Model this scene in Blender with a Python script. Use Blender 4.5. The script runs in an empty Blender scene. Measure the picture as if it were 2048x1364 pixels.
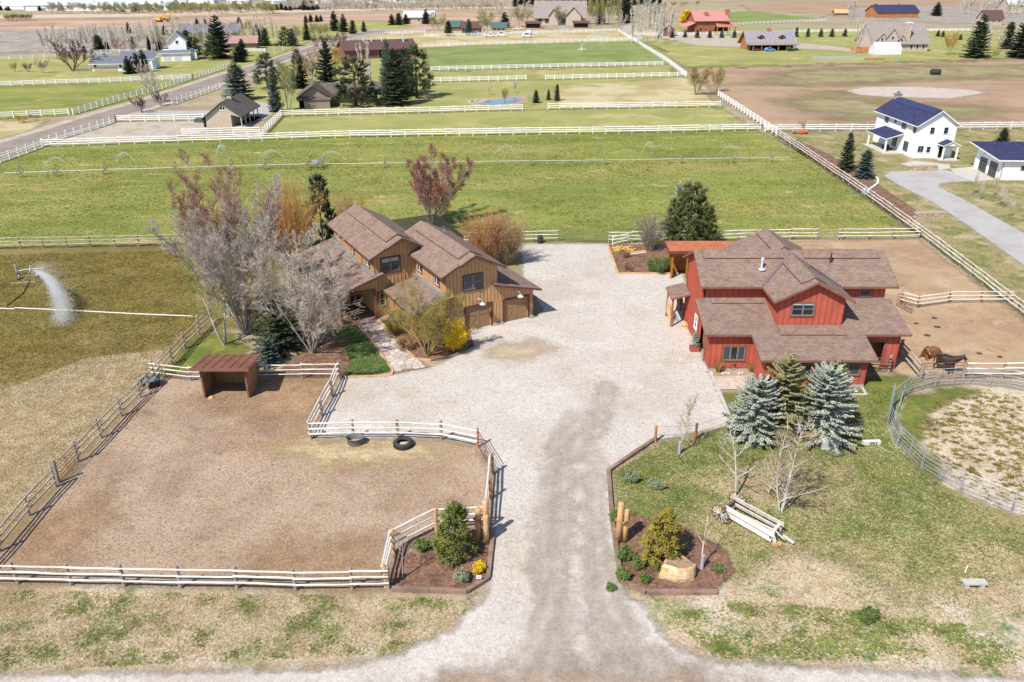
import bpy, math, random
import numpy as np
from mathutils import Vector, Matrix

random.seed(7); RS = np.random.RandomState(7)
scene = bpy.context.scene
col = scene.collection
R = math.radians

# ------------------------------------------------------------ camera, sky, sun, exposure
H, YH, F = 30.0, -60.0, 1604.0            # camera height (m), horizon row and focal length (px of the 2048 px photo)
PITCH = math.atan2(682 - YH, F); CP, SP = math.cos(PITCH), math.sin(PITCH)
cam_d = bpy.data.cameras.new('camera'); cam = bpy.data.objects.new('camera', cam_d); col.objects.link(cam)
cam.location = (0, 0, H); cam.rotation_euler = (math.pi / 2 - PITCH, 0, 0)
cam_d.sensor_width = 36; cam_d.lens = F / 2048 * 36; cam_d.clip_start = 0.5; cam_d.clip_end = 20000
scene.camera = cam

SUN_AZ, SUN_EL = 49.0, 50.0               # shadows run towards (cos az, sin az) on the ground
world = bpy.data.worlds.new('World'); scene.world = world; world.use_nodes = True
wn = world.node_tree; wn.nodes.clear()
sky = wn.nodes.new('ShaderNodeTexSky'); sky.sky_type = 'NISHITA'; sky.sun_disc = False
sky.sun_elevation = R(SUN_EL)
sky.sun_rotation = math.atan2(-math.cos(R(SUN_AZ)), -math.sin(R(SUN_AZ)))
sky.altitude = 1600; sky.air_density = 1.0; sky.dust_density = 1.5
bg = wn.nodes.new('ShaderNodeBackground'); bg.inputs['Strength'].default_value = 0.12
wo = wn.nodes.new('ShaderNodeOutputWorld')
wn.links.new(sky.outputs[0], bg.inputs[0]); wn.links.new(bg.outputs[0], wo.inputs[0])
sun_d = bpy.data.lights.new('sun', 'SUN'); sun_d.energy = 4.6; sun_d.angle = R(0.6); sun_d.color = (1.0, 0.94, 0.84)
sun = bpy.data.objects.new('sun', sun_d); col.objects.link(sun)
sdir = Vector((math.cos(R(SUN_AZ)) * math.cos(R(SUN_EL)), math.sin(R(SUN_AZ)) * math.cos(R(SUN_EL)), -math.sin(R(SUN_EL))))
sun.rotation_euler = sdir.to_track_quat('-Z', 'Y').to_euler(); sun.location = (-40, -40, 80)
scene.view_settings.view_transform = 'Standard'; scene.view_settings.look = 'None'
scene.view_settings.exposure = 0.44; scene.view_settings.gamma = 1.0
scene.render.engine = 'CYCLES'
scene.cycles.max_bounces = 4; scene.cycles.diffuse_bounces = 2; scene.cycles.glossy_bounces = 2; scene.cycles.transparent_max_bounces = 24

# ------------------------------------------------------------ where a point of the photo lies on the ground
def G(x, y, z=0.0):
    X = (x - 1024) / F; Y = -(y - 682) / F
    dx, dy, dz = X, CP + Y * SP, -SP + Y * CP
    t = (z - H) / dz
    return Vector((dx * t, dy * t, z))
def HT(x, yb, yt):                         # height (m) of something standing at (x, yb) whose top shows at yt
    b = G(x, yb); Y = -(yt - 682) / F
    dy, dz = CP + Y * SP, -SP + Y * CP
    return max(0.1, H + dz * b.y / dy)
def MPP(x, y):                             # metres per photo pixel across, at that ground point
    b = G(x, y); return (b.y * CP + H * SP) / F

# ------------------------------------------------------------ mesh helpers
def link(o, parent=None):
    col.objects.link(o)
    if parent is not None: o.parent = parent
    return o
def empty(name, loc=(0, 0, 0), rz=0.0):
    o = bpy.data.objects.new(name, None); o.location = loc; o.rotation_euler = (0, 0, rz); o.empty_display_size = 0.2
    return link(o)
def tag(o, label=None, cat=None, group=None, kind=None):
    if label: o['label'] = label
    if cat: o['category'] = cat
    if group: o['group'] = group
    if kind: o['kind'] = kind
    return o
def thing(name, label, cat, loc=(0, 0, 0), rz=0.0, group=None):
    return tag(empty(name, loc, rz), label, cat, group)
def copy_tree(o, parent=None):
    c = o.copy(); col.objects.link(c); c.parent = parent
    for ch in list(o.children): copy_tree(ch, c)
    return c
def npmesh(name, V, Fc, mat, smooth=False):
    V = np.asarray(V, dtype=np.float32); Fc = np.asarray(Fc, dtype=np.int32)
    me = bpy.data.meshes.new(name); n, k = Fc.shape
    me.vertices.add(len(V)); me.vertices.foreach_set('co', V.ravel())
    me.loops.add(n * k); me.loops.foreach_set('vertex_index', Fc.ravel())
    me.polygons.add(n); me.polygons.foreach_set('loop_start', np.arange(0, n * k, k, dtype=np.int32))
    if smooth: me.polygons.foreach_set('use_smooth', np.ones(n, dtype=bool))
    me.update(calc_edges=True); me.materials.append(mat)
    return me
def npobj(name, V, Fc, mat, parent=None, smooth=False):
    return link(bpy.data.objects.new(name, npmesh(name, V, Fc, mat, smooth)), parent)
class MB:
    def __init__(s): s.v = []; s.f = []; s.m = []
    def add(s, vs, fs, mi=0):
        n = len(s.v); s.v += [tuple(v) for v in vs]
        for f in fs: s.f.append(tuple(i + n for i in f)); s.m.append(mi)
        return s
    def box(s, c, size, rz=0.0, mi=0, rot=None):
        hx, hy, hz = size[0] / 2, size[1] / 2, size[2] / 2
        M = rot if rot is not None else Matrix.Rotation(rz, 3, 'Z'); c = Vector(c)
        vs = [c + M @ Vector((x * hx, y * hy, z * hz)) for z in (-1, 1) for y in (-1, 1) for x in (-1, 1)]
        return s.add(vs, [(0, 2, 3, 1), (4, 5, 7, 6), (0, 1, 5, 4), (2, 6, 7, 3), (0, 4, 6, 2), (1, 3, 7, 5)], mi)
    def b(s, x0, x1, y0, y1, z0, z1, mi=0):
        return s.box(((x0 + x1) / 2, (y0 + y1) / 2, (z0 + z1) / 2), (x1 - x0, y1 - y0, z1 - z0), mi=mi)
    def beam(s, p, q, w, h, mi=0):
        p, q = Vector(p), Vector(q); d = q - p; L = d.length
        if L < 1e-6: return s
        x = d / L; up = Vector((0, 0, 1)) if abs(x.z) < .95 else Vector((0, 1, 0))
        y = up.cross(x).normalized(); z = x.cross(y); M = Matrix((x, y, z)).transposed()
        return s.box((p + q) / 2, (L, w, h), rot=M, mi=mi)
    def tube(s, pts, rad, n=6, mi=0, cap=True):
        pts = [Vector(p) for p in pts]; k = len(pts)
        rad = rad if hasattr(rad, '__len__') else [rad] * k
        base = len(s.v)
        for i, p in enumerate(pts):
            d = (pts[min(i + 1, k - 1)] - pts[max(i - 1, 0)]).normalized()
            a = Vector((0, 0, 1)) if abs(d.z) < .9 else Vector((1, 0, 0))
            u = a.cross(d).normalized(); w = d.cross(u)
            for j in range(n):
                t = 2 * math.pi * j / n
                s.v.append(tuple(p + (u * math.cos(t) + w * math.sin(t)) * rad[i]))
        for i in range(k - 1):
            for j in range(n):
                a = base + i * n + j; b_ = base + i * n + (j + 1) % n
                s.f.append((a, b_, b_ + n, a + n)); s.m.append(mi)
        if cap:
            s.f.append(tuple(base + j for j in reversed(range(n)))); s.m.append(mi)
            s.f.append(tuple(base + (k - 1) * n + j for j in range(n))); s.m.append(mi)
        return s
    def lathe(s, prof, n=16, c=(0, 0, 0), mi=0):   # prof: (radius, z)
        base = len(s.v); c = Vector(c)
        for r, z in prof:
            for j in range(n):
                t = 2 * math.pi * j / n; s.v.append((c.x + r * math.cos(t), c.y + r * math.sin(t), c.z + z))
        for i in range(len(prof) - 1):
            for j in range(n):
                a = base + i * n + j; b_ = base + i * n + (j + 1) % n
                s.f.append((a, b_, b_ + n, a + n)); s.m.append(mi)
        return s
    def slab(s, pts, t, mi=0, mside=0, down=None):  # polygon (counter-clockwise from outside) thickened backwards
        pts = [Vector(p) for p in pts]; n = len(pts)
        if down is None:
            nv = Vector((0, 0, 0))
            for i in range(n): nv += pts[i].cross(pts[(i + 1) % n])
            down = -nv.normalized()
        q = [p + Vector(down) * t for p in pts]; b0 = len(s.v)
        s.v += [tuple(p) for p in pts + q]
        s.f.append(tuple(b0 + i for i in range(n))); s.m.append(mi)
        s.f.append(tuple(b0 + n + i for i in reversed(range(n)))); s.m.append(mside)
        for i in range(n):
            j = (i + 1) % n; s.f.append((b0 + i, b0 + n + i, b0 + n + j, b0 + j)); s.m.append(mside)
        return s
    def mesh(s, name, mats, smooth=False):
        me = bpy.data.meshes.new(name); me.from_pydata(s.v, [], s.f)
        mats = mats if isinstance(mats, (list, tuple)) else [mats]
        for m in mats: me.materials.append(m)
        if len(mats) > 1: me.polygons.foreach_set('material_index', s.m)
        if smooth: me.polygons.foreach_set('use_smooth', [True] * len(me.polygons))
        me.update(); return me
    def build(s, name, mats, parent=None, smooth=False):
        return link(bpy.data.objects.new(name, s.mesh(name, mats, smooth)), parent)

# ------------------------------------------------------------ materials
def lin(c):
    return tuple(((v / 255) / 12.92 if v / 255 <= .04045 else (((v / 255) + .055) / 1.055) ** 2.4) for v in c)
KA = 0.62                                   # from a sunlit tone in the photograph to the surface's own reflectance
def A(r, g, b, k=1.0):
    c = lin((r, g, b)); lum = .3 * c[0] + .6 * c[1] + .1 * c[2]; lift = .035 * min(1, lum / .08)
    return tuple(min(.92, (v * 1.08 + lift) * KA * k) for v in c) + (1,)
class NT:
    def __init__(s, name):
        s.mat = bpy.data.materials.new(name); s.mat.use_nodes = True; s.t = s.mat.node_tree
        s.bsdf = s.t.nodes['Principled BSDF']; s.out = s.t.nodes['Material Output']
        s.bsdf.inputs['Roughness'].default_value = .85; s.bsdf.inputs['Specular IOR Level'].default_value = .2
        s._pos = None
    def n(s, ty, **kw):
        nd = s.t.nodes.new(ty)
        for k, v in kw.items(): setattr(nd, k, v)
        return nd
    def l(s, a, b): s.t.links.new(a, b)
    def pos(s):
        if s._pos is None: s._pos = s.n('ShaderNodeNewGeometry').outputs['Position']
        return s._pos
    def obj(s): return s.n('ShaderNodeTexCoord').outputs['Object']
    def scale(s, vec, sc):
        m = s.n('ShaderNodeMapping'); m.inputs['Scale'].default_value = sc; s.l(vec, m.inputs[0]); return m.outputs[0]
    def noise(s, sc, detail=4, rough=.6, vec=None, dist=0.0):
        nd = s.n('ShaderNodeTexNoise'); nd.inputs['Scale'].default_value = sc; nd.inputs['Detail'].default_value = detail
        nd.inputs['Roughness'].default_value = rough; nd.inputs['Distortion'].default_value = dist
        s.l(vec if vec is not None else s.pos(), nd.inputs['Vector']); return nd.outputs[0]
    def ramp(s, v, lo, hi, a=0.0, b=1.0):
        m = s.n('ShaderNodeMapRange', interpolation_type='SMOOTHSTEP'); m.inputs['From Min'].default_value = lo; m.inputs['From Max'].default_value = hi
        m.inputs['To Min'].default_value = a; m.inputs['To Max'].default_value = b; s.l(v, m.inputs['Value']); return m.outputs[0]
    def math(s, op, a, b):
        m = s.n('ShaderNodeMath', operation=op)
        for i, v in enumerate((a, b)):
            if isinstance(v, (int, float)): m.inputs[i].default_value = v
            else: s.l(v, m.inputs[i])
        return m.outputs[0]
    def mix(s, fac, a, b, mode='MIX'):
        m = s.n('ShaderNodeMix', data_type='RGBA', blend_type=mode)
        for i, v in ((0, fac), (6, a), (7, b)):
            if isinstance(v, (int, float)): m.inputs[i].default_value = v
            elif isinstance(v, tuple): m.inputs[i].default_value = v
            else: s.l(v, m.inputs[i])
        return m.outputs[2]
    def color(s, c):
        if isinstance(c, tuple): s.bsdf.inputs['Base Color'].default_value = c
        else: s.l(c, s.bsdf.inputs['Base Color'])
        return s
    def bump(s, h, strength=.5, dist=.02):
        b = s.n('ShaderNodeBump'); b.inputs['Strength'].default_value = strength; b.inputs['Distance'].default_value = dist
        s.l(h, b.inputs['Height']); s.l(b.outputs[0], s.bsdf.inputs['Normal']); return s
    def rough(s, r, spec=None, metal=None):
        s.bsdf.inputs['Roughness'].default_value = r
        if spec is not None: s.bsdf.inputs['Specular IOR Level'].default_value = spec
        if metal is not None: s.bsdf.inputs['Metallic'].default_value = metal
        return s

OPAQUE = {}
def ground_mat(name, base, layers, edge=None, bump=(14, .6, .05), fine=.22):
    m = _ground_mat(name, base, layers, edge, bump, fine)
    if edge: OPAQUE[m.name] = (_ground_mat(name + '_inner', base, layers, None, bump, fine), edge[0] * 1.25 + edge[1] + .02)
    return m
def _ground_mat(name, base, layers, edge, bump, fine):
    """base colour, then layers of (colour, noise scale, lo, hi, strength[, stretch]); edge=(ragged amplitude m, softness m, noise scale)"""
    t = NT(name); c = base
    for i, ly in enumerate(layers):
        cc, sc, lo, hi, st = ly[:5]
        vec = t.scale(t.pos(), ly[5]) if len(ly) > 5 else None
        off = t.n('ShaderNodeVectorMath', operation='ADD'); t.l(vec if vec is not None else t.pos(), off.inputs[0]); off.inputs[1].default_value = (i * 37.1, i * 11.3, i * 5.0)
        f = t.ramp(t.noise(sc, 3, .66, off.outputs[0]), lo, hi, 0, st)
        c = t.mix(f, c, cc)
    g = t.noise(5.5, 3, .8)
    v = t.math('MULTIPLY', t.ramp(g, .3, .7, 1 - fine, 1 + fine), t.ramp(t.noise(17, 2, .8), .3, .7, 1 - fine * 1.2, 1 + fine * 1.2))
    hs = t.n('ShaderNodeHueSaturation'); t.l(v, hs.inputs['Value'])
    if isinstance(c, tuple): hs.inputs['Color'].default_value = c
    else: t.l(c, hs.inputs['Color'])
    t.color(hs.outputs[0]); t.rough(.95, .1)
    if bump: t.bump(t.noise(bump[0], 2, .7), bump[1], bump[2])
    if edge:
        at = t.n('ShaderNodeAttribute', attribute_name='sd')
        nz = t.noise(edge[2], 4, .65)
        e = t.math('ADD', at.outputs['Fac'], t.math('MULTIPLY', t.math('SUBTRACT', nz, .5), edge[0] * 2.4))
        f = t.ramp(e, -edge[1], edge[1])
        tr = t.n('ShaderNodeBsdfTransparent'); mx = t.n('ShaderNodeMixShader')
        t.l(f, mx.inputs[0]); t.l(tr.outputs[0], mx.inputs[1]); t.l(t.bsdf.outputs[0], mx.inputs[2]); t.l(mx.outputs[0], t.out.inputs['Surface'])
    return t.mat
def plain(name, c, r=.8, spec=.25, metal=0, var=.12, sc=6.0, bump=0.0):
    t = NT(name)
    if var:
        v = t.ramp(t.noise(sc, 5, .65), .3, .7, 1 - var, 1 + var)
        hs = t.n('ShaderNodeHueSaturation'); hs.inputs['Color'].default_value = c; t.l(v, hs.inputs['Value']); t.color(hs.outputs[0])
    else: t.color(c)
    t.rough(r, spec, metal)
    if bump: t.bump(t.noise(sc * 5, 4, .7), bump, .02)
    return t.mat
def leafmat(name, c1, c2, sc=1.5, transl=.25, r=.7):
    """foliage: tone differs between clumps; a little light passes through"""
    t = NT(name)
    f = t.ramp(t.noise(sc, 4, .6), .35, .65)
    f2 = t.ramp(t.noise(sc * 9, 3, .6), .3, .7, .72, 1.28)
    hs = t.n('ShaderNodeHueSaturation'); t.l(t.mix(f, c1, c2), hs.inputs['Color']); t.l(f2, hs.inputs['Value'])
    t.color(hs.outputs[0]); t.rough(r, .15)
    if transl:
        tl = t.n('ShaderNodeBsdfTranslucent'); t.l(hs.outputs[0], tl.inputs[0]); mx = t.n('ShaderNodeMixShader'); mx.inputs[0].default_value = transl
        t.l(t.bsdf.outputs[0], mx.inputs[1]); t.l(tl.outputs[0], mx.inputs[2]); t.l(mx.outputs[0], t.out.inputs['Surface'])
    return t.mat
def woodmat(name, c1, c2, sc=(1, 14, 14), r=.85, var=.35):
    t = NT(name); v = t.scale(t.obj(), sc)
    f = t.ramp(t.noise(2.2, 5, .7, v), .3, .7)
    w = t.ramp(t.noise(.9, 4, .6), .35, .65, 1 - var * .5, 1 + var * .5)
    hs = t.n('ShaderNodeHueSaturation'); t.l(t.mix(f, c1, c2), hs.inputs['Color']); t.l(w, hs.inputs['Value'])
    t.color(hs.outputs[0]); t.rough(r, .15); return t.mat
def shingle(name, c1, c2, c3):
    t = NT(name); uv = t.n('ShaderNodeUVMap', uv_map='UVMap').outputs[0]
    br = t.n('ShaderNodeTexBrick'); br.offset = .5; br.squash = 1
    br.inputs['Color1'].default_value = c1; br.inputs['Color2'].default_value = c2; br.inputs['Mortar'].default_value = c3
    br.inputs['Scale'].default_value = 1; br.inputs['Mortar Size'].default_value = .018; br.inputs['Mortar Smooth'].default_value = .2
    br.inputs['Bias'].default_value = 0; br.inputs['Brick Width'].default_value = .33; br.inputs['Row Height'].default_value = .16
    t.l(uv, br.inputs['Vector'])
    v = t.ramp(t.noise(1.1, 5, .65), .3, .7, .86, 1.12)
    hs = t.n('ShaderNodeHueSaturation'); t.l(br.outputs['Color'], hs.inputs['Color']); t.l(v, hs.inputs['Value']); t.color(hs.outputs[0])
    t.rough(.95, .1); t.bump(t.math('SUBTRACT', 1.0, br.outputs['Fac']), .5, .015); return t.mat

M = {}
M['roof'] = shingle('brown_shingles', A(176, 148, 132), A(150, 124, 111), A(112, 92, 84))
M['roof_grey'] = shingle('grey_shingles', A(136, 124, 116), A(112, 102, 96), A(84, 76, 72))
M['roof_navy'] = shingle('navy_shingles', A(74, 80, 126), A(50, 54, 96), A(38, 40, 74))
M['roof_maroon'] = shingle('maroon_shingles', A(128, 92, 88), A(110, 76, 72), A(84, 58, 56))
M['red_wall'] = woodmat('barn_red_paint', A(210, 104, 80), A(200, 94, 72), (3, 3, .6), var=.16)
M['red_batten'] = woodmat('barn_red_batten_paint', A(198, 92, 70), A(182, 80, 60), (3, 3, .6), var=.16)
M['fascia'] = woodmat('brown_trim_paint', A(158, 106, 84), A(140, 90, 70), (2, 2, 2), var=.2)
M['dtrim'] = woodmat('dark_brown_trim_paint', A(122, 78, 60), A(102, 62, 48), (2, 2, 2), var=.2)
M['tan_wall'] = woodmat('tan_board_stain', A(232, 186, 134), A(216, 166, 114), (3, 3, .6), var=.12)
M['tan_batten'] = woodmat('tan_batten_stain', A(212, 164, 112), A(192, 142, 92), (3, 3, .6), var=.12)
M['door_tan'] = woodmat('tan_door_paint', A(184, 144, 104), A(170, 130, 92), (2, 2, 2), var=.12)
M['white'] = plain('white_paint', A(248, 248, 248, 1.2), .6, .3, var=.05)
M['white_wall'] = plain('white_stucco', A(250, 250, 250, 1.25), .8, .2, var=.04, sc=1.0)
M['rail'] = woodmat('weathered_pale_rail', A(246, 240, 232, 1.2), A(220, 210, 202), (1, 9, 9), var=.3)
M['post'] = woodmat('weathered_grey_post', A(190, 176, 166), A(150, 134, 124), (9, 9, 1), var=.4)
M['post_new'] = woodmat('orange_new_post', A(212, 156, 100), A(184, 124, 70), (9, 9, 1), var=.3)
M['rail_grey'] = woodmat('grey_brown_rail', A(216, 202, 186), A(180, 164, 148), (1, 9, 9), var=.3)
M['log'] = woodmat('peeled_log', A(240, 200, 150), A(214, 160, 104), (7, 7, .8), var=.3)
M['timber'] = woodmat('old_timber', A(176, 146, 128), A(130, 100, 86), (1, 12, 12), var=.4)
M['pole_far'] = plain('far_white_rail', A(250, 248, 244, 1.3), .8, .1, var=.06)
M['steel'] = plain('galvanised_steel', A(196, 204, 214), .45, .5, .35, var=.1)
M['rust'] = plain('rusty_red_steel', A(140, 84, 66), .7, .3, .2, var=.2)
M['black'] = plain('black_rubber', A(60, 58, 58), .7, .3, var=.15)
M['dark'] = plain('shade_and_door_black', (0.012, 0.010, 0.009, 1), .9, .1, var=0)  # near-black: paints in shade at bays, porch and recess; also doors
M['conc'] = plain('concrete', A(214, 208, 200), .9, .1, var=.08, sc=2, bump=.2)
M['found'] = plain('grey_foundation', A(186, 190, 196), .9, .1, var=.08)
M['sash'] = plain('grey_blue_sash', A(142, 148, 160), .5, .4, var=.05)
M['grass_dry'] = leafmat('straw_plume', A(226, 180, 120), A(208, 170, 100), 3)
t = NT('window_glass'); t.color((0.018, 0.021, 0.026, 1)).rough(.06, .8); M['glass'] = t.mat
t = NT('screened_glass'); t.color((0.055, 0.060, 0.068, 1)).rough(.35, .5); M['screen'] = t.mat
t = NT('blind'); t.color(A(220, 226, 224, .8)).rough(.7); M['blind'] = t.mat
t = NT('water'); t.color((0.10, 0.16, 0.22, 1)).rough(.08, .6); M['water'] = t.mat
t = NT('pale_enamel'); t.color(A(226, 234, 246, 1.05)).rough(.3, .5); M['enamel'] = t.mat
M['orange_metal'] = woodmat('rust_orange_roof_sheet', A(206, 124, 84), A(186, 104, 68), (1, 1, 1), var=.2)
M['brown_metal'] = woodmat('brown_roof_sheet', A(146, 96, 74), A(128, 82, 64), (1, 1, 1), var=.2)
M['shed_wood'] = woodmat('shelter_plywood', A(186, 142, 100), A(166, 122, 84), (1, 1, 5), var=.25)
M['amber_wood'] = woodmat('amber_wood', A(196, 128, 48), A(164, 98, 34), (4, 4, .6), var=.25)

# ------------------------------------------------------------ ground, roads, fields
def poly_sd(P, X, Y):
    """signed distance (inside > 0) of grid points to polygon P (n,2)"""
    d2 = np.full(X.shape, 1e18); ins = np.zeros(X.shape, bool); n = len(P)
    for i in range(n):
        ax, ay = P[i]; bx, by = P[(i + 1) % n]; ex, ey = bx - ax, by - ay
        L = ex * ex + ey * ey + 1e-12
        tt = np.clip(((X - ax) * ex + (Y - ay) * ey) / L, 0, 1)
        d2 = np.minimum(d2, (X - ax - tt * ex) ** 2 + (Y - ay - tt * ey) ** 2)
        c = ((ay > Y) != (by > Y)) & (X < (bx - ax) * (Y - ay) / (by - ay + 1e-12) + ax)
        ins ^= c
    d = np.sqrt(d2); return np.where(ins, d, -d)
def sheet(name, px, z, mat, res=.6, soft=.8, kind='structure', world=None, label=None):
    P = np.array([tuple(G(x, y)[:2]) for x, y in px]) if world is None else np.array(world, float)
    if mat.name in OPAQUE: soft = max(soft, OPAQUE[mat.name][1] * .9)
    lo, hi = P.min(0) - soft, P.max(0) + soft
    nx, ny = max(2, int((hi[0] - lo[0]) / res) + 2), max(2, int((hi[1] - lo[1]) / res) + 2)
    xs = np.linspace(lo[0], hi[0], nx); ys = np.linspace(lo[1], hi[1], ny)
    X, Y = np.meshgrid(xs, ys); sd = poly_sd(P, X, Y)
    idx = np.arange(nx * ny).reshape(ny, nx)
    Q = np.stack([idx[:-1, :-1], idx[:-1, 1:], idx[1:, 1:], idx[1:, :-1]], -1).reshape(-1, 4)
    keep = (sd.ravel()[Q].max(1) > -soft); Q = Q[keep]
    used = np.unique(Q); remap = np.zeros(nx * ny, np.int32); remap[used] = np.arange(len(used))
    V = np.stack([X.ravel()[used], Y.ravel()[used], np.full(len(used), z)], 1)
    o = npobj(name, V, remap[Q], mat)
    if mat.name in OPAQUE:
        inner, marg = OPAQUE[mat.name]; o.data.materials.append(inner)
        o.data.polygons.foreach_set('material_index', (sd.ravel()[Q].min(1) > marg).astype(np.int32))
    a = o.data.attributes.new('sd', 'FLOAT', 'POINT'); a.data.foreach_set('value', sd.ravel()[used].astype(np.float32))
    tag(o, label, None, None, kind); return o
def flat(name, px, z, mat, world=None, parent=None, thick=0.0):
    P = [G(x, y) for x, y in px] if world is None else [Vector((p[0], p[1], 0)) for p in world]
    P = [Vector((p.x, p.y, z)) for p in P]
    ar = sum(P[i].x * P[(i + 1) % len(P)].y - P[(i + 1) % len(P)].x * P[i].y for i in range(len(P)))
    if ar < 0: P.reverse()
    mb = MB()
    if thick: mb.slab(P, thick, down=(0, 0, -1))
    else: mb.add(P, [tuple(range(len(P)))])
    o = mb.build(name, mat, parent)
    if parent is None: tag(o, kind='structure')
    return o

g_base = ground_mat('dry_valley_floor', A(186, 168, 140), [(A(160, 146, 116), .02, .4, .62, .8), (A(150, 150, 100), .035, .5, .7, .7), (A(206, 188, 162), .15, .5, .7, .6)], bump=(3, .5, .1))
n = 12000
ground = MB().add([(-n, -60, 0), (n, -60, 0), (n, n, 0), (-n, n, 0)], [(0, 1, 2, 3)]).build('ground', g_base); tag(ground, kind='structure')

GREEN1, GREEN2, GREEN3 = A(128, 142, 66), A(104, 122, 48), A(160, 160, 84)
TAN1, TAN2 = A(206, 186, 152), A(184, 162, 120)
e1 = (.5, .45, .9)
m_pasture = ground_mat('irrigated_pasture', A(152, 158, 72), [(A(124, 138, 52), .05, .42, .62, .9, (.5, 1.6, 1)), (A(176, 164, 92), .07, .46, .68, .85, (.5, 1.3, 1)), (A(204, 184, 122), .3, .56, .70, .85, (.5, 1.2, 1)), (A(114, 126, 56), 1.1, .5, .72, .55)], edge=(1.0, .8, .5), bump=(7, .7, .09), fine=.2)
m_olive = ground_mat('olive_winter_pasture', A(150, 134, 70), [(A(122, 112, 52), .09, .42, .6, .9), (A(152, 128, 70), .22, .48, .66, .8), (A(116, 112, 44), .5, .5, .7, .6), (A(172, 148, 92), 1.3, .55, .72, .5)], edge=(1.6, 1.4, .35), bump=(7, .8, .09), fine=.26)
m_drygr = ground_mat('bleached_dry_grass', A(190, 164, 112), [(A(166, 140, 82), .16, .45, .62, .8), (A(214, 192, 154), .6, .46, .66, .7), (A(148, 128, 66), .5, .56, .7, .8), (A(150, 118, 92), .12, .58, .72, .6)], edge=(6.0, 7.0, .12), bump=(9, .7, .07), fine=.26)
m_verge = ground_mat('verge_straw_and_gravel', A(212, 192, 162), [(A(190, 164, 134), .25, .42, .62, .9), (A(222, 210, 194), .45, .5, .68, .9), (A(148, 154, 90), .38, .53, .66, .7), (A(96, 124, 58), .7, .55, .68, .8), (A(214, 190, 150), 1.8, .52, .7, .6)], edge=(1.2, .8, .5), bump=(11, .8, .06), fine=.28)
m_lawn = ground_mat('patchy_spring_lawn', A(168, 154, 104), [(A(122, 130, 58), .22, .44, .60, .9), (A(204, 182, 144), .2, .5, .64, .85), (A(102, 120, 50), .8, .52, .68, .75), (A(192, 172, 136), 1.8, .52, .66, .7), (A(188, 160, 134), .12, .56, .7, .8), (A(84, 100, 40), 3.5, .58, .7, .6)], edge=(.8, .5, .8), bump=(11, .8, .06), fine=.26)
m_lush = ground_mat('lush_lawn', A(126, 132, 44), [(A(100, 114, 34), .3, .42, .62, .8), (A(158, 154, 72), .5, .5, .68, .7), (A(92, 116, 40), 1.2, .5, .7, .5)], edge=(1.1, .9, .5), bump=(12, .6, .05), fine=.18)
m_dirt = ground_mat('paddock_dirt', A(196, 170, 146), [(A(170, 142, 118), .12, .42, .6, .9), (A(190, 164, 138), .2, .48, .66, .8), (A(176, 136, 92), .09, .55, .7, .8), (A(126, 96, 76), .33, .58, .72, .6), (A(208, 186, 160), 3.2, .6, .72, .5)], edge=(.5, .5, .9), bump=(10, .9, .06), fine=.2)
m_corral = ground_mat('corral_dirt', A(196, 166, 132), [(A(176, 142, 110), .14, .44, .62, .8), (A(214, 186, 156), .3, .5, .68, .7), (A(148, 116, 90), .3, .64, .74, .8)], edge=(.6, .5, .9), bump=(9, .8, .06), fine=.16)
m_gravel = ground_mat('pale_gravel', A(223, 214, 205), [(A(211, 199, 187), .10, .42, .64, .9), (A(231, 223, 215), .25, .5, .68, .8), (A(206, 186, 162), .16, .58, .72, .55), (A(186, 174, 164), 2.4, .5, .72, .4), (A(176, 166, 156), 9.0, .56, .7, .45)], edge=(.5, .3, 1.2), bump=(22, .7, .03), fine=.14)
m_track = ground_mat('damp_gravel', A(214, 200, 187), [(A(200, 183, 167), .4, .42, .64, .8), (A(224, 213, 203), .7, .5, .7, .7)], edge=(1.6, 1.0, .45), bump=(22, .6, .03), fine=.16)
m_road = ground_mat('valley_asphalt', A(166, 152, 142), [(A(150, 136, 128), .15, .42, .62, .8), (A(186, 174, 162), .5, .55, .7, .5)], edge=(.4, .4, .5), bump=None, fine=.1)
m_shoulder = ground_mat('road_shoulder', A(204, 192, 176), [(A(178, 162, 138), .3, .45, .65, .8)], edge=(.8, .8, .5), bump=None, fine=.15)
m_lotdrive = ground_mat('grey_drive', A(198, 194, 192), [(A(184, 178, 174), .3, .45, .65, .8)], edge=(.3, .3, .9), bump=(20, .4, .03), fine=.08)
m_soil = ground_mat('ploughed_brown_soil', A(190, 158, 130), [(A(170, 138, 112), .04, .42, .62, .9, (.6, 1.8, 1)), (A(196, 166, 142), .1, .5, .68, .8, (.6, 1.8, 1)), (A(150, 142, 96), .05, .56, .68, .8), (A(196, 170, 140), .2, .6, .74, .6)], edge=(2.5, 2.0, .2), bump=(4, .7, .1), fine=.18)
m_weeds = ground_mat('sparse_weedy_grass', A(168, 158, 110), [(A(150, 130, 100), .12, .45, .62, .9), (A(190, 172, 138), .2, .5, .66, .7), (A(142, 146, 82), .3, .54, .68, .7)], edge=(9, 9, .07), bump=(5, .6, .1), fine=.22)
m_mulch = ground_mat('bark_mulch', A(152, 112, 90), [(A(116, 82, 66), .9, .42, .62, .9), (A(182, 142, 114), 3.0, .5, .66, .8), (A(96, 70, 58), 6.0, .55, .7, .6)], edge=(.25, .2, 1.4), bump=(16, 1, .07), fine=.25)
m_bedgreen = ground_mat('ground_cover_soil', A(120, 100, 74), [(A(88, 112, 44), 1.0, .42, .58, .9), (A(66, 94, 34), 2.2, .5, .66, .8)], edge=(.25, .2, 1.4), bump=(14, 1, .08), fine=.25)
m_straw = ground_mat('scattered_straw', A(222, 200, 156), [(A(196, 170, 128), 1.6, .42, .62, .8, (.6, 2, 1))], edge=(2.0, 1.5, .6), bump=(14, .8, .05), fine=.2)
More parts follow.
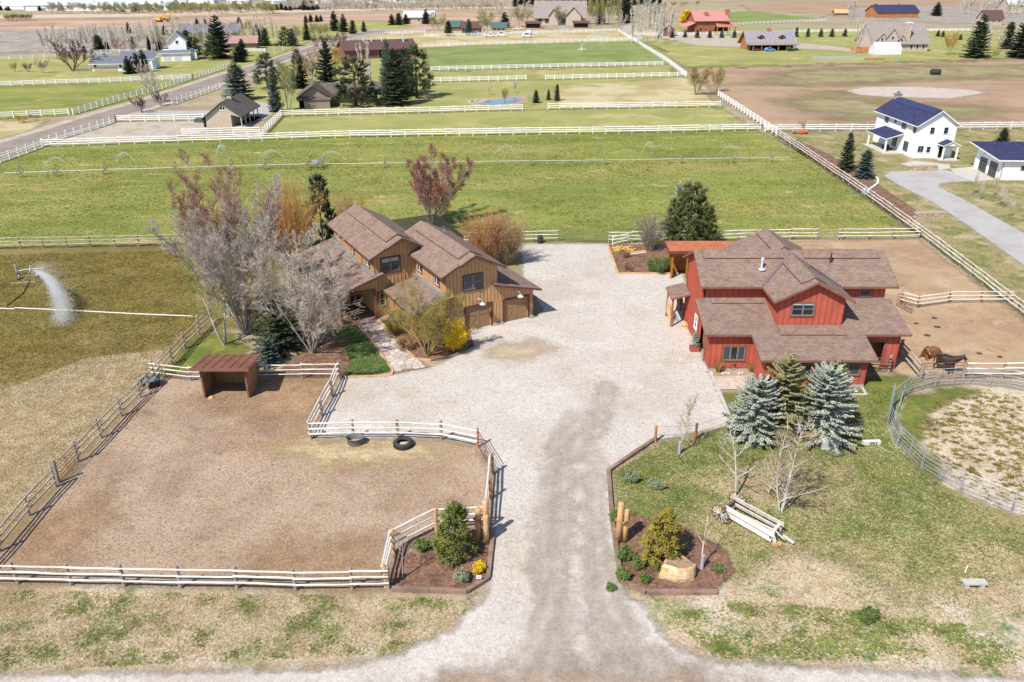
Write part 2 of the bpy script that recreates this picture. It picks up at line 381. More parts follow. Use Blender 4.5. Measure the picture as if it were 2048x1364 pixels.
m_rust_dirt = ground_mat('orange_bedding_dirt', A(192, 158, 122), [(A(172, 134, 98), .6, .42, .62, .8)], edge=(2.5, 2.5, .4), bump=(12, .8, .05), fine=.2)
m_pen = ground_mat('round_pen_sand', A(222, 204, 180), [(A(196, 172, 148), .5, .45, .64, .8), (A(150, 150, 82), 1.2, .55, .66, .85), (A(186, 166, 96), 2.2, .58, .68, .8)], edge=(.5, .4, .9), bump=(10, .8, .05), fine=.24)
m_field = ground_mat('bright_green_field', A(146, 158, 88), [(A(124, 142, 70), .06, .42, .62, .9), (A(164, 170, 104), .1, .5, .7, .7)], edge=(1.5, 1.2, .3), bump=None, fine=.1)
m_lawn2 = ground_mat('far_mown_lawn', A(176, 172, 102), [(A(152, 156, 82), .06, .42, .62, .8), (A(206, 192, 138), .08, .54, .7, .8), (A(140, 150, 76), .3, .55, .7, .5)], edge=(1.5, 1.2, .3), bump=None, fine=.14)
m_dryfield = ground_mat('dry_far_field', A(214, 198, 156), [(A(184, 166, 112), .06, .42, .62, .9), (A(164, 158, 92), .05, .55, .7, .7), (A(150, 124, 96), .09, .6, .72, .6)], edge=(1.5, 1.2, .3), bump=None, fine=.16)
m_sage = ground_mat('sagebrush_flat', A(182, 172, 160), [(A(150, 142, 130), .08, .42, .62, .9), (A(204, 192, 178), .25, .5, .66, .8), (A(134, 130, 116), .5, .55, .7, .7)], edge=(4, 3, .15), bump=(2, .8, .3), fine=.2)
m_earth = ground_mat('excavated_earth', A(204, 172, 146), [(A(176, 138, 112), .02, .42, .62, .9, (.5, 2, 1)), (A(226, 200, 174), .05, .5, .66, .8, (.5, 2, 1))], edge=(6, 5, .1), bump=None, fine=.14)
m_pale = ground_mat('pale_dirt_strip', A(226, 202, 176), [(A(206, 178, 150), .05, .45, .65, .7)], edge=(4, 3, .1), bump=None, fine=.1)

# far valley
sheet('excavated_field', [(-400, 80), (-400, 42), (250, 38), (700, 28), (1060, 20), (1080, 58), (860, 60), (640, 58), (420, 48), (0, 66)], .02, m_earth, 8, 12)
sheet('pale_track', [(-300, 42), (300, 33), (700, 22), (1040, 17), (1040, 13), (700, 17), (300, 26), (-300, 34)], .05, m_pale, 8, 8)
sheet('sagebrush_flat', [(-500, 130), (-400, 66), (130, 58), (330, 52), (430, 75), (330, 100), (180, 112), (100, 104), (0, 106), (-200, 140)], .06, m_sage, 5, 8)
sheet('green_field', [(330, 60), (620, 48), (760, 42), (830, 55), (700, 74), (600, 84), (540, 84)], .04, m_lawn2, 6, 4)
sheet('dry_lot', [(-300, 130), (0, 116), (200, 104), (460, 92), (640, 74), (520, 124), (390, 155), (0, 172), (-300, 190)], .05, m_lawn2, 4, 4)
sheet('meadow_pasture', [(-400, 195), (0, 173), (386, 158), (470, 134), (300, 190), (140, 232), (0, 240), (-400, 262)], .06, m_pasture, 2.5, 2)
sheet('dry_paddock', [(-400, 262), (0, 240), (100, 236), (70, 258), (0, 280), (-400, 380)], .06, m_dryfield, 2.5, 2)
sheet('green_field', [(858, 142), (848, 96), (1040, 88), (1285, 82), (1342, 129)], .05, m_field, 3, 2)
sheet('dry_field', [(700, 84), (740, 66), (860, 62), (1230, 58), (1286, 82), (1040, 88), (848, 95), (760, 96)], .04, m_dryfield, 4, 3)
sheet('pasture_strip', [(866, 164), (860, 143), (1342, 131), (1370, 154)], .05, m_lawn2, 3, 2)
sheet('far_lawn', [(470, 225), (520, 160), (600, 120), (700, 96), (850, 96), (862, 165), (1060, 161), (1372, 154), (1440, 214), (1045, 220), (562, 232), (440, 250)], .04, m_lawn2, 2.5, 2)
sheet('dry_paddock', [(1118, 216), (1110, 172), (1372, 156), (1440, 212)], .07, m_dryfield, 2.5, 5)
sheet('pasture_strip', [(528, 278), (566, 234), (1045, 222), (1442, 214), (1508, 258), (1100, 266), (700, 274)], .05, m_lawn2, 2.5, 2)
sheet('arena', [(92, 288), (236, 245), (408, 242), (420, 262), (366, 272), (300, 282)], .07, m_shoulder, 1.5, 1.5)
sheet('far_lawn', [(1292, 84), (1236, 60), (1400, 50), (1700, 60), (2500, 62), (2500, 112), (2048, 118), (1372, 136)], .05, m_lawn2, 4, 3)
sheet('green_field', [(1400, 52), (1370, 30), (1500, 22), (1640, 38), (1560, 46)], .06, m_field, 5, 3)
sheet('brown_field', [(1500, 22), (1480, 8), (1900, -4), (2100, 4), (1880, 18), (1700, 30)], .05, m_soil, 8, 6)
sheet('sagebrush_flat', [(1640, 36), (1700, 16), (2300, 2), (2500, 40), (2000, 50), (1800, 42)], .07, m_sage, 8, 6)
sheet('brown_field', [(1374, 137), (2048, 119), (2600, 112), (2600, 262), (2048, 253), (1530, 258), (1432, 188)], .05, m_soil, 3, 3)
sheet('weedy_patch', [(1500, 168), (1600, 140), (1900, 132), (2400, 128), (2200, 150), (1880, 158), (1640, 172)], .08, m_weeds, 3, 6)
sheet('weedy_patch', [(1570, 200), (1680, 186), (1800, 210), (1990, 216), (1960, 232), (1700, 238), (1600, 222)], .08, m_weeds, 3, 6)
sheet('pond_basin', [(1692, 182), (1730, 174), (1830, 174), (1940, 180), (1975, 186), (1900, 198), (1770, 194), (1715, 190)], .09, m_track, 3, 3)
# the valley road
sheet('road_shoulder', [(-300, 400), (0, 318), (232, 244), (345, 208), (450, 170), (530, 142), (606, 112), (702, 80), (770, 66), (860, 65), (860, 59), (745, 59), (695, 68), (596, 99), (520, 123), (450, 143), (335, 180), (258, 204), (160, 232), (60, 262), (0, 280), (-300, 350)], .09, m_shoulder, 1.6, 1.5)
sheet('road', [(-300, 388), (0, 306), (225, 238), (338, 203), (446, 165), (525, 138), (602, 109), (700, 78), (768, 64), (858, 63), (858, 60), (746, 61), (698, 71), (598, 102), (523, 126), (454, 147), (342, 184), (263, 209), (172, 236), (70, 268), (0, 288), (-300, 362)], .11, m_road, 1.2, 1)
sheet('lane', [(258, 232), (290, 222), (440, 222), (520, 204), (560, 216), (530, 240), (470, 250), (440, 232), (300, 230)], .10, m_lotdrive, 1, 1)
sheet('lane', [(1300, 92), (1262, 66), (1400, 92), (1660, 100), (1780, 108), (1660, 92), (1300, 58), (1250, 48), (1235, 56), (1290, 88)], .08, m_shoulder, 3, 2)
# the property
sheet('pasture', [(-300, 500), (-300, 372), (0, 326), (90, 294), (540, 274), (1505, 256), (1600, 303), (1700, 374), (1834, 470), (1440, 482), (1100, 485), (900, 484), (300, 490)], .012, m_pasture, 1.0, 1.2)
sheet('winter_pasture', [(-420, 506), (0, 497), (300, 492), (660, 482), (640, 660), (430, 655), (376, 700), (300, 780), (160, 930), (0, 1112), (-420, 1560)], .016, m_olive, .7, 2.0)
sheet('dry_grass', [(-420, 860), (0, 770), (180, 700), (330, 690), (300, 780), (160, 930), (0, 1112), (-420, 1560)], .020, m_drygr, .7, 5)
sheet('side_yard', [(1530, 262), (1765, 262), (2048, 256), (2500, 250), (2500, 900), (2060, 648), (1840, 472), (1640, 332)], .012, m_lawn, .9, 1.0)
sheet('planting_strip', [(1580, 275), (1640, 300), (1720, 345), (1760, 372), (1830, 420), (1830, 440), (1800, 440), (1700, 370), (1600, 300)], .024, m_mulch, .5, .6)
sheet('grey_drive', [(1766, 352), (1778, 343), (1880, 338), (1935, 350), (1958, 362), (1884, 366), (1878, 374), (1930, 400), (2048, 466), (2300, 620), (2300, 740), (2048, 532), (1930, 448), (1860, 402), (1800, 372)], .03, m_lotdrive, .5, .6)
sheet('corral', [(1436, 487), (1640, 483), (1836, 478), (2054, 648), (2500, 1000), (2300, 800), (2048, 742), (1842, 762), (1790, 748), (1720, 700), (1420, 620)], .018, m_corral, .6, .8)
sheet('front_lawn', [(1310, 884), (1216, 942), (1224, 1010), (1240, 1160), (1250, 1186), (1292, 1220), (1340, 1282), (1430, 1322), (2500, 1380), (2500, 1050), (2048, 800), (1842, 764), (1720, 764), (1440, 790), (1466, 852)], .012, m_lawn, .5, .9)
sheet('verge', [(-400, 1166), (0, 1160), (780, 1176), (960, 1194), (900, 1262), (800, 1310), (660, 1340), (-400, 1356)], .014, m_verge, .45, 1.2)
sheet('verge', [(1236, 1168), (1300, 1190), (1470, 1160), (1560, 1100), (1700, 1130), (1800, 1200), (2048, 1150), (2500, 1200), (2500, 1390), (1430, 1330), (1330, 1286), (1280, 1226)], .020, m_verge, .45, 2.0)
sheet('lush_lawn', [(1440, 792), (1720, 766), (1790, 748), (1830, 760), (1800, 800), (1800, 860), (1850, 960), (1760, 980), (1700, 900), (1600, 900), (1480, 880)], .024, m_lush, .5, 1.6)
sheet('lush_lawn', [(380, 690), (440, 660), (500, 700), (460, 745), (310, 745), (345, 730)], .028, m_lush, .5, .6)
sheet('paddock', [(-360, 1160), (0, 1112), (110, 980), (240, 838), (306, 758), (390, 752), (680, 752), (624, 880), (884, 882), (955, 896), (985, 955), (976, 1060), (873, 1062), (788, 1104), (772, 1176), (0, 1164), (-360, 1168)], .032, m_dirt, .45, .8)
sheet('bedding_dirt', [(400, 800), (500, 796), (520, 764), (640, 764), (660, 790), (640, 840), (560, 850), (480, 812)], .036, m_rust_dirt, .4, 2.2)
sheet('bedding_dirt', [(60, 1080), (200, 1000), (190, 1060), (120, 1130), (40, 1150)], .036, m_rust_dirt, .4, 2.2)
sheet('bedding_dirt', [(560, 1100), (740, 1090), (760, 1160), (600, 1166), (500, 1150)], .036, m_rust_dirt, .4, 2.2)
sheet('straw', [(600, 880), (800, 884), (870, 892), (860, 920), (760, 930), (640, 925), (560, 900)], .040, m_straw, .35, 2.0, kind='stuff', label='pale straw scattered on the dirt below the feed tubs')
drive_px = [(1044, 489), (1217, 489), (1236, 546), (1368, 548), (1372, 640), (1418, 744), (1442, 792), (1466, 852), (1310, 882), (1214, 941), (1224, 1010), (1238, 1160), (1246, 1188), (1290, 1218), (1334, 1284), (1424, 1326), (2500, 1388), (2500, 1560), (-500, 1560), (-500, 1362), (660, 1342), (800, 1312), (905, 1262), (975, 1190), (986, 1066), (994, 940), (955, 890), (884, 876), (622, 878), (682, 757), (782, 752), (862, 737), (948, 694), (932, 664), (1066, 636), (1088, 622), (1046, 560)]
sheet('driveway', drive_px, .044, m_gravel, .4, .7)
sheet('damp_gravel', [(820, 1400), (930, 1352), (1060, 1332), (1180, 1326), (1280, 1318), (1400, 1345), (1500, 1400), (1500, 1560), (820, 1560)], .049, ground_mat('brown_road_dirt', A(188, 164, 142), [(A(172, 146, 124), .4, .42, .64, .8), (A(206, 186, 166), .7, .5, .7, .7)], edge=(2.0, 1.6, .5), bump=(22, .6, .03), fine=.16), .35, 1.2)
sheet('damp_gravel', [(1150, 1340), (1100, 1240), (1085, 1130), (1100, 1020), (1110, 900), (1136, 900), (1140, 1020), (1132, 1140), (1160, 1230), (1240, 1330)], .053, m_track, .35, 1.0)
sheet('damp_gravel', [(1250, 1340), (1190, 1240), (1178, 1140), (1186, 1060), (1206, 1060), (1206, 1150), (1240, 1230), (1310, 1330)], .057, m_track, .35, .9)
sheet('damp_gravel', [(1120, 900), (1180, 840), (1205, 770), (1222, 770), (1205, 850), (1150, 930)], .061, m_track, .35, .8)
sheet('damp_gravel', [(1010, 690), (1080, 685), (1100, 705), (1040, 722), (980, 715)], .0452, ground_mat('tan_stained_gravel', A(214, 192, 164), [(A(206, 180, 150), .6, .45, .65, .8)], edge=(2.0, 1.6, .5), bump=(22, .6, .03), fine=.12), .35, 1.6)
m_rut = ground_mat('tyre_track', A(214, 199, 184), [(A(228, 217, 206), .8, .42, .62, .8)], edge=(1.0, 1.0, .45), bump=(22, .6, .03), fine=.14)
def track(name, px, w, z):
    P = [G(x, y) for x, y in px]; Lf, Rt = [], []
    for i, p in enumerate(P):
        d = (P[min(i + 1, len(P) - 1)] - P[max(i - 1, 0)]).normalized(); nn = Vector((-d.y, d.x, 0)) * w / 2; Lf.append(tuple((p + nn)[:2])); Rt.append(tuple((p - nn)[:2]))
    sheet(name, None, z, m_rut, .25, .5, world=Lf + Rt[::-1])
for k, px in enumerate(([(1098, 1360), (1108, 1280), (1096, 1180), (1088, 1080), (1096, 980), (1112, 900), (1150, 830)], [(1240, 1350), (1206, 1270), (1184, 1180), (1176, 1080), (1180, 980), (1186, 900), (1206, 830)],
                        [(1330, 1352), (1270, 1290), (1220, 1220), (1200, 1140), (1196, 1040), (1192, 960)], [(1020, 1352), (1070, 1290), (1100, 1220), (1120, 1140), (1126, 1040), (1130, 940), (1120, 860)])):
    track('tyre_track', px, .5, .0655 + .004 * k)
# flower beds
sheet('flower_bed', [(782, 1180), (792, 1106), (874, 1064), (974, 1060), (978, 1160), (934, 1184)], .050, m_mulch, .3, .3)
sheet('flower_bed', [(1240, 1158), (1222, 1020), (1300, 1040), (1380, 1060), (1450, 1100), (1468, 1145), (1430, 1184), (1296, 1184)], .050, m_mulch, .3, .5)
sheet('flower_bed', [(1218, 490), (1445, 488), (1445, 540), (1340, 546), (1238, 546)], .050, m_mulch, .3, .3)
sheet('flower_bed', [(560, 740), (640, 672), (700, 690), (702, 730), (686, 752), (540, 752), (480, 745)], .050, m_mulch, .3, .6)
sheet('flower_bed', [(756, 640), (930, 664), (946, 692), (880, 722), (832, 718)], .054, m_mulch, .3, .2)
sheet('ground_cover_bed', [(690, 690), (722, 660), (786, 742), (740, 752), (688, 750), (702, 728)], .058, m_bedgreen, .3, .2)
sheet('ground_cover_bed', [(640, 668), (690, 645), (720, 655), (694, 690)], .062, m_bedgreen, .3, .3)
pen_c = (38.45 * 30 / 32, 50.3 * 30 / 32); PEN_R = 9.35
sheet('round_pen_floor', None, .030, m_pen, .4, .6, world=[(pen_c[0] + PEN_R * math.cos(a), pen_c[1] + PEN_R * math.sin(a)) for a in np.linspace(0, 2 * math.pi, 48, endpoint=False)])
sheet('lush_lawn', [(1800, 800), (1880, 776), (1960, 780), (1900, 800), (1850, 830), (1840, 880), (1880, 960), (1840, 940), (1800, 850)], .036, m_lush, .4, 1.2)

# ------------------------------------------------------------ building helpers
def roof(name, pts, parent, mat, fascia, t=.2, eave=None):
    """pts: roof corners counter-clockwise seen from above, first edge = eave; UVs run along and up the slope in metres"""
    P = [Vector(p) for p in pts]; mb = MB().slab(P, t, 0, 1, down=(0, 0, -1))
    me = mb.mesh(name, [mat, fascia]); uvl = me.uv_layers.new(name='UVMap')
    o = P[0]; u = (P[1] - P[0]).normalized(); nrm = (P[1] - P[0]).cross(P[-1] - P[0]).normalized(); v = nrm.cross(u)
    co = [Vector(x.co) for x in me.vertices]
    for li, lp in enumerate(me.loops):
        d = co[lp.vertex_index] - o; uvl.data[li].uv = (d.dot(u) + 50, d.dot(v) + 50)
    return link(bpy.data.objects.new(name, me), parent)
def wall(name, pts, parent, mat, t=.16):
    return MB().slab(pts, t).build(name, mat, parent)
_unit = {}
def unit_box(mat):
    if mat.name not in _unit: _unit[mat.name] = MB().box((0, 0, 0), (1, 1, 1)).mesh('batten', mat)
    return _unit[mat.name]
def battens(parent, p, q, zlo, zhi, mat, step=.42, w=.055, d=.035, skip=()):
    """upright battens along the wall line p-q (outside on the right of p->q); zlo/zhi: number or function of the distance"""
    p, q = Vector(p), Vector(q); L = (q - p).length; e = (q - p) / L; nrm = Vector((e.y, -e.x, 0)); a = math.atan2(e.y, e.x)
    n = max(1, round(L / step)); me = unit_box(mat)
    for i in range(n + 1):
        s_ = min(max(i * L / n, w / 2), L - w / 2)
        z0 = zlo(s_) if callable(zlo) else zlo; z1 = zhi(s_) if callable(zhi) else zhi
        spans = [(z0, z1)]
        for (a0, a1, b0, b1) in skip:
            if a0 - .02 < s_ < a1 + .02:
                spans = [sp for (c0, c1) in spans for sp in ((c0, min(c1, b0)), (max(c0, b1), c1)) if sp[1] - sp[0] > .05]
        for (c0, c1) in spans:
            if c1 - c0 < .05: continue
            o = bpy.data.objects.new('batten', me); o.location = p + e * s_ + nrm * (d / 2 + .001) + Vector((0, 0, (c0 + c1) / 2))
            o.rotation_euler = (0, 0, a); o.scale = (w, d, c1 - c0); link(o, parent)
def window(parent, c, right, w, h, lights=2, rows=2, trim='dtrim', sash='sash', glass='glass', tw=.11, blind=0.0):
    """c: centre on the wall face; right: unit vector to the viewer's right; the outside is right x up"""
    c = Vector(c); r = Vector(right).normalized(); u = Vector((0, 0, 1)); nrm = r.cross(u); Mx = Matrix((r, -nrm, u)).transposed()
    def bx(mb, x0, x1, z0, z1, d0, d1): mb.box(c + r * (x0 + x1) / 2 + u * (z0 + z1) / 2 + nrm * (d0 + d1) / 2, (abs(x1 - x0), d1 - d0, abs(z1 - z0)), rot=Mx)
    mb = MB(); W, Hh = w / 2, h / 2
    bx(mb, -W - tw, W + tw, Hh, Hh + tw, 0, .07); bx(mb, -W - tw - .03, W + tw + .03, -Hh - tw, -Hh, 0, .09)
    bx(mb, -W - tw, -W, -Hh, Hh, 0, .07); bx(mb, W, W + tw, -Hh, Hh, 0, .07)
    o = mb.build('window', M[trim], parent)
    mb = MB(); b = .045
    for i in range(lights):
        x0, x1 = -W + w * i / lights, -W + w * (i + 1) / lights
        for (a0, a1, z0, z1) in ((x0, x0 + b, -Hh, Hh), (x1 - b, x1, -Hh, Hh), (x0 + b, x1 - b, -Hh, -Hh + b), (x0 + b, x1 - b, Hh - b, Hh)): bx(mb, a0, a1, z0, z1, .005, .05)
        for k in range(1, rows): zz = -Hh + h * k / rows; bx(mb, x0 + b, x1 - b, zz - b / 2, zz + b / 2, .006, .045)
    mb.build('sash', M[sash], o)
    for i in range(lights):
        x0, x1 = -W + w * i / lights + b, -W + w * (i + 1) / lights - b
        g = glass[i] if isinstance(glass, (list, tuple)) else glass
        for k in range(rows):
            z0, z1 = -Hh + h * k / rows + b / 2, -Hh + h * (k + 1) / rows - b / 2
            mb = MB(); bx(mb, x0, x1, z0, z1, .004, .02); mb.build('pane', M[g], o)
            if blind and k == rows - 1:
                mb = MB(); bx(mb, x0 + .02, x1 - .02, z1 - (z1 - z0) * blind, z1, .021, .024); mb.build('blind', M['blind'], o)
    return o

# ------------------------------------------------------------ red barn
barn = thing('barn', 'red board-and-batten barn with brown shingled roofs and a front dormer', 'barn', (16.2, 59.14, 0))
RW, RB = M['red_wall'], M['red_batten']
ZL = lambda y: 3.5 + .265 * (y + .6)          # lower roof surface
W0, W1 = 3.6, 11.55                            # projecting wing
YU = 4.06; XR = 15.3; ZE = 6.07; ZR = 7.95; YR = 7.3; YB = 10.6
SL = (ZR - ZE) / (YR - 3.4)
ZM = lambda y: ZE + SL * ((y - 3.4) if y <= YR else (2 * YR - y - 3.4))
wl = wall('wall', [(0, 0, 0), (W0, 0, 0), (W0, 0, ZL(0) - .2), (0, 0, ZL(0) - .2)], barn, RW)
battens(wl, (0, 0, 0), (W0, 0, 0), .12, ZL(0) - .22, RB, .44, skip=[(.95, 2.95, .8, 2.3)])
window(barn, (1.95, -.002, 1.55), (1, 0, 0), 1.75, 1.2, 3, 1, 'fascia', 'sash', ['screen', 'glass', 'screen'])
wl = wall('wall', [(W0, -3.06, 0), (W1, -3.06, 0), (W1, -3.06, ZL(-3.06) - .2), (W0, -3.06, ZL(-3.06) - .2)], barn, RW)
battens(wl, (W0, -3.06, 0), (W1, -3.06, 0), .3, ZL(-3.06) - .22, RB, .5, skip=[(9.05 - W0, 11.2 - W0, 1.1, 2.2), (5.25 - W0, 7.35 - W0, 1.1, 2.2)])
window(barn, (10.1, -3.062, 1.62), (1, 0, 0), 1.8, .9, 2, 1, 'fascia', 'sash', ['glass', 'screen'])
window(barn, (6.3, -3.062, 1.62), (1, 0, 0), 1.8, .9, 2, 1, 'fascia', 'sash', ['glass', 'screen'])
wall('wall', [(W0, 0, 0), (W0, -3.06 + .16, 0), (W0, -3.06 + .16, ZL(-2.9) - .2), (W0, 0, ZL(0) - .2)], barn, RW)
wl = wall('wall', [(W1, -3.06 + .16, 0), (W1, 0, 0), (W1, 0, ZL(0) - .2), (W1, -2.9, ZL(-2.9) - .2)], barn, RW)
D0, D1, DH = 12.3, 14.15, 2.55
wl = wall('wall', [(D1, 0, 0), (XR, 0, 0), (XR, 0, ZL(0) - .2), (D1, 0, ZL(0) - .2)], barn, RW)
battens(wl, (D1 + .15, 0, 0), (XR, 0, 0), .1, ZL(0) - .22, RB, .4)
wall('wall', [(W1, 0, 0), (D0, 0, 0), (D0, 0, ZL(0) - .2), (W1, 0, ZL(0) - .2)], barn, RW)
wall('wall', [(D0, 0, DH), (D1, 0, DH), (D1, 0, ZL(0) - .2), (D0, 0, ZL(0) - .2)], barn, RW)
MB().b(D0 - .1, D1 + .14, -.05, -.003, DH, DH + .18).b(D1, D1 + .14, -.05, -.003, 0, DH).build('door_trim', M['fascia'], barn)
MB().b(D0 - .5, D1 + .8, 1.9, 2.0, 0.05, 3.2).b(D0 - .6, D0 - .5, .17, 1.9, .05, 3.2).b(D1 + .8, D1 + .9, .17, 1.9, .05, 3.2).build('stall_partition', M['shed_wood'], barn)
wl = wall('wall', [(XR, .16, 0), (XR, YB, 0), (XR, YB, ZM(YB) - .25), (XR, YR, ZR - .3), (XR, YU, ZM(YU) - .25), (XR, YU - .001, ZL(YU) - .2), (XR, .16, ZL(.16) - .2)], barn, RW)
wl = wall('wall', [(0, 1.7, 0), (0, .16, 0), (0, .16, ZL(.16) - .2), (0, 1.7, ZL(1.7) - .2)], barn, RW)
battens(wl, (0, 1.7, 0), (0, .16, 0), .1, lambda s_: ZL(1.7 - s_) - .24, RB, .4)
wall('wall', [(0, 4.3, 2.75), (0, 1.7, 2.75), (0, 1.7, ZL(1.7) - .2), (0, YU - .01, ZL(YU) - .2), (0, 4.3, ZL(YU) - .2)], barn, RW)
wl = wall('wall', [(0, YB, 0), (0, 4.3, 0), (0, 4.3, 4.5), (0, YU, 4.75), (0, YU, ZM(YU) - .25), (0, YR, ZR - .3), (0, YB, ZM(YB) - .25)], barn, RW)
battens(wl, (0, YB, 0), (0, 4.35, 0), .1, lambda s_: ZM(YB - s_) - .3, RB, .44)
MB().b(-.09, -.003, 1.5, 1.68, 0, 2.9).b(-.09, -.003, 4.32, 4.5, 0, 2.9).b(-.09, -.003, 1.5, 4.5, 2.9, 3.1).build('door_trim', M['fascia'], barn)
MB().b(.5, .6, .4, 5.5, .05, 3.0).build('stall_partition', M['shed_wood'], barn)
# white antler-like hook rack and porch on the drive side
window(barn, (-.002, 5.6, 1.9), (0, -1, 0), .7, 1.1, 1, 2, 'white', 'white')
wl = wall('wall', [(0, YU, ZL(YU) - .1), (XR, YU, ZL(YU) - .1), (XR, YU, ZM(YU) - .25), (0, YU, ZM(YU) - .25)], barn, RW)
battens(wl, (0, YU, 0), (XR, YU, 0), ZL(YU) + .02, ZM(YU) - .27, RB, .5, skip=[(13.05, 14.2, 5.0, 6.3)])
window(barn, (13.6, YU - .002, 5.45), (1, 0, 0), .85, .85, 1, 1, 'fascia', 'sash')
wall('wall', [(XR, YB, 0), (0, YB, 0), (0, YB, ZM(YB) - .25), (XR, YB, ZM(YB) - .25)], barn, RW)
# flashing lines, foundations
MB().b(-.02, XR + .02, YU - .06, YU - .003, ZL(YU) - .02, ZL(YU) + .06).build('flashing', M['sash'], barn)
MB().b(-.04, W0, -.04, -.003, 0, .14).b(W0 - .04, W1 + .04, -3.11, -3.063, 0, .26).b(W1 + .003, W1 + .05, -3.05, -.05, 0, .26).b(D1 + .14, XR + .03, -.04, -.003, 0, .1).b(-.05, -.003, 0, 1.5, 0, .14).build('foundation', M['found'], barn)
MB().b(-.03, .1, -.03, -.002, .14, 3.3).b(W1 - .1, W1 + .03, -3.1, -3.061, .26, 2.5).b(XR - .1, XR + .03, -.035, -.002, .1, 3.3).build('corner_board', RB, barn)
# roofs
RF, FA = M['roof'], M['fascia']
XL, XRR = -.7, 15.9
roof('roof', [(XL, -.6, ZL(-.6)), (XRR, -.6, ZL(-.6)), (XRR, YU, ZL(YU)), (XL, YU, ZL(YU))], barn, RF, FA)
roof('roof', [(3.0, -3.66, ZL(-3.66)), (12.1, -3.66, ZL(-3.66)), (12.1, -.603, ZL(-.603)), (3.0, -.603, ZL(-.603))], barn, RF, FA)
E_ = .06
roof('roof', [(-.46, 3.4, ZE), (16.1, 3.4, ZE), (16.1, YR, ZR), (-.46, YR, ZR)], barn, RF, FA)
roof('roof', [(16.1, 2 * YR - 3.4, ZE), (-.46, 2 * YR - 3.4, ZE), (-.46, YR + .001, ZR), (16.1, YR + .001, ZR)], barn, RF, FA)
def strip(parent, x0, x1, y0, y1, zf, lift=.12, mat=None):
    roof('roof_strip', [(x0, y0, zf(y0) + lift), (x1, y0, zf(y0) + lift), (x1, y1, zf(y1) + lift), (x0, y1, zf(y1) + lift)], parent, mat or RF, M['dtrim'], lift - .004)
strip(barn, .25, 7.2, YR - 1.0, YR - .01, ZM); strip(barn, 8.9, 15.4, YR - 1.0, YR - .01, ZM)
strip(barn, .6, 5.0, YU - .75, YU - .06, ZL, .1); strip(barn, 5.3, 10.6, -.75, .36, ZL, .1)
# front dormer (ridge runs back into the main roof)
DX0, DX1, DY = 5.25, 10.5, .5; DC = (DX0 + DX1) / 2; DZ, DE = 7.72, 6.05; DO = 3.24; DSL = (DZ - DE) / DO
zg = lambda x: DZ - DSL * abs(x - DC)
wl = wall('dormer_wall', [(DX0, DY, ZL(DY) - .1), (DX1, DY, ZL(DY) - .1), (DX1, DY, zg(DX1) - .2), (DC, DY, DZ - .25), (DX0, DY, zg(DX0) - .2)], barn, RW)
battens(wl, (DX0, DY, 0), (DX1, DY, 0), ZL(DY) + .04, lambda s_: zg(DX0 + s_) - .3, RB, .48, skip=[(.95, 3.0, 4.55, 5.95)])
window(barn, (7.2, DY - .002, 5.25), (1, 0, 0), 1.75, 1.05, 2, 2, 'fascia', 'sash', 'glass', blind=.35)
wl = wall('dormer_wall', [(DX0, YU - .01, ZL(YU)), (DX0, DY + .16, ZL(DY)), (DX0, DY + .16, zg(DX0) - .2), (DX0, YU - .01, zg(DX0) - .2)], barn, RW)
battens(wl, (DX0, YU - .1, 0), (DX0, DY + .1, 0), lambda s_: ZL(YU - .1 - s_) + .03, zg(DX0) - .25, RB, .48)
wall('dormer_wall', [(DX1, DY + .16, ZL(DY)), (DX1, YU - .01, ZL(YU)), (DX1, YU - .01, zg(DX1) - .2), (DX1, DY + .16, zg(DX1) - .2)], barn, RW)
MB().b(DX0 - .03, DX1 + .03, DY - .05, DY - .003, ZL(DY) - .02, ZL(DY) + .05).build('flashing', M['sash'], barn)
yv = lambda z: 3.4 + (z - ZE) / SL            # where the dormer roof meets the main roof
def gable(parent, x_c, half, zr, ze, y0, y1e, y1r, name='dormer_roof', lift=.05):
    roof(name, [(x_c - half, y1e, ze + lift), (x_c - half, y0, ze + lift), (x_c, y0, zr + lift), (x_c, y1r, zr + lift)], parent, RF, FA)
    roof(name, [(x_c + half, y0, ze + lift), (x_c + half, y1e, ze + lift), (x_c + .001, y1r, zr + lift), (x_c + .001, y0, zr + lift)], parent, RF, FA)
gable(barn, DC, DO, DZ, DE, DY - .6, 3.42, yv(DZ) + .1)
for sx in (-1, 1):
    x1 = DC + sx * 1.0
    pts = [(x1, yv(DZ) - .6, zg(x1) + .17), (x1, DY + .2, zg(x1) + .17), (DC, DY + .2, DZ + .17), (DC, yv(DZ) - .3, DZ + .17)]
    roof('roof_strip', pts if sx < 0 else [pts[1], pts[0], pts[3], pts[2]], barn, RF, M['dtrim'], .115)
MB().beam((DC - DO, 3.3, DE + .14), (DC - .1, yv(DZ), DZ + .13), .22, .02).beam((DC + DO, 3.3, DE + .14), (DC + .1, yv(DZ), DZ + .13), .16, .02).build('valley_flashing', plain('dull_flashing', A(120, 110, 118), .5, .4), barn)
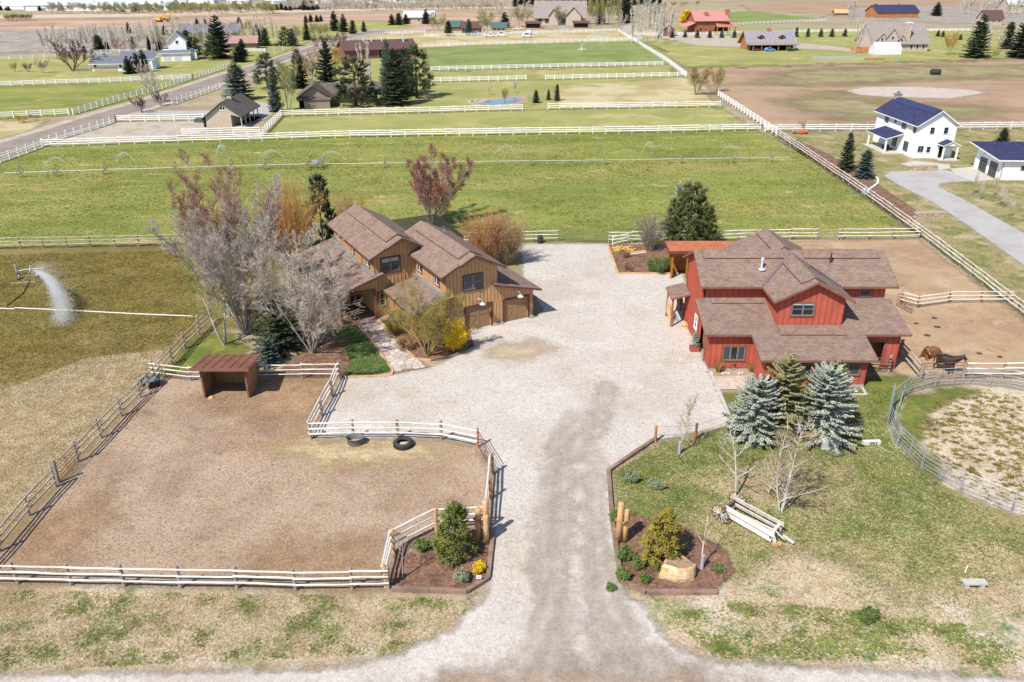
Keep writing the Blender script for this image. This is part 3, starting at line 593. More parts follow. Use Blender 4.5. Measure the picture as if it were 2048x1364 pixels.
# rear cross gable
RYE = 14.6
roof('rear_roof', [(DC - 3.7, RYE, 5.85), (DC - 3.7, 11.0, 5.85), (DC, 2 * YR - yv(DZ) - .1, DZ), (DC, RYE, DZ)], barn, RF, FA)
roof('rear_roof', [(DC + 3.7, 11.0, 5.85), (DC + 3.7, RYE, 5.85), (DC + .001, RYE, DZ), (DC + .001, 2 * YR - yv(DZ) - .1, DZ)], barn, RF, FA)
for sx in (-1, 1):
    x1 = DC + sx * .9; zz = DZ - (DZ - 5.85) / 3.7 * .9 + .12
    pts = [(x1, RYE - .5, zz), (x1, 8.6, zz), (DC, 8.6, DZ + .12), (DC, RYE - .5, DZ + .12)]
    roof('roof_strip', pts if sx < 0 else [pts[1], pts[0], pts[3], pts[2]], barn, RF, M['dtrim'], .115)
wall('wall', [(DC + 3.1, 14.0, 0), (DC - 3.1, 14.0, 0), (DC - 3.1, 14.0, 5.9), (DC, 14.0, 7.4), (DC + 3.1, 14.0, 5.9)], barn, RW)
wall('wall', [(DC - 3.1, 14.0, 0), (DC - 3.1, YB, 0), (DC - 3.1, YB, 5.85), (DC - 3.1, 14.0, 5.85)], barn, RW)
wall('wall', [(DC + 3.1, YB, 0), (DC + 3.1, 14.0, 0), (DC + 3.1, 14.0, 5.85), (DC + 3.1, YB, 5.85)], barn, RW)
# vents
mb = MB().tube([(5.0, 5.3, ZM(5.3) - .1), (5.0, 5.3, ZM(5.3) + .75)], .09, 10).tube([(5.0, 5.3, ZM(5.3) + .7), (5.0, 5.3, ZM(5.3) + .95)], .13, 10).tube([(5.0, 5.15, ZM(5.2) - .02), (5.0, 5.15, ZM(5.2) + .06)], .3, 12)
mb.build('roof_vent', M['enamel'], barn)
mb = MB().tube([(11.0, 5.9, ZM(5.9) - .1), (11.0, 5.9, ZM(5.9) + .9)], .07, 8).tube([(11.0, 5.9, ZM(5.9) + .3), (11.0, 5.9, ZM(5.9) + .5)], .12, 8); mb.build('stove_pipe', M['black'], barn)
MB().tube([(9.9, -3.3, 0), (9.9, -3.3, .5)], .09, 8).build('vent_pipe', M['black'], barn)
# side porch roof over the firewood, posts and lattice
roof('porch_roof', [(-1.7, 11.6, 2.9), (-1.7, 8.6, 2.9), (-.02, 8.6, 3.35), (-.02, 11.6, 3.35)], barn, RF, FA, .16)
MB().beam((-1.5, 8.8, 0), (-1.5, 8.8, 2.8), .16, .16).beam((-1.5, 11.3, 0), (-1.5, 11.3, 2.8), .16, .16).beam((-1.5, 8.7, 2.72), (-1.5, 11.4, 2.72), .14, .18).build('porch_post', M['amber_wood'], barn)
mb = MB()
for i in range(14):
    y = 8.9 + i * .2
    mb.beam((-1.52, y, .5), (-1.52, min(y + 1.4, 11.3), min(1.9, .5 + (11.3 - y))), .03, .05)
    mb.beam((-1.50, y, 1.9), (-1.50, min(y + 1.4, 11.3), max(.5, 1.9 - (11.3 - y))), .03, .05)
mb.build('lattice', M['log'], barn)
# lean-to behind with a flat rust-orange roof
annex = thing('woodshed', 'open amber timber shed with flat rust-orange metal roof behind the barn', 'shed', (16.2, 59.14, 0))
MB().slab([(.35, 21.3, 3.2), (9.5, 21.3, 3.2), (9.5, 24.0, 3.45), (.35, 24.0, 3.45)], .06).build('roof', M['orange_metal'], annex)
for i in range(1, 16): MB().beam((.35 + i * .6, 21.31, 3.215), (.35 + i * .6, 23.98, 3.465), .03, .03).build('roof_rib', M['orange_metal'], annex)
MB().b(.36, 9.5, 21.24, 21.3, 2.9, 3.2).beam((.33, 21.3, 3.05), (.33, 24.0, 3.3), .05, .28).build('fascia', M['dtrim'], annex)
for x, y in ((.8, 21.6), (2.4, 21.6), (4.2, 21.6), (6.0, 21.6), (.8, 23.7), (6.0, 23.7)): MB().b(x - .08, x + .08, y - .08, y + .08, 0, 3.1 if y < 22 else 3.3).build('post', M['amber_wood'], annex)
MB().b(.7, 9.3, 23.8, 23.9, 0, 3.3).b(1.0, 1.1, 21.9, 23.8, 0, 1.1).build('back_wall', M['amber_wood'], annex)
MB().b(2.5, 6.0, 21.5, 21.56, 1.5, 2.9).build('red_panel', RW, annex)

# ------------------------------------------------------------ tan house
HO = G(1065, 634); HA = R(28.5)
house = thing('house', 'tan board-and-batten house with two gables, brown roofs and two garage doors', 'house', HO, HA)
TW, TB, DT = M['tan_wall'], M['tan_batten'], M['dtrim']
GU0, GU1, GZ, GE = -8.85, -3.75, 7.42, 5.8; GC = (GU0 + GU1) / 2; GS = (GZ - GE) / 3.15
gz = lambda u, c=GC: GZ - GS * abs(u - c)
ZRL = lambda u: 4.12 - (u - GU1) * .262        # right lean-to roof
ZLL = lambda u: 3.75 - (GU0 - u) * .26         # left lean-to roof
GB = 11.0                                       # back of the garage block
D = [(-6.95, -4.45), (-3.05, -.55)]; DHH = 2.25
# front wall pieces round the two doors
def hw(pts, par=house, name='wall'): return wall(name, pts, par, TW)
hw([(GU0, 0, 0), (D[0][0], 0, 0), (D[0][0], 0, DHH), (GU0, 0, DHH)])
hw([(D[0][1], 0, 0), (D[1][0], 0, 0), (D[1][0], 0, DHH), (D[0][1], 0, DHH)])
hw([(D[1][1], 0, 0), (0, 0, 0), (0, 0, DHH), (D[1][1], 0, DHH)])
gw = hw([(GU0, 0, DHH + .001), (GU1, 0, DHH + .001), (GU1, 0, gz(GU1) - .2), (GC, 0, GZ - .25), (GU0, 0, gz(GU0) - .2)])
rw = hw([(GU1 + .001, 0, DHH + .001), (0, 0, DHH + .001), (0, 0, ZRL(0) - .2), (GU1 + .001, 0, ZRL(GU1) - .2)])
battens(gw, (GU0, 0, 0), (GU1, 0, 0), DHH + .28, lambda s_: gz(GU0 + s_) - .28, TB, .36, skip=[(GC - GU0 - 1.0, GC - GU0 + 1.15, 3.75, 5.55)])
battens(rw, (GU1 + .36, 0, 0), (0, 0, 0), DHH + .28, lambda s_: ZRL(GU1 + .36 + s_) - .26, TB, .36)
battens(rw, (D[0][1] + .2, 0, 0), (D[1][0] - .2, 0, 0), .1, DHH + .2, TB, .34)
battens(rw, (D[1][1] + .2, 0, 0), (0, 0, 0), .1, DHH + .2, TB, .18)
window(house, (GC + .1, -.002, 4.68), (1, 0, 0), 1.75, 1.3, 2, 2, 'dtrim', 'sash', 'screen', tw=.14)
for (a, b) in D:
    dr = MB().b(a, b, .10, .14, .02, DHH).build('garage_door', M['door_tan'], house)
    MB().b(a - .16, b + .16, -.06, -.003, DHH, DHH + .2).b(a - .16, a, -.06, -.003, 0, DHH).b(b, b + .16, -.06, -.003, 0, DHH).build('door_trim', DT, dr)
    mb = MB(); c_ = (a + b) / 2
    for (p0, p1) in ((a, c_), (c_, b)):
        for x in (p0 + .06, p1 - .06): mb.b(x - .06, x + .06, .07, .0995, .04, DHH - .02)
        for z in (.1, 1.45, DHH - .09): mb.b(p0 + .121, p1 - .121, .072, .0993, z - .06, z + .06)
    mb.beam((a + .15, .085, .18), (c_ - .12, .085, 1.38), .022, .11); mb.beam((b - .15, .085, .18), (c_ + .12, .085, 1.38), .022, .11)
    mb.build('door_brace', M['door_tan'], dr)
    # barn lamp above the door
    lx = c_ + .15
    lm = MB().tube([(lx - .35, 0, DHH + .72), (lx - .35, -.08, DHH + .72), (lx - .3, -.35, DHH + .86), (lx - .1, -.55, DHH + .84), (lx, -.6, DHH + .6)], .028, 6).lathe([(.06, .62), (.08, .56), (.13, .5), (.3, .4), (.31, .36), (.24, .38)], 16, (lx, -.6, DHH - .0)).build('barn_lamp', M['enamel'], house, True)
MB().b(D[0][1] + .17, D[1][0] - .17, -.2, -.003, 0, .2).b(D[1][1] + .17, .05, -.2, -.003, 0, .22).build('foundation', M['found'], house)
MB().b(D[0][0] - .1, D[0][1] + .1, -.6, .09, .0, .05).b(D[1][0] - .1, D[1][1] + .1, -.6, .09, .0, .05).build('door_apron', M['conc'], house)
hw([(0, .16, 0), (0, 9.2, 0), (0, 9.2, ZRL(0) - .2), (0, .16, ZRL(0) - .2)])
hw([(GU1, .16, ZRL(GU1) - .2), (GU1, GB, ZRL(GU1) - .2), (GU1, GB, gz(GU1) - .2), (GU1, .16, gz(GU1) - .2)])
hw([(0, 9.2, 0), (GU1, 9.2, 0), (GU1, 9.2, ZRL(GU1) - .2), (0, 9.2, ZRL(0) - .2)])
lw = hw([(GU0, GB, ZLL(GU0) - .1), (GU0, .16, ZLL(GU0) - .1), (GU0, .16, gz(GU0) - .2), (GU0, GB, gz(GU0) - .2)])
battens(lw, (GU0, 7.0, 0), (GU0, .1, 0), ZLL(GU0) + .1, gz(GU0) - .25, TB, .36, skip=[(.4, 1.75, 3.9, 5.5), (4.3, 5.75, 3.9, 5.5)])
window(house, (GU0 - .002, 5.95, 4.75), (0, -1, 0), 1.0, 1.0, 2, 1, 'dtrim', 'white', tw=.1)
window(house, (GU0 - .002, 1.95, 4.75), (0, -1, 0), 1.0, 1.0, 2, 1, 'dtrim', 'white', tw=.1)
hw([(GU1, GB, 0), (GU0, GB, 0), (GU0, GB, gz(GU0) - .2), (GC, GB, GZ - .25), (GU1, GB, gz(GU1) - .2)])
MB().b(GU0 - .45, GU0 - .003, -.2, 6.9, ZLL(GU0) - .05, ZLL(GU0) + .05).build('flashing', M['sash'], house)
FD = DT
def gable_l(u_c, half, zr, ze, w0, w1, par=house):
    roof('roof', [(u_c - half, w1, ze), (u_c - half, w0, ze), (u_c, w0, zr), (u_c, w1, zr)], par, RF, FD, .22)
    roof('roof', [(u_c + half, w0, ze), (u_c + half, w1, ze), (u_c + .001, w1, zr), (u_c + .001, w0, zr)], par, RF, FD, .22)
    zs = zr - (zr - ze) / half * 1.15
    for sx in (-1, 1):
        pts = [(u_c + sx * 1.15, w1 - 1.2, zs + .13), (u_c + sx * 1.15, w0 + .9, zs + .13), (u_c, w0 + .9, zr + .13), (u_c, w1 - 1.2, zr + .13)]
        roof('roof_strip', pts if sx < 0 else [pts[1], pts[0], pts[3], pts[2]], par, RF, DT, .126)
        pts = [(u_c + sx * 1.5, w0 + .45, zr - (zr - ze) / half * 1.5 + .06), (u_c + sx * 1.5, w0 - .28, zr - (zr - ze) / half * 1.5 + .06), (u_c, w0 - .28, zr + .06), (u_c, w0 + .45, zr + .06)]
        roof('gable_cap', pts if sx < 0 else [pts[1], pts[0], pts[3], pts[2]], par, RF, DT, .3)
gable_l(GC, 3.2, GZ, GE, -.6, GB + .5)
roof('roof', [(.62, -.6, ZRL(.62)), (.62, 9.8, ZRL(.62)), (GU1 + .003, 9.8, ZRL(GU1)), (GU1 + .003, -.003, ZRL(GU1)), (GU1 - .55, -.003, ZRL(GU1 - .55)), (GU1 - .55, -.6, ZRL(GU1 - .55))], house, RF, FD)
LE = -12.4
roof('roof', [(LE, 6.45, ZLL(LE)), (LE, -.6, ZLL(LE)), (GU0 + .55, -.6, ZLL(GU0 + .55)), (GU0 + .55, -.003, ZLL(GU0 + .55)), (GU0 - .003, -.003, ZLL(GU0)), (GU0 - .003, 6.45, ZLL(GU0))], house, RF, FD)
lw = hw([(-11.8, 0, 0), (GU0 - .001, 0, 0), (GU0 - .001, 0, ZLL(GU0) - .2), (-11.8, 0, ZLL(-11.8) - .2)])
battens(lw, (-11.8, 0, 0), (GU0, 0, 0), .1, lambda s_: ZLL(-11.8 + s_) - .24, TB, .36)
lw = hw([(-11.8, 7.0, 0), (-11.8, .16, 0), (-11.8, .16, ZLL(-11.8) - .2), (-11.8, 7.0, ZLL(-11.8) - .2)])
battens(lw, (-11.8, 6.9, 0), (-11.8, .1, 0), .1, ZLL(-11.8) - .24, TB, .36)
# entry block
B0, B1, BW, BBk = -13.0, -7.75, 7.0, 19.0; BC = (B0 + B1) / 2; BZ, BE = 7.65, 6.0; BS = (BZ - BE) / 3.2
bz = lambda u: BZ - BS * abs(u - BC)
ZP = lambda u: 4.3 - (B0 - u) * .30
bw = hw([(B0, BW, 2.7), (B1, BW, 2.7), (B1, BW, bz(B1) - .2), (BC, BW, BZ - .25), (B0, BW, bz(B0) - .2)])
battens(bw, (B0, BW, 0), (-8.9, BW, 0), lambda s_: max(ZLL(max(B0 + s_, -12.4)) + .02, 2.9), lambda s_: bz(B0 + s_) - .28, TB, .36, skip=[(.55, 2.75, 4.15, 5.95)])
window(house, (B0 + 1.65, BW - .002, 5.05), (1, 0, 0), 1.75, 1.3, 2, 2, 'dtrim', 'sash', 'glass', tw=.14, blind=.6)
ew = hw([(B0, BW, 0), (-11.82, BW, 0), (-11.82, BW, 2.699), (B0, BW, 2.699)])
battens(ew, (B0, BW, 0), (-11.85, BW, 0), .1, 2.69, TB, .36)
window(house, (-12.4, BW - .002, 1.75), (1, 0, 0), .62, 1.3, 1, 2, 'dtrim', 'white', tw=.12)
lw = hw([(B0, BBk, 0), (B0, 11.0, 0), (B0, 11.0, bz(B0) - .2), (B0, BBk, bz(B0) - .2)])
lw2 = hw([(B0, 11.0, 3.6), (B0, BW + .16, 3.6), (B0, BW + .16, bz(B0) - .2), (B0, 11.0, bz(B0) - .2)])
hw([(B0, 11.0, 0), (B0, BW + .16, 0), (B0, BW + .16, 3.599), (B0, 11.0, 3.599)])
battens(lw2, (B0, BBk, 0), (B0, BW + .1, 0), ZP(B0) + .05, bz(B0) - .25, TB, .36, skip=[(.9, 2.3, 4.45, 5.9), (5.2, 6.6, 4.45, 5.9), (9.7, 11.1, 4.45, 5.9)])
for w_ in (17.4, 13.1, 8.6): window(house, (B0 - .002, w_, 5.1), (0, -1, 0), 1.05, .9, 2, 1, 'dtrim', 'white', tw=.09)
hw([(B1, BW + .16, 0), (B1, BBk, 0), (B1, BBk, bz(B1) - .2), (B1, BW + .16, bz(B1) - .2)])
hw([(B1, BBk, 0), (B0, BBk, 0), (B0, BBk, bz(B0) - .2), (BC, BBk, BZ - .25), (B1, BBk, bz(B1) - .2)])
MB().b(B0 - .4, B0 - .003, 6.6, BBk, ZP(B0) - .05, ZP(B0) + .05).build('flashing', M['sash'], house)
gable_l(BC, 3.2, BZ, BE, BW - .6, BBk + .6)
PE = -17.5
roof('roof', [(PE, 20.0, ZP(PE)), (PE, 6.3, ZP(PE)), (B0 + .7, 6.3, ZP(B0 + .7)), (B0 + .7, BW - .003, ZP(B0 + .7)), (B0 - .003, BW - .003, ZP(B0)), (B0 - .003, 20.0, ZP(B0))], house, RF, FD)
MB().b(B0 - 3.6, B0 - .25, 6.75, 6.9, 2.72, 2.95).build('porch_beam', M['fascia'], house)
hw([(-16.5, 6.95, 2.96), (B0, 6.95, 2.96), (B0, 6.95, ZP(B0) - .22), (-16.5, 6.95, ZP(-16.5) - .22)], name='porch_gable')
for u in (-16.45, B0 - .15): MB().b(u - .09, u + .09, 6.72, 6.9, .05, 2.72).build('porch_post', M['fascia'], house)
hw([(-15.2, 11.2, 0), (B0, 11.2, 0), (B0, 11.2, 3.9), (-15.2, 11.2, ZP(-15.2) - .2)])
hw([(-15.3, 19.5, 0), (-15.3, 11.2, 0), (-15.3, 11.2, ZP(-15.3) - .25), (-15.3, 19.5, ZP(-15.3) - .25)])
MB().b(-14.2, -13.25, 11.10, 11.19, .05, 2.1).build('front_door', M['dtrim'], house)
MB().slab([(-17.0, 6.6, .06), (B0 - .01, 6.6, .06), (B0 - .01, 11.1, .06), (-17.0, 11.1, .06)], .06).build('porch_floor', ground_mat('brown_flagging', A(150, 112, 92), [(A(176, 138, 116), 1.5, .45, .6, .8)], bump=(6, .5, .05)), house)
for (u, w_, z) in ((-11.9, 12.5, BE + .9), (-4.9, 9.0, 6.9)):
    MB().tube([(u, w_, z - .3), (u, w_, z + .35)], .05, 8).tube([(u, w_, z - .22), (u, w_, z + .02)], [.22, .08], 10).build('roof_vent', M['sash'], house)
# pergola-like slatted roof behind the house
perg = thing('pergola', 'dark slatted pergola roof behind the tan house', 'pergola', HO, HA)
for i in range(30):
    MB().box((-1.6 - .0, 18.4 + i * .27, 2.75 + i * .02), (6.5, .11, .05)).build('slat', M['black'], perg)
for u in (-4.6, 1.4): MB().beam((u, 18.2, 2.62), (u, 26.6, 3.24), .14, .2).build('beam', M['dtrim'], perg)
for u in (-4.6, 1.4):
    for w_ in (18.6, 26.2): MB().b(u - .08, u + .08, w_ - .08, w_ + .08, 0, 2.6 + (w_ - 18.2) * .07).build('post', M['dtrim'], perg)
hv = thing('vent_post', 'short white pipe post standing behind the garage ridge', 'pipe', G(896, 492), 0); MB().tube([(0, 0, 0), (0, 0, 1.6), (0, 0, 1.7)], [.12, .12, .05], 10).build('pipe', M['white'], hv)

# ------------------------------------------------------------ fences, gates, pens
def unit_pole(mat, n=7):
    k = 'pole' + mat.name
    if k not in _unit:                                  # a slightly bent, tapered pole along x from 0 to 1
        mb = MB(); ring = [(0, 0, 0, 1.06), (.35, .25, .1, 1.0), (.7, -.2, .2, .95), (1, 0, 0, .9)]
        mb.v = [(x, y + r * math.cos(6.2832 * j / n), z + r * math.sin(6.2832 * j / n)) for x, y, z, r in ring for j in range(n)]
        mb.f = [(i * n + j, i * n + (j + 1) % n, (i + 1) * n + (j + 1) % n, (i + 1) * n + j) for i in range(3) for j in range(n)] + [tuple(range(n - 1, -1, -1)), tuple(range(3 * n, 4 * n))]
        mb.m = [0] * len(mb.f); _unit[k] = mb.mesh('rail', mat, True)
    return _unit[k]
def unit_post(mat, n=8):
    k = 'post' + mat.name
    if k not in _unit:
        _unit[k] = MB().tube([(0, 0, -.03), (0, 0, .5), (0, 0, .985), (0, 0, 1)], [1.05, 1, .96, .8], n).mesh('post', mat)
    return _unit[k]
def put_rail(p, q, r, mat, parent, name='rail'):
    p, q = Vector(p), Vector(q); d = q - p; o = bpy.data.objects.new(name, unit_pole(mat))
    o.location = p; o.rotation_euler = (random.uniform(0, 6), -math.asin(max(-1, min(1, d.z / d.length))), math.atan2(d.y, d.x)); o.rotation_mode = 'XYZ'
    o.scale = (d.length, r, r); return link(o, parent)
def put_post(p, h, r, mat, parent, name='post', lean=.02):
    o = bpy.data.objects.new(name, unit_post(mat)); o.location = p; o.scale = (r, r, h)
    o.rotation_euler = (random.uniform(-lean, lean), random.uniform(-lean, lean), random.uniform(0, 6)); return link(o, parent)
def fence(label, px, h=1.45, rails=3, rmat='rail', pmat='post', spacing=None, rr=.06, pr=.095, far=False, world=None, name='rail_fence', group='pole rail fences', extra=.1, side=1, board=False):
    """posts at every listed photo point (ground), or every `spacing` metres along the line"""
    P = [G(x, y) for x, y in px] if world is None else [Vector(p) for p in world]
    if spacing:
        Q = [P[0]]
        for a, b in zip(P[:-1], P[1:]):
            n = max(1, round((b - a).length / spacing))
            Q += [a.lerp(b, i / n) for i in range(1, n + 1)]
        P = Q
    root = thing(name, label, 'fence', P[0], 0, group); o0 = P[0]
    zs = [h * (.36 + .58 * i / (rails - 1)) for i in range(rails)]
    if far:
        mp, mr = MB(), MB()
        for i, p in enumerate(P):
            q = p - o0; mp.b(q.x - pr, q.x + pr, q.y - pr, q.y + pr, 0, h + extra)
            if i:
                a = P[i - 1] - o0
                for z in zs: mr.beam(a + Vector((0, 0, z)), q + Vector((0, 0, z)), .05, max(.17, rr * 2))
        tag(mp.build('posts', M[pmat], root), kind='stuff'); tag(mr.build('rails', M[rmat], root), kind='stuff')
        return root
    for i, p in enumerate(P):
        put_post(p - o0, h + extra * random.uniform(.5, 1.2), pr * random.uniform(.9, 1.15), M[pmat], root)
        if i:
            a = P[i - 1]; e = (p - a).normalized(); nn = Vector((e.y, -e.x, 0)) * (pr + rr * .6) * side
            for z in zs:
                j0, j1 = random.uniform(-.04, .04), random.uniform(-.04, .04)
                put_rail(a - o0 + nn + Vector((0, 0, z + j0)) - e * .06, p - o0 + nn + Vector((0, 0, z + j1)) + e * .06, rr * random.uniform(.88, 1.12), M[rmat], root)
    return root
def tube_gate(name, label, p, q, h, n, mat, group=None, r=.025, posts=True, mids=1):
    p, q = Vector(p), Vector(q); d = q - p; L = d.length
    root = thing(name, label, 'gate', p, math.atan2(d.y, d.x), group)
    MB().tube([(0, 0, .12), (0, 0, h), (L, 0, h), (L, 0, .12), (0, 0, .12)], r * 1.15, 6).build('gate_frame', mat, root)
    for i in range(1, n): z = .12 + (h - .12) * i / n; MB().tube([(0, 0, z), (L, 0, z)], r * .8, 6).build('bar', mat, root)
    for k in range(mids): x = L * (k + 1) / (mids + 1); MB().tube([(x, .02, .12), (x, .02, h)], r * .8, 6).build('upright', mat, root)
    return root

fence('near weathered pole fence along the dry verge below the dirt paddock', [(-190, 1164), (-80, 1166), (37, 1168), (144, 1171), (250, 1173), (362, 1176), (475, 1177), (592, 1181), (705, 1179), (777, 1177)], 1.42)
fence('pole fence left of the dirt paddock, below the rusty gate', [(-70, 1180), (0, 1104), (59, 1032), (112, 975)], 1.5, rmat='rail_grey', side=1)
put_gate_a, put_gate_b = G(118, 966), G(157, 924)
tube_gate('pasture_gate', 'rusty red tube gate in the left paddock fence', put_gate_a, put_gate_b, 1.35, 5, M['rust'])
fence('pole fence climbing from the rusty gate to the bare trees beside the shelter', [(157, 924), (202, 877), (243, 833), (281, 796), (297, 780), (343, 729), (370, 698), (398, 670), (424, 644)], 1.5, rmat='rail_grey')
gp = thing('gate_post', 'tall grey gate post at the lower end of the rusty gate', 'post', put_gate_a); put_post((0, 0, 0), 1.75, .11, M['post'], gp)
fence('short whitewashed fence between the black tub and the shelter', [(307, 753), (383, 762), (402, 762)], 1.35, rr=.055)
fence('whitewashed fence between the shelter and the flower bed corner', [(519, 760), (533, 759), (606, 758), (680, 758)], 1.45, rr=.055)
fence('pole fence along the drive from the flower bed corner down to the paddock corner', [(680, 758), (665, 794), (644, 833), (622, 878)], 1.45, rmat='rail')
fence('whitewashed fence behind the feed tub and the tyre, at the edge of the drive', [(622, 879), (707, 876), (796, 876), (883, 880)], 1.45, rr=.06)
fence('short angled fence bay with orange posts beside the rusty drive gate', [(883, 880), (955, 895)], 1.5, pmat='post_new')
a_, b_ = G(957, 897), G(984, 944)
tube_gate('drive_gate', 'rusty tube gate leading from the drive into the paddock', a_, b_, 1.4, 5, M['rust'])
fence('fence bay seen end-on along the drive above the left log posts', [(985, 950), (981, 1000), (975, 1060)], 1.65, rmat='rail', pmat='post_new', rr=.075, side=1)
fence('fence with peeled posts round the left flower bed', [(975, 1058), (873, 1063), (788, 1106), (772, 1176)], 1.6, pmat='log', rr=.065)
fence('brown-grey pole fence between the winter pasture and the irrigated pasture', [(-60, 500), (-6, 499), (42, 497.5), (88, 497), (135, 496), (182, 495), (231, 494.5), (278, 493), (325, 492), (373, 491), (420, 490), (468, 489), (516, 488), (564, 487), (612, 486)], 1.5, rmat='rail_grey', group='pole rail fences')
fence('pale rail fence behind the willows at the top of the drive', [(930, 487), (980, 486), (1020, 485), (1066, 484), (1115, 483)], 1.45, rr=.055)
tube_gate('pasture_gate', 'dark tube gate at the top of the drive', G(1116, 483), G(1216, 486), 1.3, 6, plain('dark_gate_steel', A(120, 112, 104), .6, .3, .3), mids=3)
fence('pale rail fence behind the lumber pile and the pine', [(1218, 487), (1264, 486), (1330, 485), (1380, 484), (1428, 484)], 1.5, rr=.055)
fence('pale rail fence behind the barn roof', [(1428, 484), (1476, 482), (1528, 481), (1580, 480), (1632, 480)], 1.5, rr=.06)
fence('pale rail fence between the corral gate and the long boundary fence', [(1675, 480), (1682, 480), (1734, 479.5), (1785, 479), (1836, 478)], 1.5, rr=.06)
tube_gate('corral_gate', 'grey wire gate in the fence behind the barn', G(1634, 480), G(1674, 480), 1.35, 6, M['rail_grey'], mids=2)
bp = [(2360, 890), (2140, 716), (2060, 645), (2010, 606), (1965, 570), (1920, 535), (1878, 502), (1838, 472), (1800, 444), (1764, 417), (1730, 393), (1698, 370), (1664, 347), (1636, 328), (1606, 307), (1580, 290), (1556, 274)]
BW_ = [G(*p) for p in bp]
fence('long pale boundary fence beside the corral and the big pasture', None, 1.5, world=BW_, spacing=2.9, rr=.06, side=-1)
fence('far boundary fence from the cross fence up past the brown field', [(1552, 271), (1500, 236), (1436, 193)], 1.5, spacing=2.9, far=True, rmat='pole_far', pmat='pole_far')
fence('farthest stretch of the boundary fence beside the green field', [(1372, 154), (1338, 128), (1300, 103), (1262, 79), (1236, 63)], 1.5, spacing=3.2, far=True, rmat='pole_far', pmat='pole_far')
fence('long white cross fence at the far edge of the big pasture', [(85, 294), (300, 287), (525, 281), (700, 275), (1000, 270), (1290, 266), (1520, 261)], 1.4, spacing=2.75, rmat='pole_far', pmat='pole_far', rr=.085, pr=.1)
fence('white fence between the boundary fence and the white house', [(1530, 263), (1640, 262), (1764, 262)], 1.4, spacing=2.9, rmat='pole_far', pmat='pole_far', rr=.08, pr=.1)
fence('white fence right of the white house', [(1912, 259), (2048, 257), (2200, 254)], 1.4, spacing=2.9, rmat='pole_far', pmat='pole_far', rr=.08, pr=.1)
fence('white fence in front of the grey-roofed house and spruces', [(562, 233), (700, 230), (860, 226), (1045, 221)], 1.4, spacing=2.75, rmat='pole_far', pmat='pole_far', rr=.085, pr=.1)
fence('short white fence slanting down beside the green-trimmed barn', [(522, 274), (540, 255), (562, 233)], 1.4, spacing=2.5, rmat='pole_far', pmat='pole_far', rr=.08, pr=.1)
fence('white fence right of the little pond', [(1096, 219), (1260, 217), (1440, 214)], 1.4, spacing=2.75, rmat='pole_far', pmat='pole_far', rr=.08, pr=.1)
fence('white fence beside the green-trimmed barn', [(366, 272), (440, 270), (520, 268)], 1.4, spacing=2.6, rmat='pole_far', pmat='pole_far', rr=.085, pr=.1)
for lab, px in (('white fence behind the pond, left of the gap', [(862, 165), (1052, 160)]), ('white fence behind the pond, right of the gap', [(1091, 160), (1250, 156), (1372, 153)]),
                ('white fence along the near edge of the bright green field', [(862, 142), (1100, 136), (1325, 131)]), ('faint fence along the far edge of the bright green field', [(848, 94), (1040, 88), (1284, 80)]),
                ('white fence along the near side of the road, left end', [(-120, 362), (2, 325), (55, 306), (116, 281), (197, 257), (232, 244)]), ('white fence between the arena and the lane', [(232, 244), (320, 243), (408, 241)]),
                ('white fence along the near side of the road beside the blue spruce', [(345, 210), (419, 184), (440, 176)]), ('white fence along the far side of the road', [(147, 230), (239, 202), (308, 183), (386, 158), (458, 134)]),
                ('white fence across the left pasture', [(-160, 180), (0, 173), (200, 166), (386, 158)]), ('white fence at the left edge beyond the road', [(-60, 240), (0, 237), (138, 230)]),
                ('white fence behind the purple tree, far left', [(-60, 124), (20, 120), (112, 115)]), ('white fence behind the blue-roofed ranch house', [(184, 108), (240, 106), (292, 104)]),
                ('white fence by the road below the far spruces', [(490, 104), (530, 104), (566, 101)]), ('white fence along the road past the dry field', [(640, 98), (700, 82), (770, 68), (850, 66)]),
                ('white fence behind the row of small spruces', [(1262, 72), (1400, 70), (1560, 66), (1700, 64), (1960, 62)]), ('white fence below the far green field', [(1470, 50), (1560, 46), (1650, 42)]),
                ('fence along the stable yard beyond the dry field', [(850, 74), (930, 72), (1060, 68), (1232, 62)])):
    fence(lab, px, 1.4, spacing=2.8 if px[0][1] > 130 else 3.6, far=True, rmat='pole_far', pmat='pole_far')
# corral cross fence, gates, barn pens
fence('corral fence crossing behind the horses', [(1800, 608), (1833, 616), (1896, 607), (1960, 606), (2020, 606)], 1.35, pmat='post_new', rr=.055)
tube_gate('corral_gate', 'dark tube gate standing open right of the barn roof', G(1792, 612), G(1822, 628), 1.3, 5, M['rust'])
fence('pole fence from the barn corner to the horse gate', [(1800, 712), (1840, 759)], 1.5, rmat='rail_grey', rr=.075, pr=.13)
tube_gate('horse_gate', 'rusty red gate in front of the standing dark horse', G(1844, 759), G(1921, 757), 1.45, 5, M['rust'])
fence('corral fence right of the horse gate', [(1926, 758), (2003, 758), (2080, 757), (2160, 757)], 1.6, rr=.065, pr=.12)
fence('small stall fence under the barn roof edge', [(1730, 745), (1776, 746)], 1.5, rails=4, rmat='rust', pmat='post', pr=.13, rr=.045)
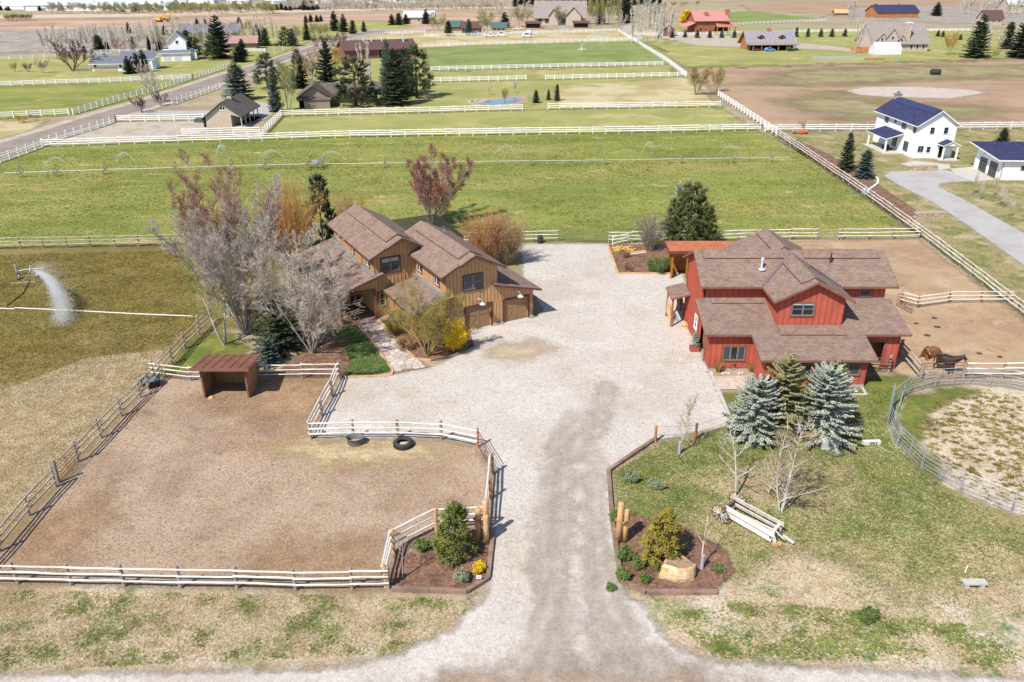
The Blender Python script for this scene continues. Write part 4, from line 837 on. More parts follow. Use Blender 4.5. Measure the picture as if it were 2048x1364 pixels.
# round pen of galvanised panels
pen = thing('round_pen', 'round pen of galvanised steel panels on the right', 'pen', (pen_c[0], pen_c[1], 0))
NP = 20
A0 = R(196)
panel_me = None
for k in range(NP):
    a0, a1 = A0 + 2 * math.pi * k / NP, A0 + 2 * math.pi * (k + 1) / NP
    p0 = Vector((PEN_R * math.cos(a0), PEN_R * math.sin(a0), 0)); p1 = Vector((PEN_R * math.cos(a1), PEN_R * math.sin(a1), 0))
    L = (p1 - p0).length
    if panel_me is None:
        fr = MB().tube([(.05, 0, .05), (.05, 0, 1.6), (L - .05, 0, 1.6), (L - .05, 0, .05)], .03, 6).mesh('panel', M['steel'])
        br = MB().tube([(.05, 0, 0), (L - .05, 0, 0)], .02, 6).mesh('bar', M['steel']); ur = MB().tube([(0, 0, .1), (0, 0, 1.6)], .02, 6).mesh('upright', M['steel']); panel_me = 1
    f = bpy.data.objects.new('panel', fr); f.location = p0; f.rotation_euler = (0, 0, math.atan2(p1.y - p0.y, p1.x - p0.x)); link(f, pen)
    for z in (.25, .52, .79, 1.06, 1.33): o = bpy.data.objects.new('bar', br); o.location = (0, 0, z); link(o, f)
    o = bpy.data.objects.new('upright', ur); o.location = (L / 2, 0, 0); link(o, f)
arch = Vector((PEN_R * math.cos(R(160)), PEN_R * math.sin(R(160)), 0)); arch2 = Vector((PEN_R * math.cos(R(148)), PEN_R * math.sin(R(148)), 0))
MB().tube([arch, arch + Vector((0, 0, 2.5)), arch.lerp(arch2, .5) + Vector((0, 0, 2.75)), arch2 + Vector((0, 0, 2.5)), arch2], .03, 6).build('gate_arch', M['steel'], pen)

# ------------------------------------------------------------ timbers, gate logs, paths
def timbers(label, px, w=.2, h=.22, mat='timber', world=None, name='timber_edging', group='bed edgings'):
    P = [G(x, y) for x, y in px] if world is None else world
    root = thing(name, label, 'edging', P[0], 0, group)
    for a, b in zip(P[:-1], P[1:]):
        L = (b - a).length; n = max(1, round(L / 2.4)); e = (b - a) / L
        for i in range(n):
            p = a - P[0] + e * (L * i / n + .012); q = a - P[0] + e * (L * (i + 1) / n - .012)
            MB().beam(p + Vector((0, 0, h / 2 + random.uniform(-.01, .02))), q + Vector((0, 0, h / 2 + random.uniform(-.01, .02))), w, h).build('timber', M[mat], root)
    return root
timbers('old timber edging round the left flower bed', [(783, 1182), (934, 1186), (976, 1160), (986, 1070)], .24, .24)
timbers('old timber edging of the right flower bed and lawn beside the drive', [(1434, 1188), (1292, 1188), (1242, 1166), (1224, 1040), (1217, 944), (1312, 880)], .24, .24)
timbers('pale timber edging of the mulch bed at the top of the drive', [(1216, 492), (1236, 548), (1340, 548)], .18, .16, 'log')
timbers('pale edging along the left side of the flagstone path', [(712, 646), (748, 690), (786, 742), (783, 752), (740, 754), (690, 756)], .14, .14, 'log')
timbers('pale edging along the right side of the flagstone path', [(757, 640), (800, 690), (830, 718), (862, 722)], .14, .14, 'log')
timbers('dark timber edging of the shrub bed beside the garage', [(862, 722), (912, 712), (944, 686), (933, 664)], .16, .18)
timbers('concrete curb between the drive and the barn lawn', [(1420, 744), (1442, 792), (1466, 850)], .22, .08, 'conc')
timbers('concrete curb of the small bed at the barn wing corner', [(1690, 790), (1732, 790), (1724, 776)], .2, .1, 'conc')
def log_group(label, x, y, specs, group='gate log posts'):
    root = thing('gate_logs', label, 'log posts', G(x, y), 0, group)
    for (dx, dy, h, r) in specs:
        c = MB().tube([(dx, dy, -.02), (dx, dy, h * .5), (dx + .02, dy, h - .03), (dx + .02, dy, h)], [r * 1.06, r, r * .95, r * .86], 14).build('log', M['log'], root, True)
    for z in (1.55, 1.62): 
        xs = [s[0] for s in specs]; MB().tube([(min(xs) - .28, -.0, z), ((min(xs) + max(xs)) / 2, -.34, z), (max(xs) + .3, 0, z), ((min(xs) + max(xs)) / 2, .36, z), (min(xs) - .28, 0, z)], .035, 6).build('rope', M['post_new'], root)
log_group('group of three peeled log posts bound with rope left of the drive', 964, 1082, [(-.2, 0, 2.3, .19), (.2, .1, 2.75, .17), (.22, -.2, 1.95, .19)])
log_group('pair of peeled log posts bound with rope right of the drive', 1241, 1084, [(-.12, 0, 2.75, .19), (.24, -.02, 2.3, .15)])
for i, (x, y, lab) in enumerate(((1310, 884, 'orange wooden post at the corner of the drive lawn'), (1390, 880, 'orange wooden post in front of the spruces'))):
    o = thing('hitching_post', lab, 'post', G(x, y), 0, 'posts on the lawn edge'); put_post((0, 0, 0), 1.35, .1, M['post_new'], o)
o = thing('lawn_chain', 'thin line strung between the two orange posts and the spruces', 'line', G(1310, 884))
d1, d2 = G(1390, 880) - G(1310, 884), G(1470, 852) - G(1310, 884)
for k, z in enumerate((.55, 1.2)): MB().tube([(0, 0, z), d1 + Vector((0, 0, z)), d2 + Vector((0, 0, z))], .012, 4).build('strand', M['black'], o)
# flagstone path: separate stones in a mortar bed
pathP = [(711, 647), (757, 637), (832, 716), (864, 734), (784, 748)]
flat('path', pathP, .066, ground_mat('path_joint', A(170, 150, 138), [(A(140, 122, 110), 3, .4, .6, .8)], bump=(20, .5, .03)))
path_o = bpy.data.objects['path']
stone_m = [plain('flagstone_%d' % i, c, .9, .1, var=.12, sc=3, bump=.3) for i, c in enumerate((A(222, 206, 196), A(208, 188, 178), A(230, 216, 208), A(200, 178, 164)))]
Pw = np.array([tuple(G(x, y)[:2]) for x, y in pathP])
pts = []
rs = np.random.RandomState(3)
lo, hi = Pw.min(0), Pw.max(0); s0 = .62
for iy in range(int((hi[1] - lo[1]) / s0) + 2):
    for ix in range(int((hi[0] - lo[0]) / s0) + 2):
        pts.append((lo[0] + (ix + .5 * (iy % 2) + rs.uniform(-.36, .36)) * s0, lo[1] + (iy + rs.uniform(-.36, .36)) * s0))
pts = np.array(pts); sdp = poly_sd(Pw, pts[:, 0], pts[:, 1])
for i, c in enumerate(pts):                             # Voronoi cell of each seed, shrunk for the joint, clipped to the path
    if sdp[i] < .12: continue
    poly = [c + np.array(v) for v in ((-1, -1), (1, -1), (1, 1), (-1, 1))]
    nb = [j for j in range(len(pts)) if j != i and abs(pts[j] - c).max() < 1.6]
    cuts = [((c + pts[j]) / 2, (pts[j] - c) / np.linalg.norm(pts[j] - c)) for j in nb]
    for k in range(len(Pw)):
        a, b = Pw[k], Pw[(k + 1) % len(Pw)]; nrm = np.array([(b - a)[1], -(b - a)[0]]); nrm /= np.linalg.norm(nrm)
        if np.dot(c - a, nrm) > 0: nrm = -nrm
        cuts.append((a, nrm))
    for (m0, nv) in cuts:
        out = []
        for k in range(len(poly)):
            p, q = poly[k], poly[(k + 1) % len(poly)]; dp, dq = np.dot(p - m0, nv) + .028, np.dot(q - m0, nv) + .028
            if dp <= 0: out.append(p)
            if dp * dq < 0: out.append(p + (q - p) * dp / (dp - dq))
        poly = out
        if len(poly) < 3: break
    if len(poly) < 3: continue
    ar = .5 * sum(poly[k][0] * poly[(k + 1) % len(poly)][1] - poly[(k + 1) % len(poly)][0] * poly[k][1] for k in range(len(poly)))
    if abs(ar) < .02: continue
    if ar < 0: poly = poly[::-1]
    z = .088 + rs.uniform(-.006, .008)
    MB().slab([(p[0], p[1], z) for p in poly], .03, down=(0, 0, -1)).build('stone', stone_m[rs.randint(4)], path_o)

# ------------------------------------------------------------ trees and shrubs
BARK = {}
def bark(name, c1, c2): BARK[name] = woodmat('bark_' + name, c1, c2, (6, 6, 1.5), var=.3)
bark('lilac', A(226, 212, 204), A(188, 172, 164)); bark('redtip', A(212, 176, 164), A(186, 146, 134)); bark('grey', A(190, 176, 166), A(146, 132, 122))
bark('pale', A(236, 230, 222), A(206, 198, 188)); bark('willow', A(238, 188, 130), A(214, 156, 98)); bark('willow_pale', A(230, 200, 164), A(204, 168, 130))
bark('purple', A(130, 94, 96), A(104, 72, 76)); bark('brown', A(120, 90, 72), A(88, 64, 52)); bark('chalk', A(250, 240, 228, 1.1), A(226, 212, 196)); bark('straw', A(216, 196, 162), A(184, 162, 130)); bark('olive', A(190, 170, 104), A(156, 136, 78)); bark('buff', A(236, 222, 208), A(206, 190, 174))

def polylines_mesh(name, groups, mat, n=3):
    """groups of equally long polylines: (points (N,k,3), radii (N,k)); all as open prisms in one mesh"""
    Vs, Fs, base = [], [], 0
    ang = np.arange(n) * 2 * np.pi / n; ca, sa = np.cos(ang)[None, None, :, None], np.sin(ang)[None, None, :, None]
    for P, r in groups:
        N, k, _ = P.shape; d = np.gradient(P, axis=1); d /= np.linalg.norm(d, axis=2, keepdims=True) + 1e-9
        a = np.where(np.abs(d[..., 2:3]) < .9, np.array([0, 0, 1.]), np.array([1., 0, 0]))
        u = np.cross(a, d); u /= np.linalg.norm(u, axis=2, keepdims=True) + 1e-9; w = np.cross(d, u)
        V = P[:, :, None, :] + (u[:, :, None, :] * ca + w[:, :, None, :] * sa) * r[:, :, None, None]
        Vs.append(V.reshape(-1, 3))
        b = (base + np.arange(N) * k * n)[:, None, None]; i = (np.arange(k - 1) * n)[None, :, None]; j = np.arange(n)[None, None, :]; j2 = (j + 1) % n
        Fs.append(np.stack([b + i + j, b + i + j2, b + i + n + j2, b + i + n + j], -1).reshape(-1, 4)); base += N * k * n
    return npmesh(name, np.concatenate(Vs), np.concatenate(Fs), mat)
def unitv(v): return v / (np.linalg.norm(v, axis=-1, keepdims=True) + 1e-9)
def grow(rs, p, d, L, r, nseg, wander, up, taper=.35):
    """N branches at once: p, d (N,3), L, r (N)"""
    P = [p]; Dd = [d]
    for i in range(nseg):
        d = d + rs.normal(0, wander, d.shape); d[:, 2] += up / nseg; d = unitv(d); p = p + d * (L / nseg)[:, None]; P.append(p); Dd.append(d)
    return np.stack(P, 1), np.stack(Dd, 1), r[:, None] * np.linspace(1, taper, nseg + 1)[None]
def spawn(rs, B, nb, t0, ang, br, up, nseg, wander, rk, rmin, az_spin=True, fall=.6, hor=False):
    """nb children on each branch of B = (P, D, r)"""
    P, Dd, r = B; N, k, _ = P.shape; k -= 1
    t = t0 + (1 - t0) * (np.arange(nb)[None] + rs.uniform(0, 1, (N, nb))) / nb; t = np.minimum(t, .999)
    i = np.minimum((t * k).astype(int), k - 1); f = (t * k - i)[..., None]; n_ = np.arange(N)[:, None]
    q = P[n_, i] * (1 - f) + P[n_, i + 1] * f; d = Dd[n_, i]; Lp = np.linalg.norm(P[:, 1:] - P[:, :-1], axis=2).sum(1)[:, None]
    if hor:
        az = np.arange(nb)[None] * 2.4 + rs.uniform(-.5, .5, (N, nb)); sd = np.stack([np.cos(az), np.sin(az), np.zeros_like(az)], -1)
    else:
        sd = rs.normal(0, 1, (N, nb, 3)); sd -= d * (sd * d).sum(-1, keepdims=True); sd = unitv(sd)
    dn = unitv(d * np.cos(ang) + sd * np.sin(ang)); L = Lp * br * (1.15 - fall * t) * rs.uniform(.75, 1.2, (N, nb)); rc = np.maximum(rmin, r[n_, i] * rk)
    return grow(rs, q.reshape(-1, 3), dn.reshape(-1, 3), L.ravel(), rc.ravel(), nseg, wander, up)
def bare_lines(seed, h, nstem=3, spread=.35, lean=.25, nb=(9, 7, 5), br=(.5, .42, .4), ang=(.75, .8, .8), up=(.5, .6, .5), r0=None, twig=.012, first=.25, last=4):
    """(thick, thin) groups of a leafless tree of height h"""
    rs = np.random.RandomState(seed); r0 = r0 or h * .014
    a = 2 * np.pi * (np.arange(nstem) + rs.uniform(0, .8, nstem)) / nstem; ll = lean * (1 if nstem > 1 else .3) * rs.uniform(.35, 1.2, nstem)
    d = unitv(np.stack([np.cos(a) * ll, np.sin(a) * ll, np.ones(nstem)], 1)); p0 = np.stack([np.cos(a), np.sin(a), 0 * a], 1) * r0 * (1.2 if nstem > 1 else 0)
    S = grow(rs, p0, d, h * rs.uniform(.8, 1.0, nstem), r0 * rs.uniform(.75, 1, nstem), 9, .06, .15, .2)
    B1 = spawn(rs, S, nb[0], first, ang[0], br[0], up[0], 6, .09, .55, twig * 1.6, hor=True, fall=.75)
    B2 = spawn(rs, B1, nb[1], .2, ang[1], br[1], up[1], 4, .12, .5, twig * 1.25)
    B3 = spawn(rs, B2, nb[2], .15, ang[2], br[2], up[2], 3, .12, .6, twig)
    thick = [(S[0], S[2]), (B1[0], B1[2])]; thin = [(B2[0], B2[2]), (B3[0], B3[2])]
    if last:
        B4 = spawn(rs, B3, last, .2, .6, .5, up[2], 2, .1, .7, twig * .8); thin.append((B4[0], B4[2]))
    return thick, thin
def tips(groups): return np.concatenate([P[:, -1] for P, r in groups[-2:]])
def shrub_lines(seed, h, w, nst=40, nb=10, twig=.012, droop=0.0):
    """many whippy stems from the ground (willows, shrubs)"""
    rs = np.random.RandomState(seed); a = rs.uniform(0, 2 * np.pi, nst); rad = np.sqrt(rs.uniform(0, 1, nst)); ln = rad * w / h * .55
    d = unitv(np.stack([np.cos(a) * ln, np.sin(a) * ln, np.ones(nst)], 1)); p0 = np.stack([np.cos(a), np.sin(a), 0 * a], 1) * (rad * w * .14)[:, None]
    S = grow(rs, p0, d, h * rs.uniform(.7, 1.02, nst) * (1 - .18 * rad), np.full(nst, h * .006), 6, .07, -droop)
    B1 = spawn(rs, S, nb, .15, .42, .3, .25, 3, .1, .6, twig * 1.2); B2 = spawn(rs, B1, 4, .2, .6, .45, .2, 2, .1, .8, twig)
    return [(S[0], S[2]), (B1[0], B1[2]), (B2[0], B2[2])]
def spindles(name, P, D, L, Rr, mat):
    """needle sprays: 5-vertex spindles at P along D"""
    N = len(P); D = D / (np.linalg.norm(D, axis=1)[:, None] + 1e-9)
    a = np.where(np.abs(D[:, 2:3]) < .9, np.array([[0, 0, 1.]]), np.array([[1., 0, 0]]))
    u = np.cross(a, D); u /= np.linalg.norm(u, axis=1)[:, None] + 1e-9; w = np.cross(D, u)
    L = L[:, None]; Rr = Rr[:, None]; mid = P + D * L * .4
    V = np.stack([P, mid + u * Rr, mid + (-.5 * u + .866 * w) * Rr * .7, mid + (-.5 * u - .866 * w) * Rr * .7, P + D * L], 1)
    F0 = np.array([[0, 2, 1], [0, 3, 2], [0, 1, 3], [4, 1, 2], [4, 2, 3], [4, 3, 1]])
    Fc = (F0[None] + np.arange(N)[:, None, None] * 5).reshape(-1, 3)
    return npmesh(name, V.reshape(-1, 3), Fc, mat)
def cards(name, P, size, mat, rs, flat=0.0, tri=False):
    """small leaf faces at P, random attitude"""
    N = len(P); n = rs.normal(0, 1, (N, 3)); n[:, 2] = n[:, 2] * (1 - flat) + flat * 2; n /= np.linalg.norm(n, axis=1)[:, None]
    a = rs.normal(0, 1, (N, 3)); u = np.cross(n, a); u /= np.linalg.norm(u, axis=1)[:, None] + 1e-9; v = np.cross(n, u)
    s_ = size * rs.uniform(.6, 1.4, (N, 1))
    V = np.stack([P - u * s_, P - v * s_ * .55, P + u * s_, P + v * s_ * .55], 1)
    return npmesh(name, V.reshape(-1, 3), np.arange(N * 4).reshape(-1, 4), mat)
NEEDLE = {'blue': leafmat('blue_spruce_needles', A(228, 232, 214), A(188, 198, 180), 1.2, .2), 'green': leafmat('spruce_needles', A(92, 104, 66), A(66, 82, 52), 1.0, .15),
          'dark': leafmat('dark_spruce_needles', A(70, 84, 58), A(48, 62, 44), .8, .15), 'pine': leafmat('pine_needles', A(132, 136, 78), A(94, 104, 56), 1.3, .25),
          'gold': leafmat('golden_pine_needles', A(216, 198, 84), A(168, 156, 62), 2.0, .3), 'fresh': leafmat('young_pine_needles', A(170, 178, 88), A(124, 140, 66), 2.0, .3),
          'olivegold': leafmat('green_gold_needles', A(206, 200, 142), A(160, 160, 106), 1.6, .25), 'greyblue': leafmat('grey_blue_needles', A(120, 136, 122), A(88, 106, 96), 1.2, .15)}
TRUNK = woodmat('conifer_bark', A(120, 92, 76), A(88, 66, 56), (8, 8, 2), var=.3)
def conifer(seed, h, w, mat, dens=1.0, droop=.25, bottom=.04, shape=.8, name='crown', open_=.1, spray=1.0):
    """spruce: whorls of boughs carrying flat sprays of needles"""
    rs = np.random.RandomState(seed); Rm = w / 2; nw = max(8, int(h * 2.3 * dens ** .5)); nbm = 11
    t = np.clip(bottom + (1 - bottom) * (np.arange(nw)[:, None] + rs.uniform(-.4, .4, (nw, nbm))) / nw, bottom, .985)
    prof = (1 - t) ** shape * (1 - .3 * np.clip(.1 - t, 0, 1) / .1); az = 2 * np.pi * (np.arange(nbm)[None] + rs.uniform(-.4, .4, (nw, nbm))) / nbm + np.arange(nw)[:, None] * 1.3
    Lb = (Rm * prof * rs.uniform(.72, 1.12, (nw, nbm)) + .06 * Rm); keep = (rs.uniform(0, 1, (nw, nbm)) > open_) & ((np.arange(nbm)[None] % 2 == 0) | (Lb > .35 * Rm))
    t, az, Lb = t[keep], az[keep], Lb[keep]; rise = .55 * t - droop * (1 - t)
    rad = np.stack([np.cos(az), np.sin(az), 0 * az], 1); tan = np.stack([-np.sin(az), np.cos(az), 0 * az], 1)
    P, D, L = [], [], []
    ns = max(4, int(Rm / .24 * dens))
    for j in range(ns):
        f = (j + rs.uniform(.3, .9, len(t))) / ns; ok = f * Lb > .1 * Rm * 0
        q = rad * (Lb * f)[:, None]; q[:, 2] = t * h + rise * Lb * f + .22 * Lb * f * f
        for sgn in (-1, 1, 0):
            d = rad * .75 + tan * (sgn * rs.uniform(.35, .95, len(t)))[:, None]; d[:, 2] = rs.uniform(-.15, .35, len(t)) + rise * .5
            P.append(q); D.append(d); L.append((.2 + .16 * Lb * (1.1 - f)) * rs.uniform(.8, 1.25, len(t)) * spray)
    for k in range(5): P.append(np.array([[0, 0, h * (.9 + .02 * k)]])); D.append(np.array([[rs.uniform(-.25, .25), rs.uniform(-.25, .25), 1.0]])); L.append(np.array([h * .08]))
    P, D, L = np.concatenate(P), np.concatenate(D), np.concatenate(L)
    return spindles(name, P, D, L, L * rs.uniform(.14, .22, len(L)) + .015, mat)
def pine(seed, h, w, mat, ncl=160, ncard=22, bottom=.08, shape=.7, tuft=.28):
    """pine: boughs ending in brushes of long needles, with gaps between the whorls"""
    rs = np.random.RandomState(seed); nw = max(5, int(round(ncl / 16))); per = int(ncl / nw)
    P, D, L = [], [], []
    for k in range(nw):
        t0 = bottom + (1 - bottom) * (k + .3) / nw; R_ = w / 2 * ((1 - t0) ** shape + .06)
        for b in range(max(3, int(per * (1.15 - .8 * t0)))):
            az = rs.uniform(0, 2 * np.pi); f = rs.uniform(.25, 1.08) ** .55; rr_ = R_ * f * rs.uniform(.85, 1.1)
            c = np.array([np.cos(az) * rr_, np.sin(az) * rr_, t0 * h + rr_ * .28 + rs.normal(0, .018 * h)]); ax = np.array([np.cos(az), np.sin(az), .55 + t0])
            s_ = tuft * rs.uniform(.75, 1.35); d = unitv(rs.normal(0, 1, (ncard, 3))) + ax * .8
            P.append(c - ax * s_ * .5 * rs.uniform(0, 1, (ncard, 1))); D.append(d); L.append(s_ * rs.uniform(.8, 1.5, ncard))
    for j in range(4): P.append(np.array([[0, 0, h * (.88 + .03 * j)]] * 12)); D.append(unitv(rs.normal(0, .6, (12, 3))) + np.array([0, 0, 1.0])); L.append(np.full(12, tuft))
    P, D, L = np.concatenate(P), np.concatenate(D), np.concatenate(L)
    return spindles('crown', P, D, L, L * .085 + .006, mat)
def trunk_mesh(h, r, mat, top=.9, n=8, bend=.0):
    return MB().tube([(0, 0, -.05), (bend, 0, h * .35), (-bend * .5, bend, h * .65), (0, 0, h * top)], [r * 1.15, r * .85, r * .5, r * .12], n).mesh('trunk', mat, True)
def plant(name, label, cat, x, y, parts, rz=None, scale=1.0, group=None, loc=None):
    """parts: list of (part name, mesh)"""
    root = thing(name, label, cat, G(x, y) if loc is None else loc, random.uniform(0, 6.28) if rz is None else rz, group)
    if scale != 1.0: root.scale = (scale,) * 3 if not hasattr(scale, '__len__') else scale
    for pn, me in parts: link(bpy.data.objects.new(pn, me), root)
    return root
def bare(name, label, x, y, yt, seed, barkA, barkB=None, h=None, n=4, group=None, buds=None, dens=1.0, **kw):
    h = h or HT(x, y, yt); th, tn = bare_lines(seed, h, **kw)
    parts = [('trunk', polylines_mesh('trunk', th, BARK[barkA], 6)), ('crown', polylines_mesh('crown', tn, BARK[barkB or barkA], 3))]
    root = plant(name, label, 'tree', x, y, parts, rz=0, group=group)
    if buds:
        mat, per, size = buds; rs = np.random.RandomState(seed + 1)
        ends = tips(tn); P = np.repeat(ends, per, 0) + rs.normal(0, size * 2.2, (len(ends) * per, 3))
        link(bpy.data.objects.new('leaves', cards('leaves', P, size, mat, rs)), root)
    return root
LEAF = {'lime': leafmat('new_lime_leaves', A(186, 186, 96), A(160, 166, 78), 2, .35), 'yellow': leafmat('forsythia_flowers', A(255, 226, 40, 1.3), A(250, 206, 24, 1.2), 2, .4), 'olive': leafmat('olive_leaves', A(204, 190, 96), A(172, 160, 72), 2, .4),
        'green': leafmat('green_leaves', A(146, 168, 90), A(112, 138, 68), 2, .3), 'redbud': leafmat('red_buds', A(196, 132, 112), A(176, 108, 90), 2, .3), 'gold': leafmat('golden_catkins', A(236, 190, 70), A(214, 160, 50), 2, .3),
        'grey': leafmat('grey_green_leaves', A(188, 198, 158), A(158, 172, 130), 2, .3), 'tan': leafmat('tan_buds', A(206, 176, 120), A(186, 150, 100), 2, .3), 'pink': leafmat('orange_pink_buds', A(232, 176, 130), A(214, 150, 104), 2, .3)}

# --- trees round the tan house
bare('maple_tree', 'tall leafless tree with red-tipped twigs left of the tan house', 470, 632, 332, 11, 'lilac', 'redtip', nstem=9, lean=.3, spread=.24, nb=(10, 8, 6), br=(.3, .46, .46), ang=(.5, .6, .7), up=(.7, .7, .6), buds=(LEAF['redbud'], 1, .05), twig=.015, r0=.11)
bare('cottonwood_tree', 'big spreading leafless grey tree above the horse shelter', 492, 668, 368, 12, 'grey', 'lilac', nstem=9, lean=.66, spread=.42, nb=(12, 8, 7), br=(.36, .5, .5), ang=(.5, .55, .65), up=(.55, .5, .4), twig=.016, first=.16, r0=.13, last=4)
bare('aspen_tree', 'pale-barked aspen with fresh lime buds beside the horse shelter', 452, 690, 506, 13, 'pale', 'straw', nstem=2, lean=.2, spread=.3, nb=(10, 6, 4), br=(.36, .4, .4), ang=(.9, .8, .8), up=(.5, .5, .4), buds=(LEAF['lime'], 3, .055), twig=.013)
bare('crabapple_tree', 'bushy leafless tree with dark trunk in front of the porch', 625, 706, 478, 14, 'grey', 'buff', nstem=8, lean=.55, spread=.42, nb=(10, 9, 6), br=(.4, .5, .5), ang=(.6, .7, .8), up=(.4, .3, .2), twig=.015, first=.1, r0=.1)
bare('maple_tree', 'leafless red-tipped tree standing behind the tan house roofs', 862, 452, 302, 15, 'lilac', 'redtip', nstem=11, lean=.6, spread=.26, nb=(10, 8, 6), br=(.32, .48, .48), ang=(.5, .6, .7), up=(.6, .6, .5), buds=(LEAF['redbud'], 1, .06), twig=.016, first=.12, r0=.1)
def willow(label, x, y, yt, wpx, seed, bk, leaf=None, nst=60, nb=10, size=.05):
    h = HT(x, y, yt); w = wpx * MPP(x, y); ln = shrub_lines(seed, h, w, nst, nb)
    parts = [('stems', polylines_mesh('stems', ln, BARK[bk], 3))]
    if leaf:
        rs = np.random.RandomState(seed); E_ = tips(ln); P = np.repeat(E_, 2, 0) + rs.normal(0, .12, (len(E_) * 2, 3)); parts.append(('leaves', cards('leaves', P, size, LEAF[leaf], rs)))
    return plant('willow', label, 'willow', x, y, parts, 0)
willow('orange-twigged willow left of the dark pine behind the house', 590, 545, 362, 112, 21, 'willow', 'gold', 85, 13)
willow('small pale willow right of the dark pine behind the house', 700, 470, 382, 62, 22, 'willow_pale', 'gold', 45, 10)
willow('left stem cluster of the orange-pink willow behind the garage', 972, 532, 418, 84, 23, 'willow', 'pink', 75, 12)
willow('paler right half of the orange-pink willow behind the garage', 1014, 528, 424, 76, 24, 'willow_pale', 'tan', 70, 12)
h = HT(652, 500, 345); plant('pine_tree', 'tall dark narrow pine between the willows behind the house', 'tree', 648, 505, [('trunk', trunk_mesh(h, .16, TRUNK)), ('crown', pine(31, h, 66 * MPP(650, 500), NEEDLE['dark'], 200, 22, .06, .5, .5))])
h = HT(560, 698, 605); plant('spruce_tree', 'low dark spruce behind the horse shelter', 'tree', 562, 698, [('trunk', trunk_mesh(h, .16, TRUNK)), ('crown', conifer(32, h, 130 * MPP(560, 720), NEEDLE['green'], 1.2, .3))])
h = HT(500, 738, 690); plant('spruce_tree', 'blue-green lower boughs of a small spruce right of the shelter roof', 'tree', 536, 728, [('trunk', trunk_mesh(h, .1, TRUNK)), ('crown', conifer(33, h * 1.1, 70 * MPP(540, 728), NEEDLE['greyblue'], 1.3, .3))])
# leafing tree, forsythia by the garage
h = HT(858, 712, 575); ln_t, ln_c = bare_lines(41, h, nstem=7, lean=.6, spread=.4, nb=(9, 7, 5), br=(.42, .45, .42), ang=(.6, .7, .8), up=(.5, .4, .3), twig=.012, first=.12)
root = plant('crabapple_tree', 'olive-green tree coming into leaf in front of the garage', 'tree', 856, 712, [('trunk', polylines_mesh('trunk', ln_t, BARK['olive'], 6)), ('crown', polylines_mesh('crown', ln_c, BARK['olive'], 3))], 0)
rs = np.random.RandomState(5); E_ = tips(ln_c); P = E_ + rs.normal(0, .14, (len(E_), 3)); link(bpy.data.objects.new('leaves', cards('leaves', P, .045, LEAF['olive'], rs)), root)
def leafbush(name, label, cat, x, y, yt, wpx, leaf, seed, bk='brown', nst=26, nb=8, per=5, size=.06, sd=.12, group=None):
    h = HT(x, y, yt); w = wpx * MPP(x, y); ln = shrub_lines(seed, h * .92, w * .85, nst, nb, .01); rs = np.random.RandomState(seed)
    E_ = np.concatenate([tips(ln), ln[1][0][:, 1]]); P = np.repeat(E_, per, 0) + rs.normal(0, sd, (len(E_) * per, 3)); P[:, 2] = np.abs(P[:, 2])
    return plant(name, label, cat, x, y, [('stems', polylines_mesh('stems', ln, BARK[bk], 3)), ('leaves', cards('leaves', P, size, LEAF[leaf], rs))], 0, group=group)
leafbush('forsythia', 'bright yellow forsythia bush at the garage corner', 'bush', 911, 704, 640, 56, 'yellow', 51, 'olive', 34, 9, 6, .06)
leafbush('low_shrub', 'small olive shrub beside the flagstone path', 'bush', 790, 668, 634, 44, 'olive', 52, 'olive', 20, 6, 3, .05)
leafbush('low_shrub', 'brown twiggy shrub under the olive tree by the path', 'bush', 812, 700, 668, 46, 'tan', 53, 'brown', 20, 6, 2, .05)
# mulch bed at the top of the drive
willow('leafless twiggy shrub beside the lumber pile', 1298, 500, 420, 54, 54, 'grey', None, 40, 12)
h = HT(1376, 492, 374); plant('pine_tree', 'large dense green pine behind the barn shed', 'tree', 1376, 490, [('trunk', trunk_mesh(h, .2, TRUNK)), ('crown', pine(55, h, 112 * MPP(1376, 490), NEEDLE['pine'], 420, 24, .03, .5, .5))])
h = HT(1348, 480, 368); plant('spruce_tree', 'blue spruce tip showing left of the large pine', 'tree', 1350, 476, [('trunk', trunk_mesh(h, .14, TRUNK)), ('crown', conifer(56, h, 52 * MPP(1350, 478), NEEDLE['blue'], 1.0))])
leafbush('juniper_bush', 'round dark green bush in the mulch bed by the drive', 'bush', 1316, 546, 512, 50, 'green', 57, 'brown', 34, 10, 5, .05)
leafbush('low_shrub', 'small brown twiggy shrub in the mulch bed corner', 'bush', 1256, 540, 522, 34, 'tan', 58, 'brown', 18, 6, 1, .04)
leafbush('low_shrub', 'low reddish shrub below the lumber pile', 'bush', 1254, 516, 502, 22, 'redbud', 59, 'brown', 16, 5, 2, .04)
# spruces in front of the barn
def spruce(label, x, y, yt, wpx, seed, mat, dens=1.6, droop=.28, **kw):
    h = HT(x, y, yt); plant('spruce_tree', label, 'tree', x, y, [('trunk', trunk_mesh(h, h * .022, TRUNK)), ('crown', conifer(seed, h, wpx * MPP(x, y), NEEDLE[mat], dens, droop, **kw))])
spruce('tall green-gold spruce in the middle of the barn group', 1556, 862, 714, 150, 61, 'olivegold', 1.6, shape=.8)
spruce('left blue spruce in front of the barn window', 1508, 872, 758, 132, 62, 'blue', 1.8, shape=.6)
spruce('right blue spruce in front of the barn wing', 1640, 872, 738, 156, 63, 'blue', 1.8, shape=.6)
spruce('green spruce half hidden behind the right blue spruce', 1655, 836, 724, 110, 64, 'olivegold', 1.4)
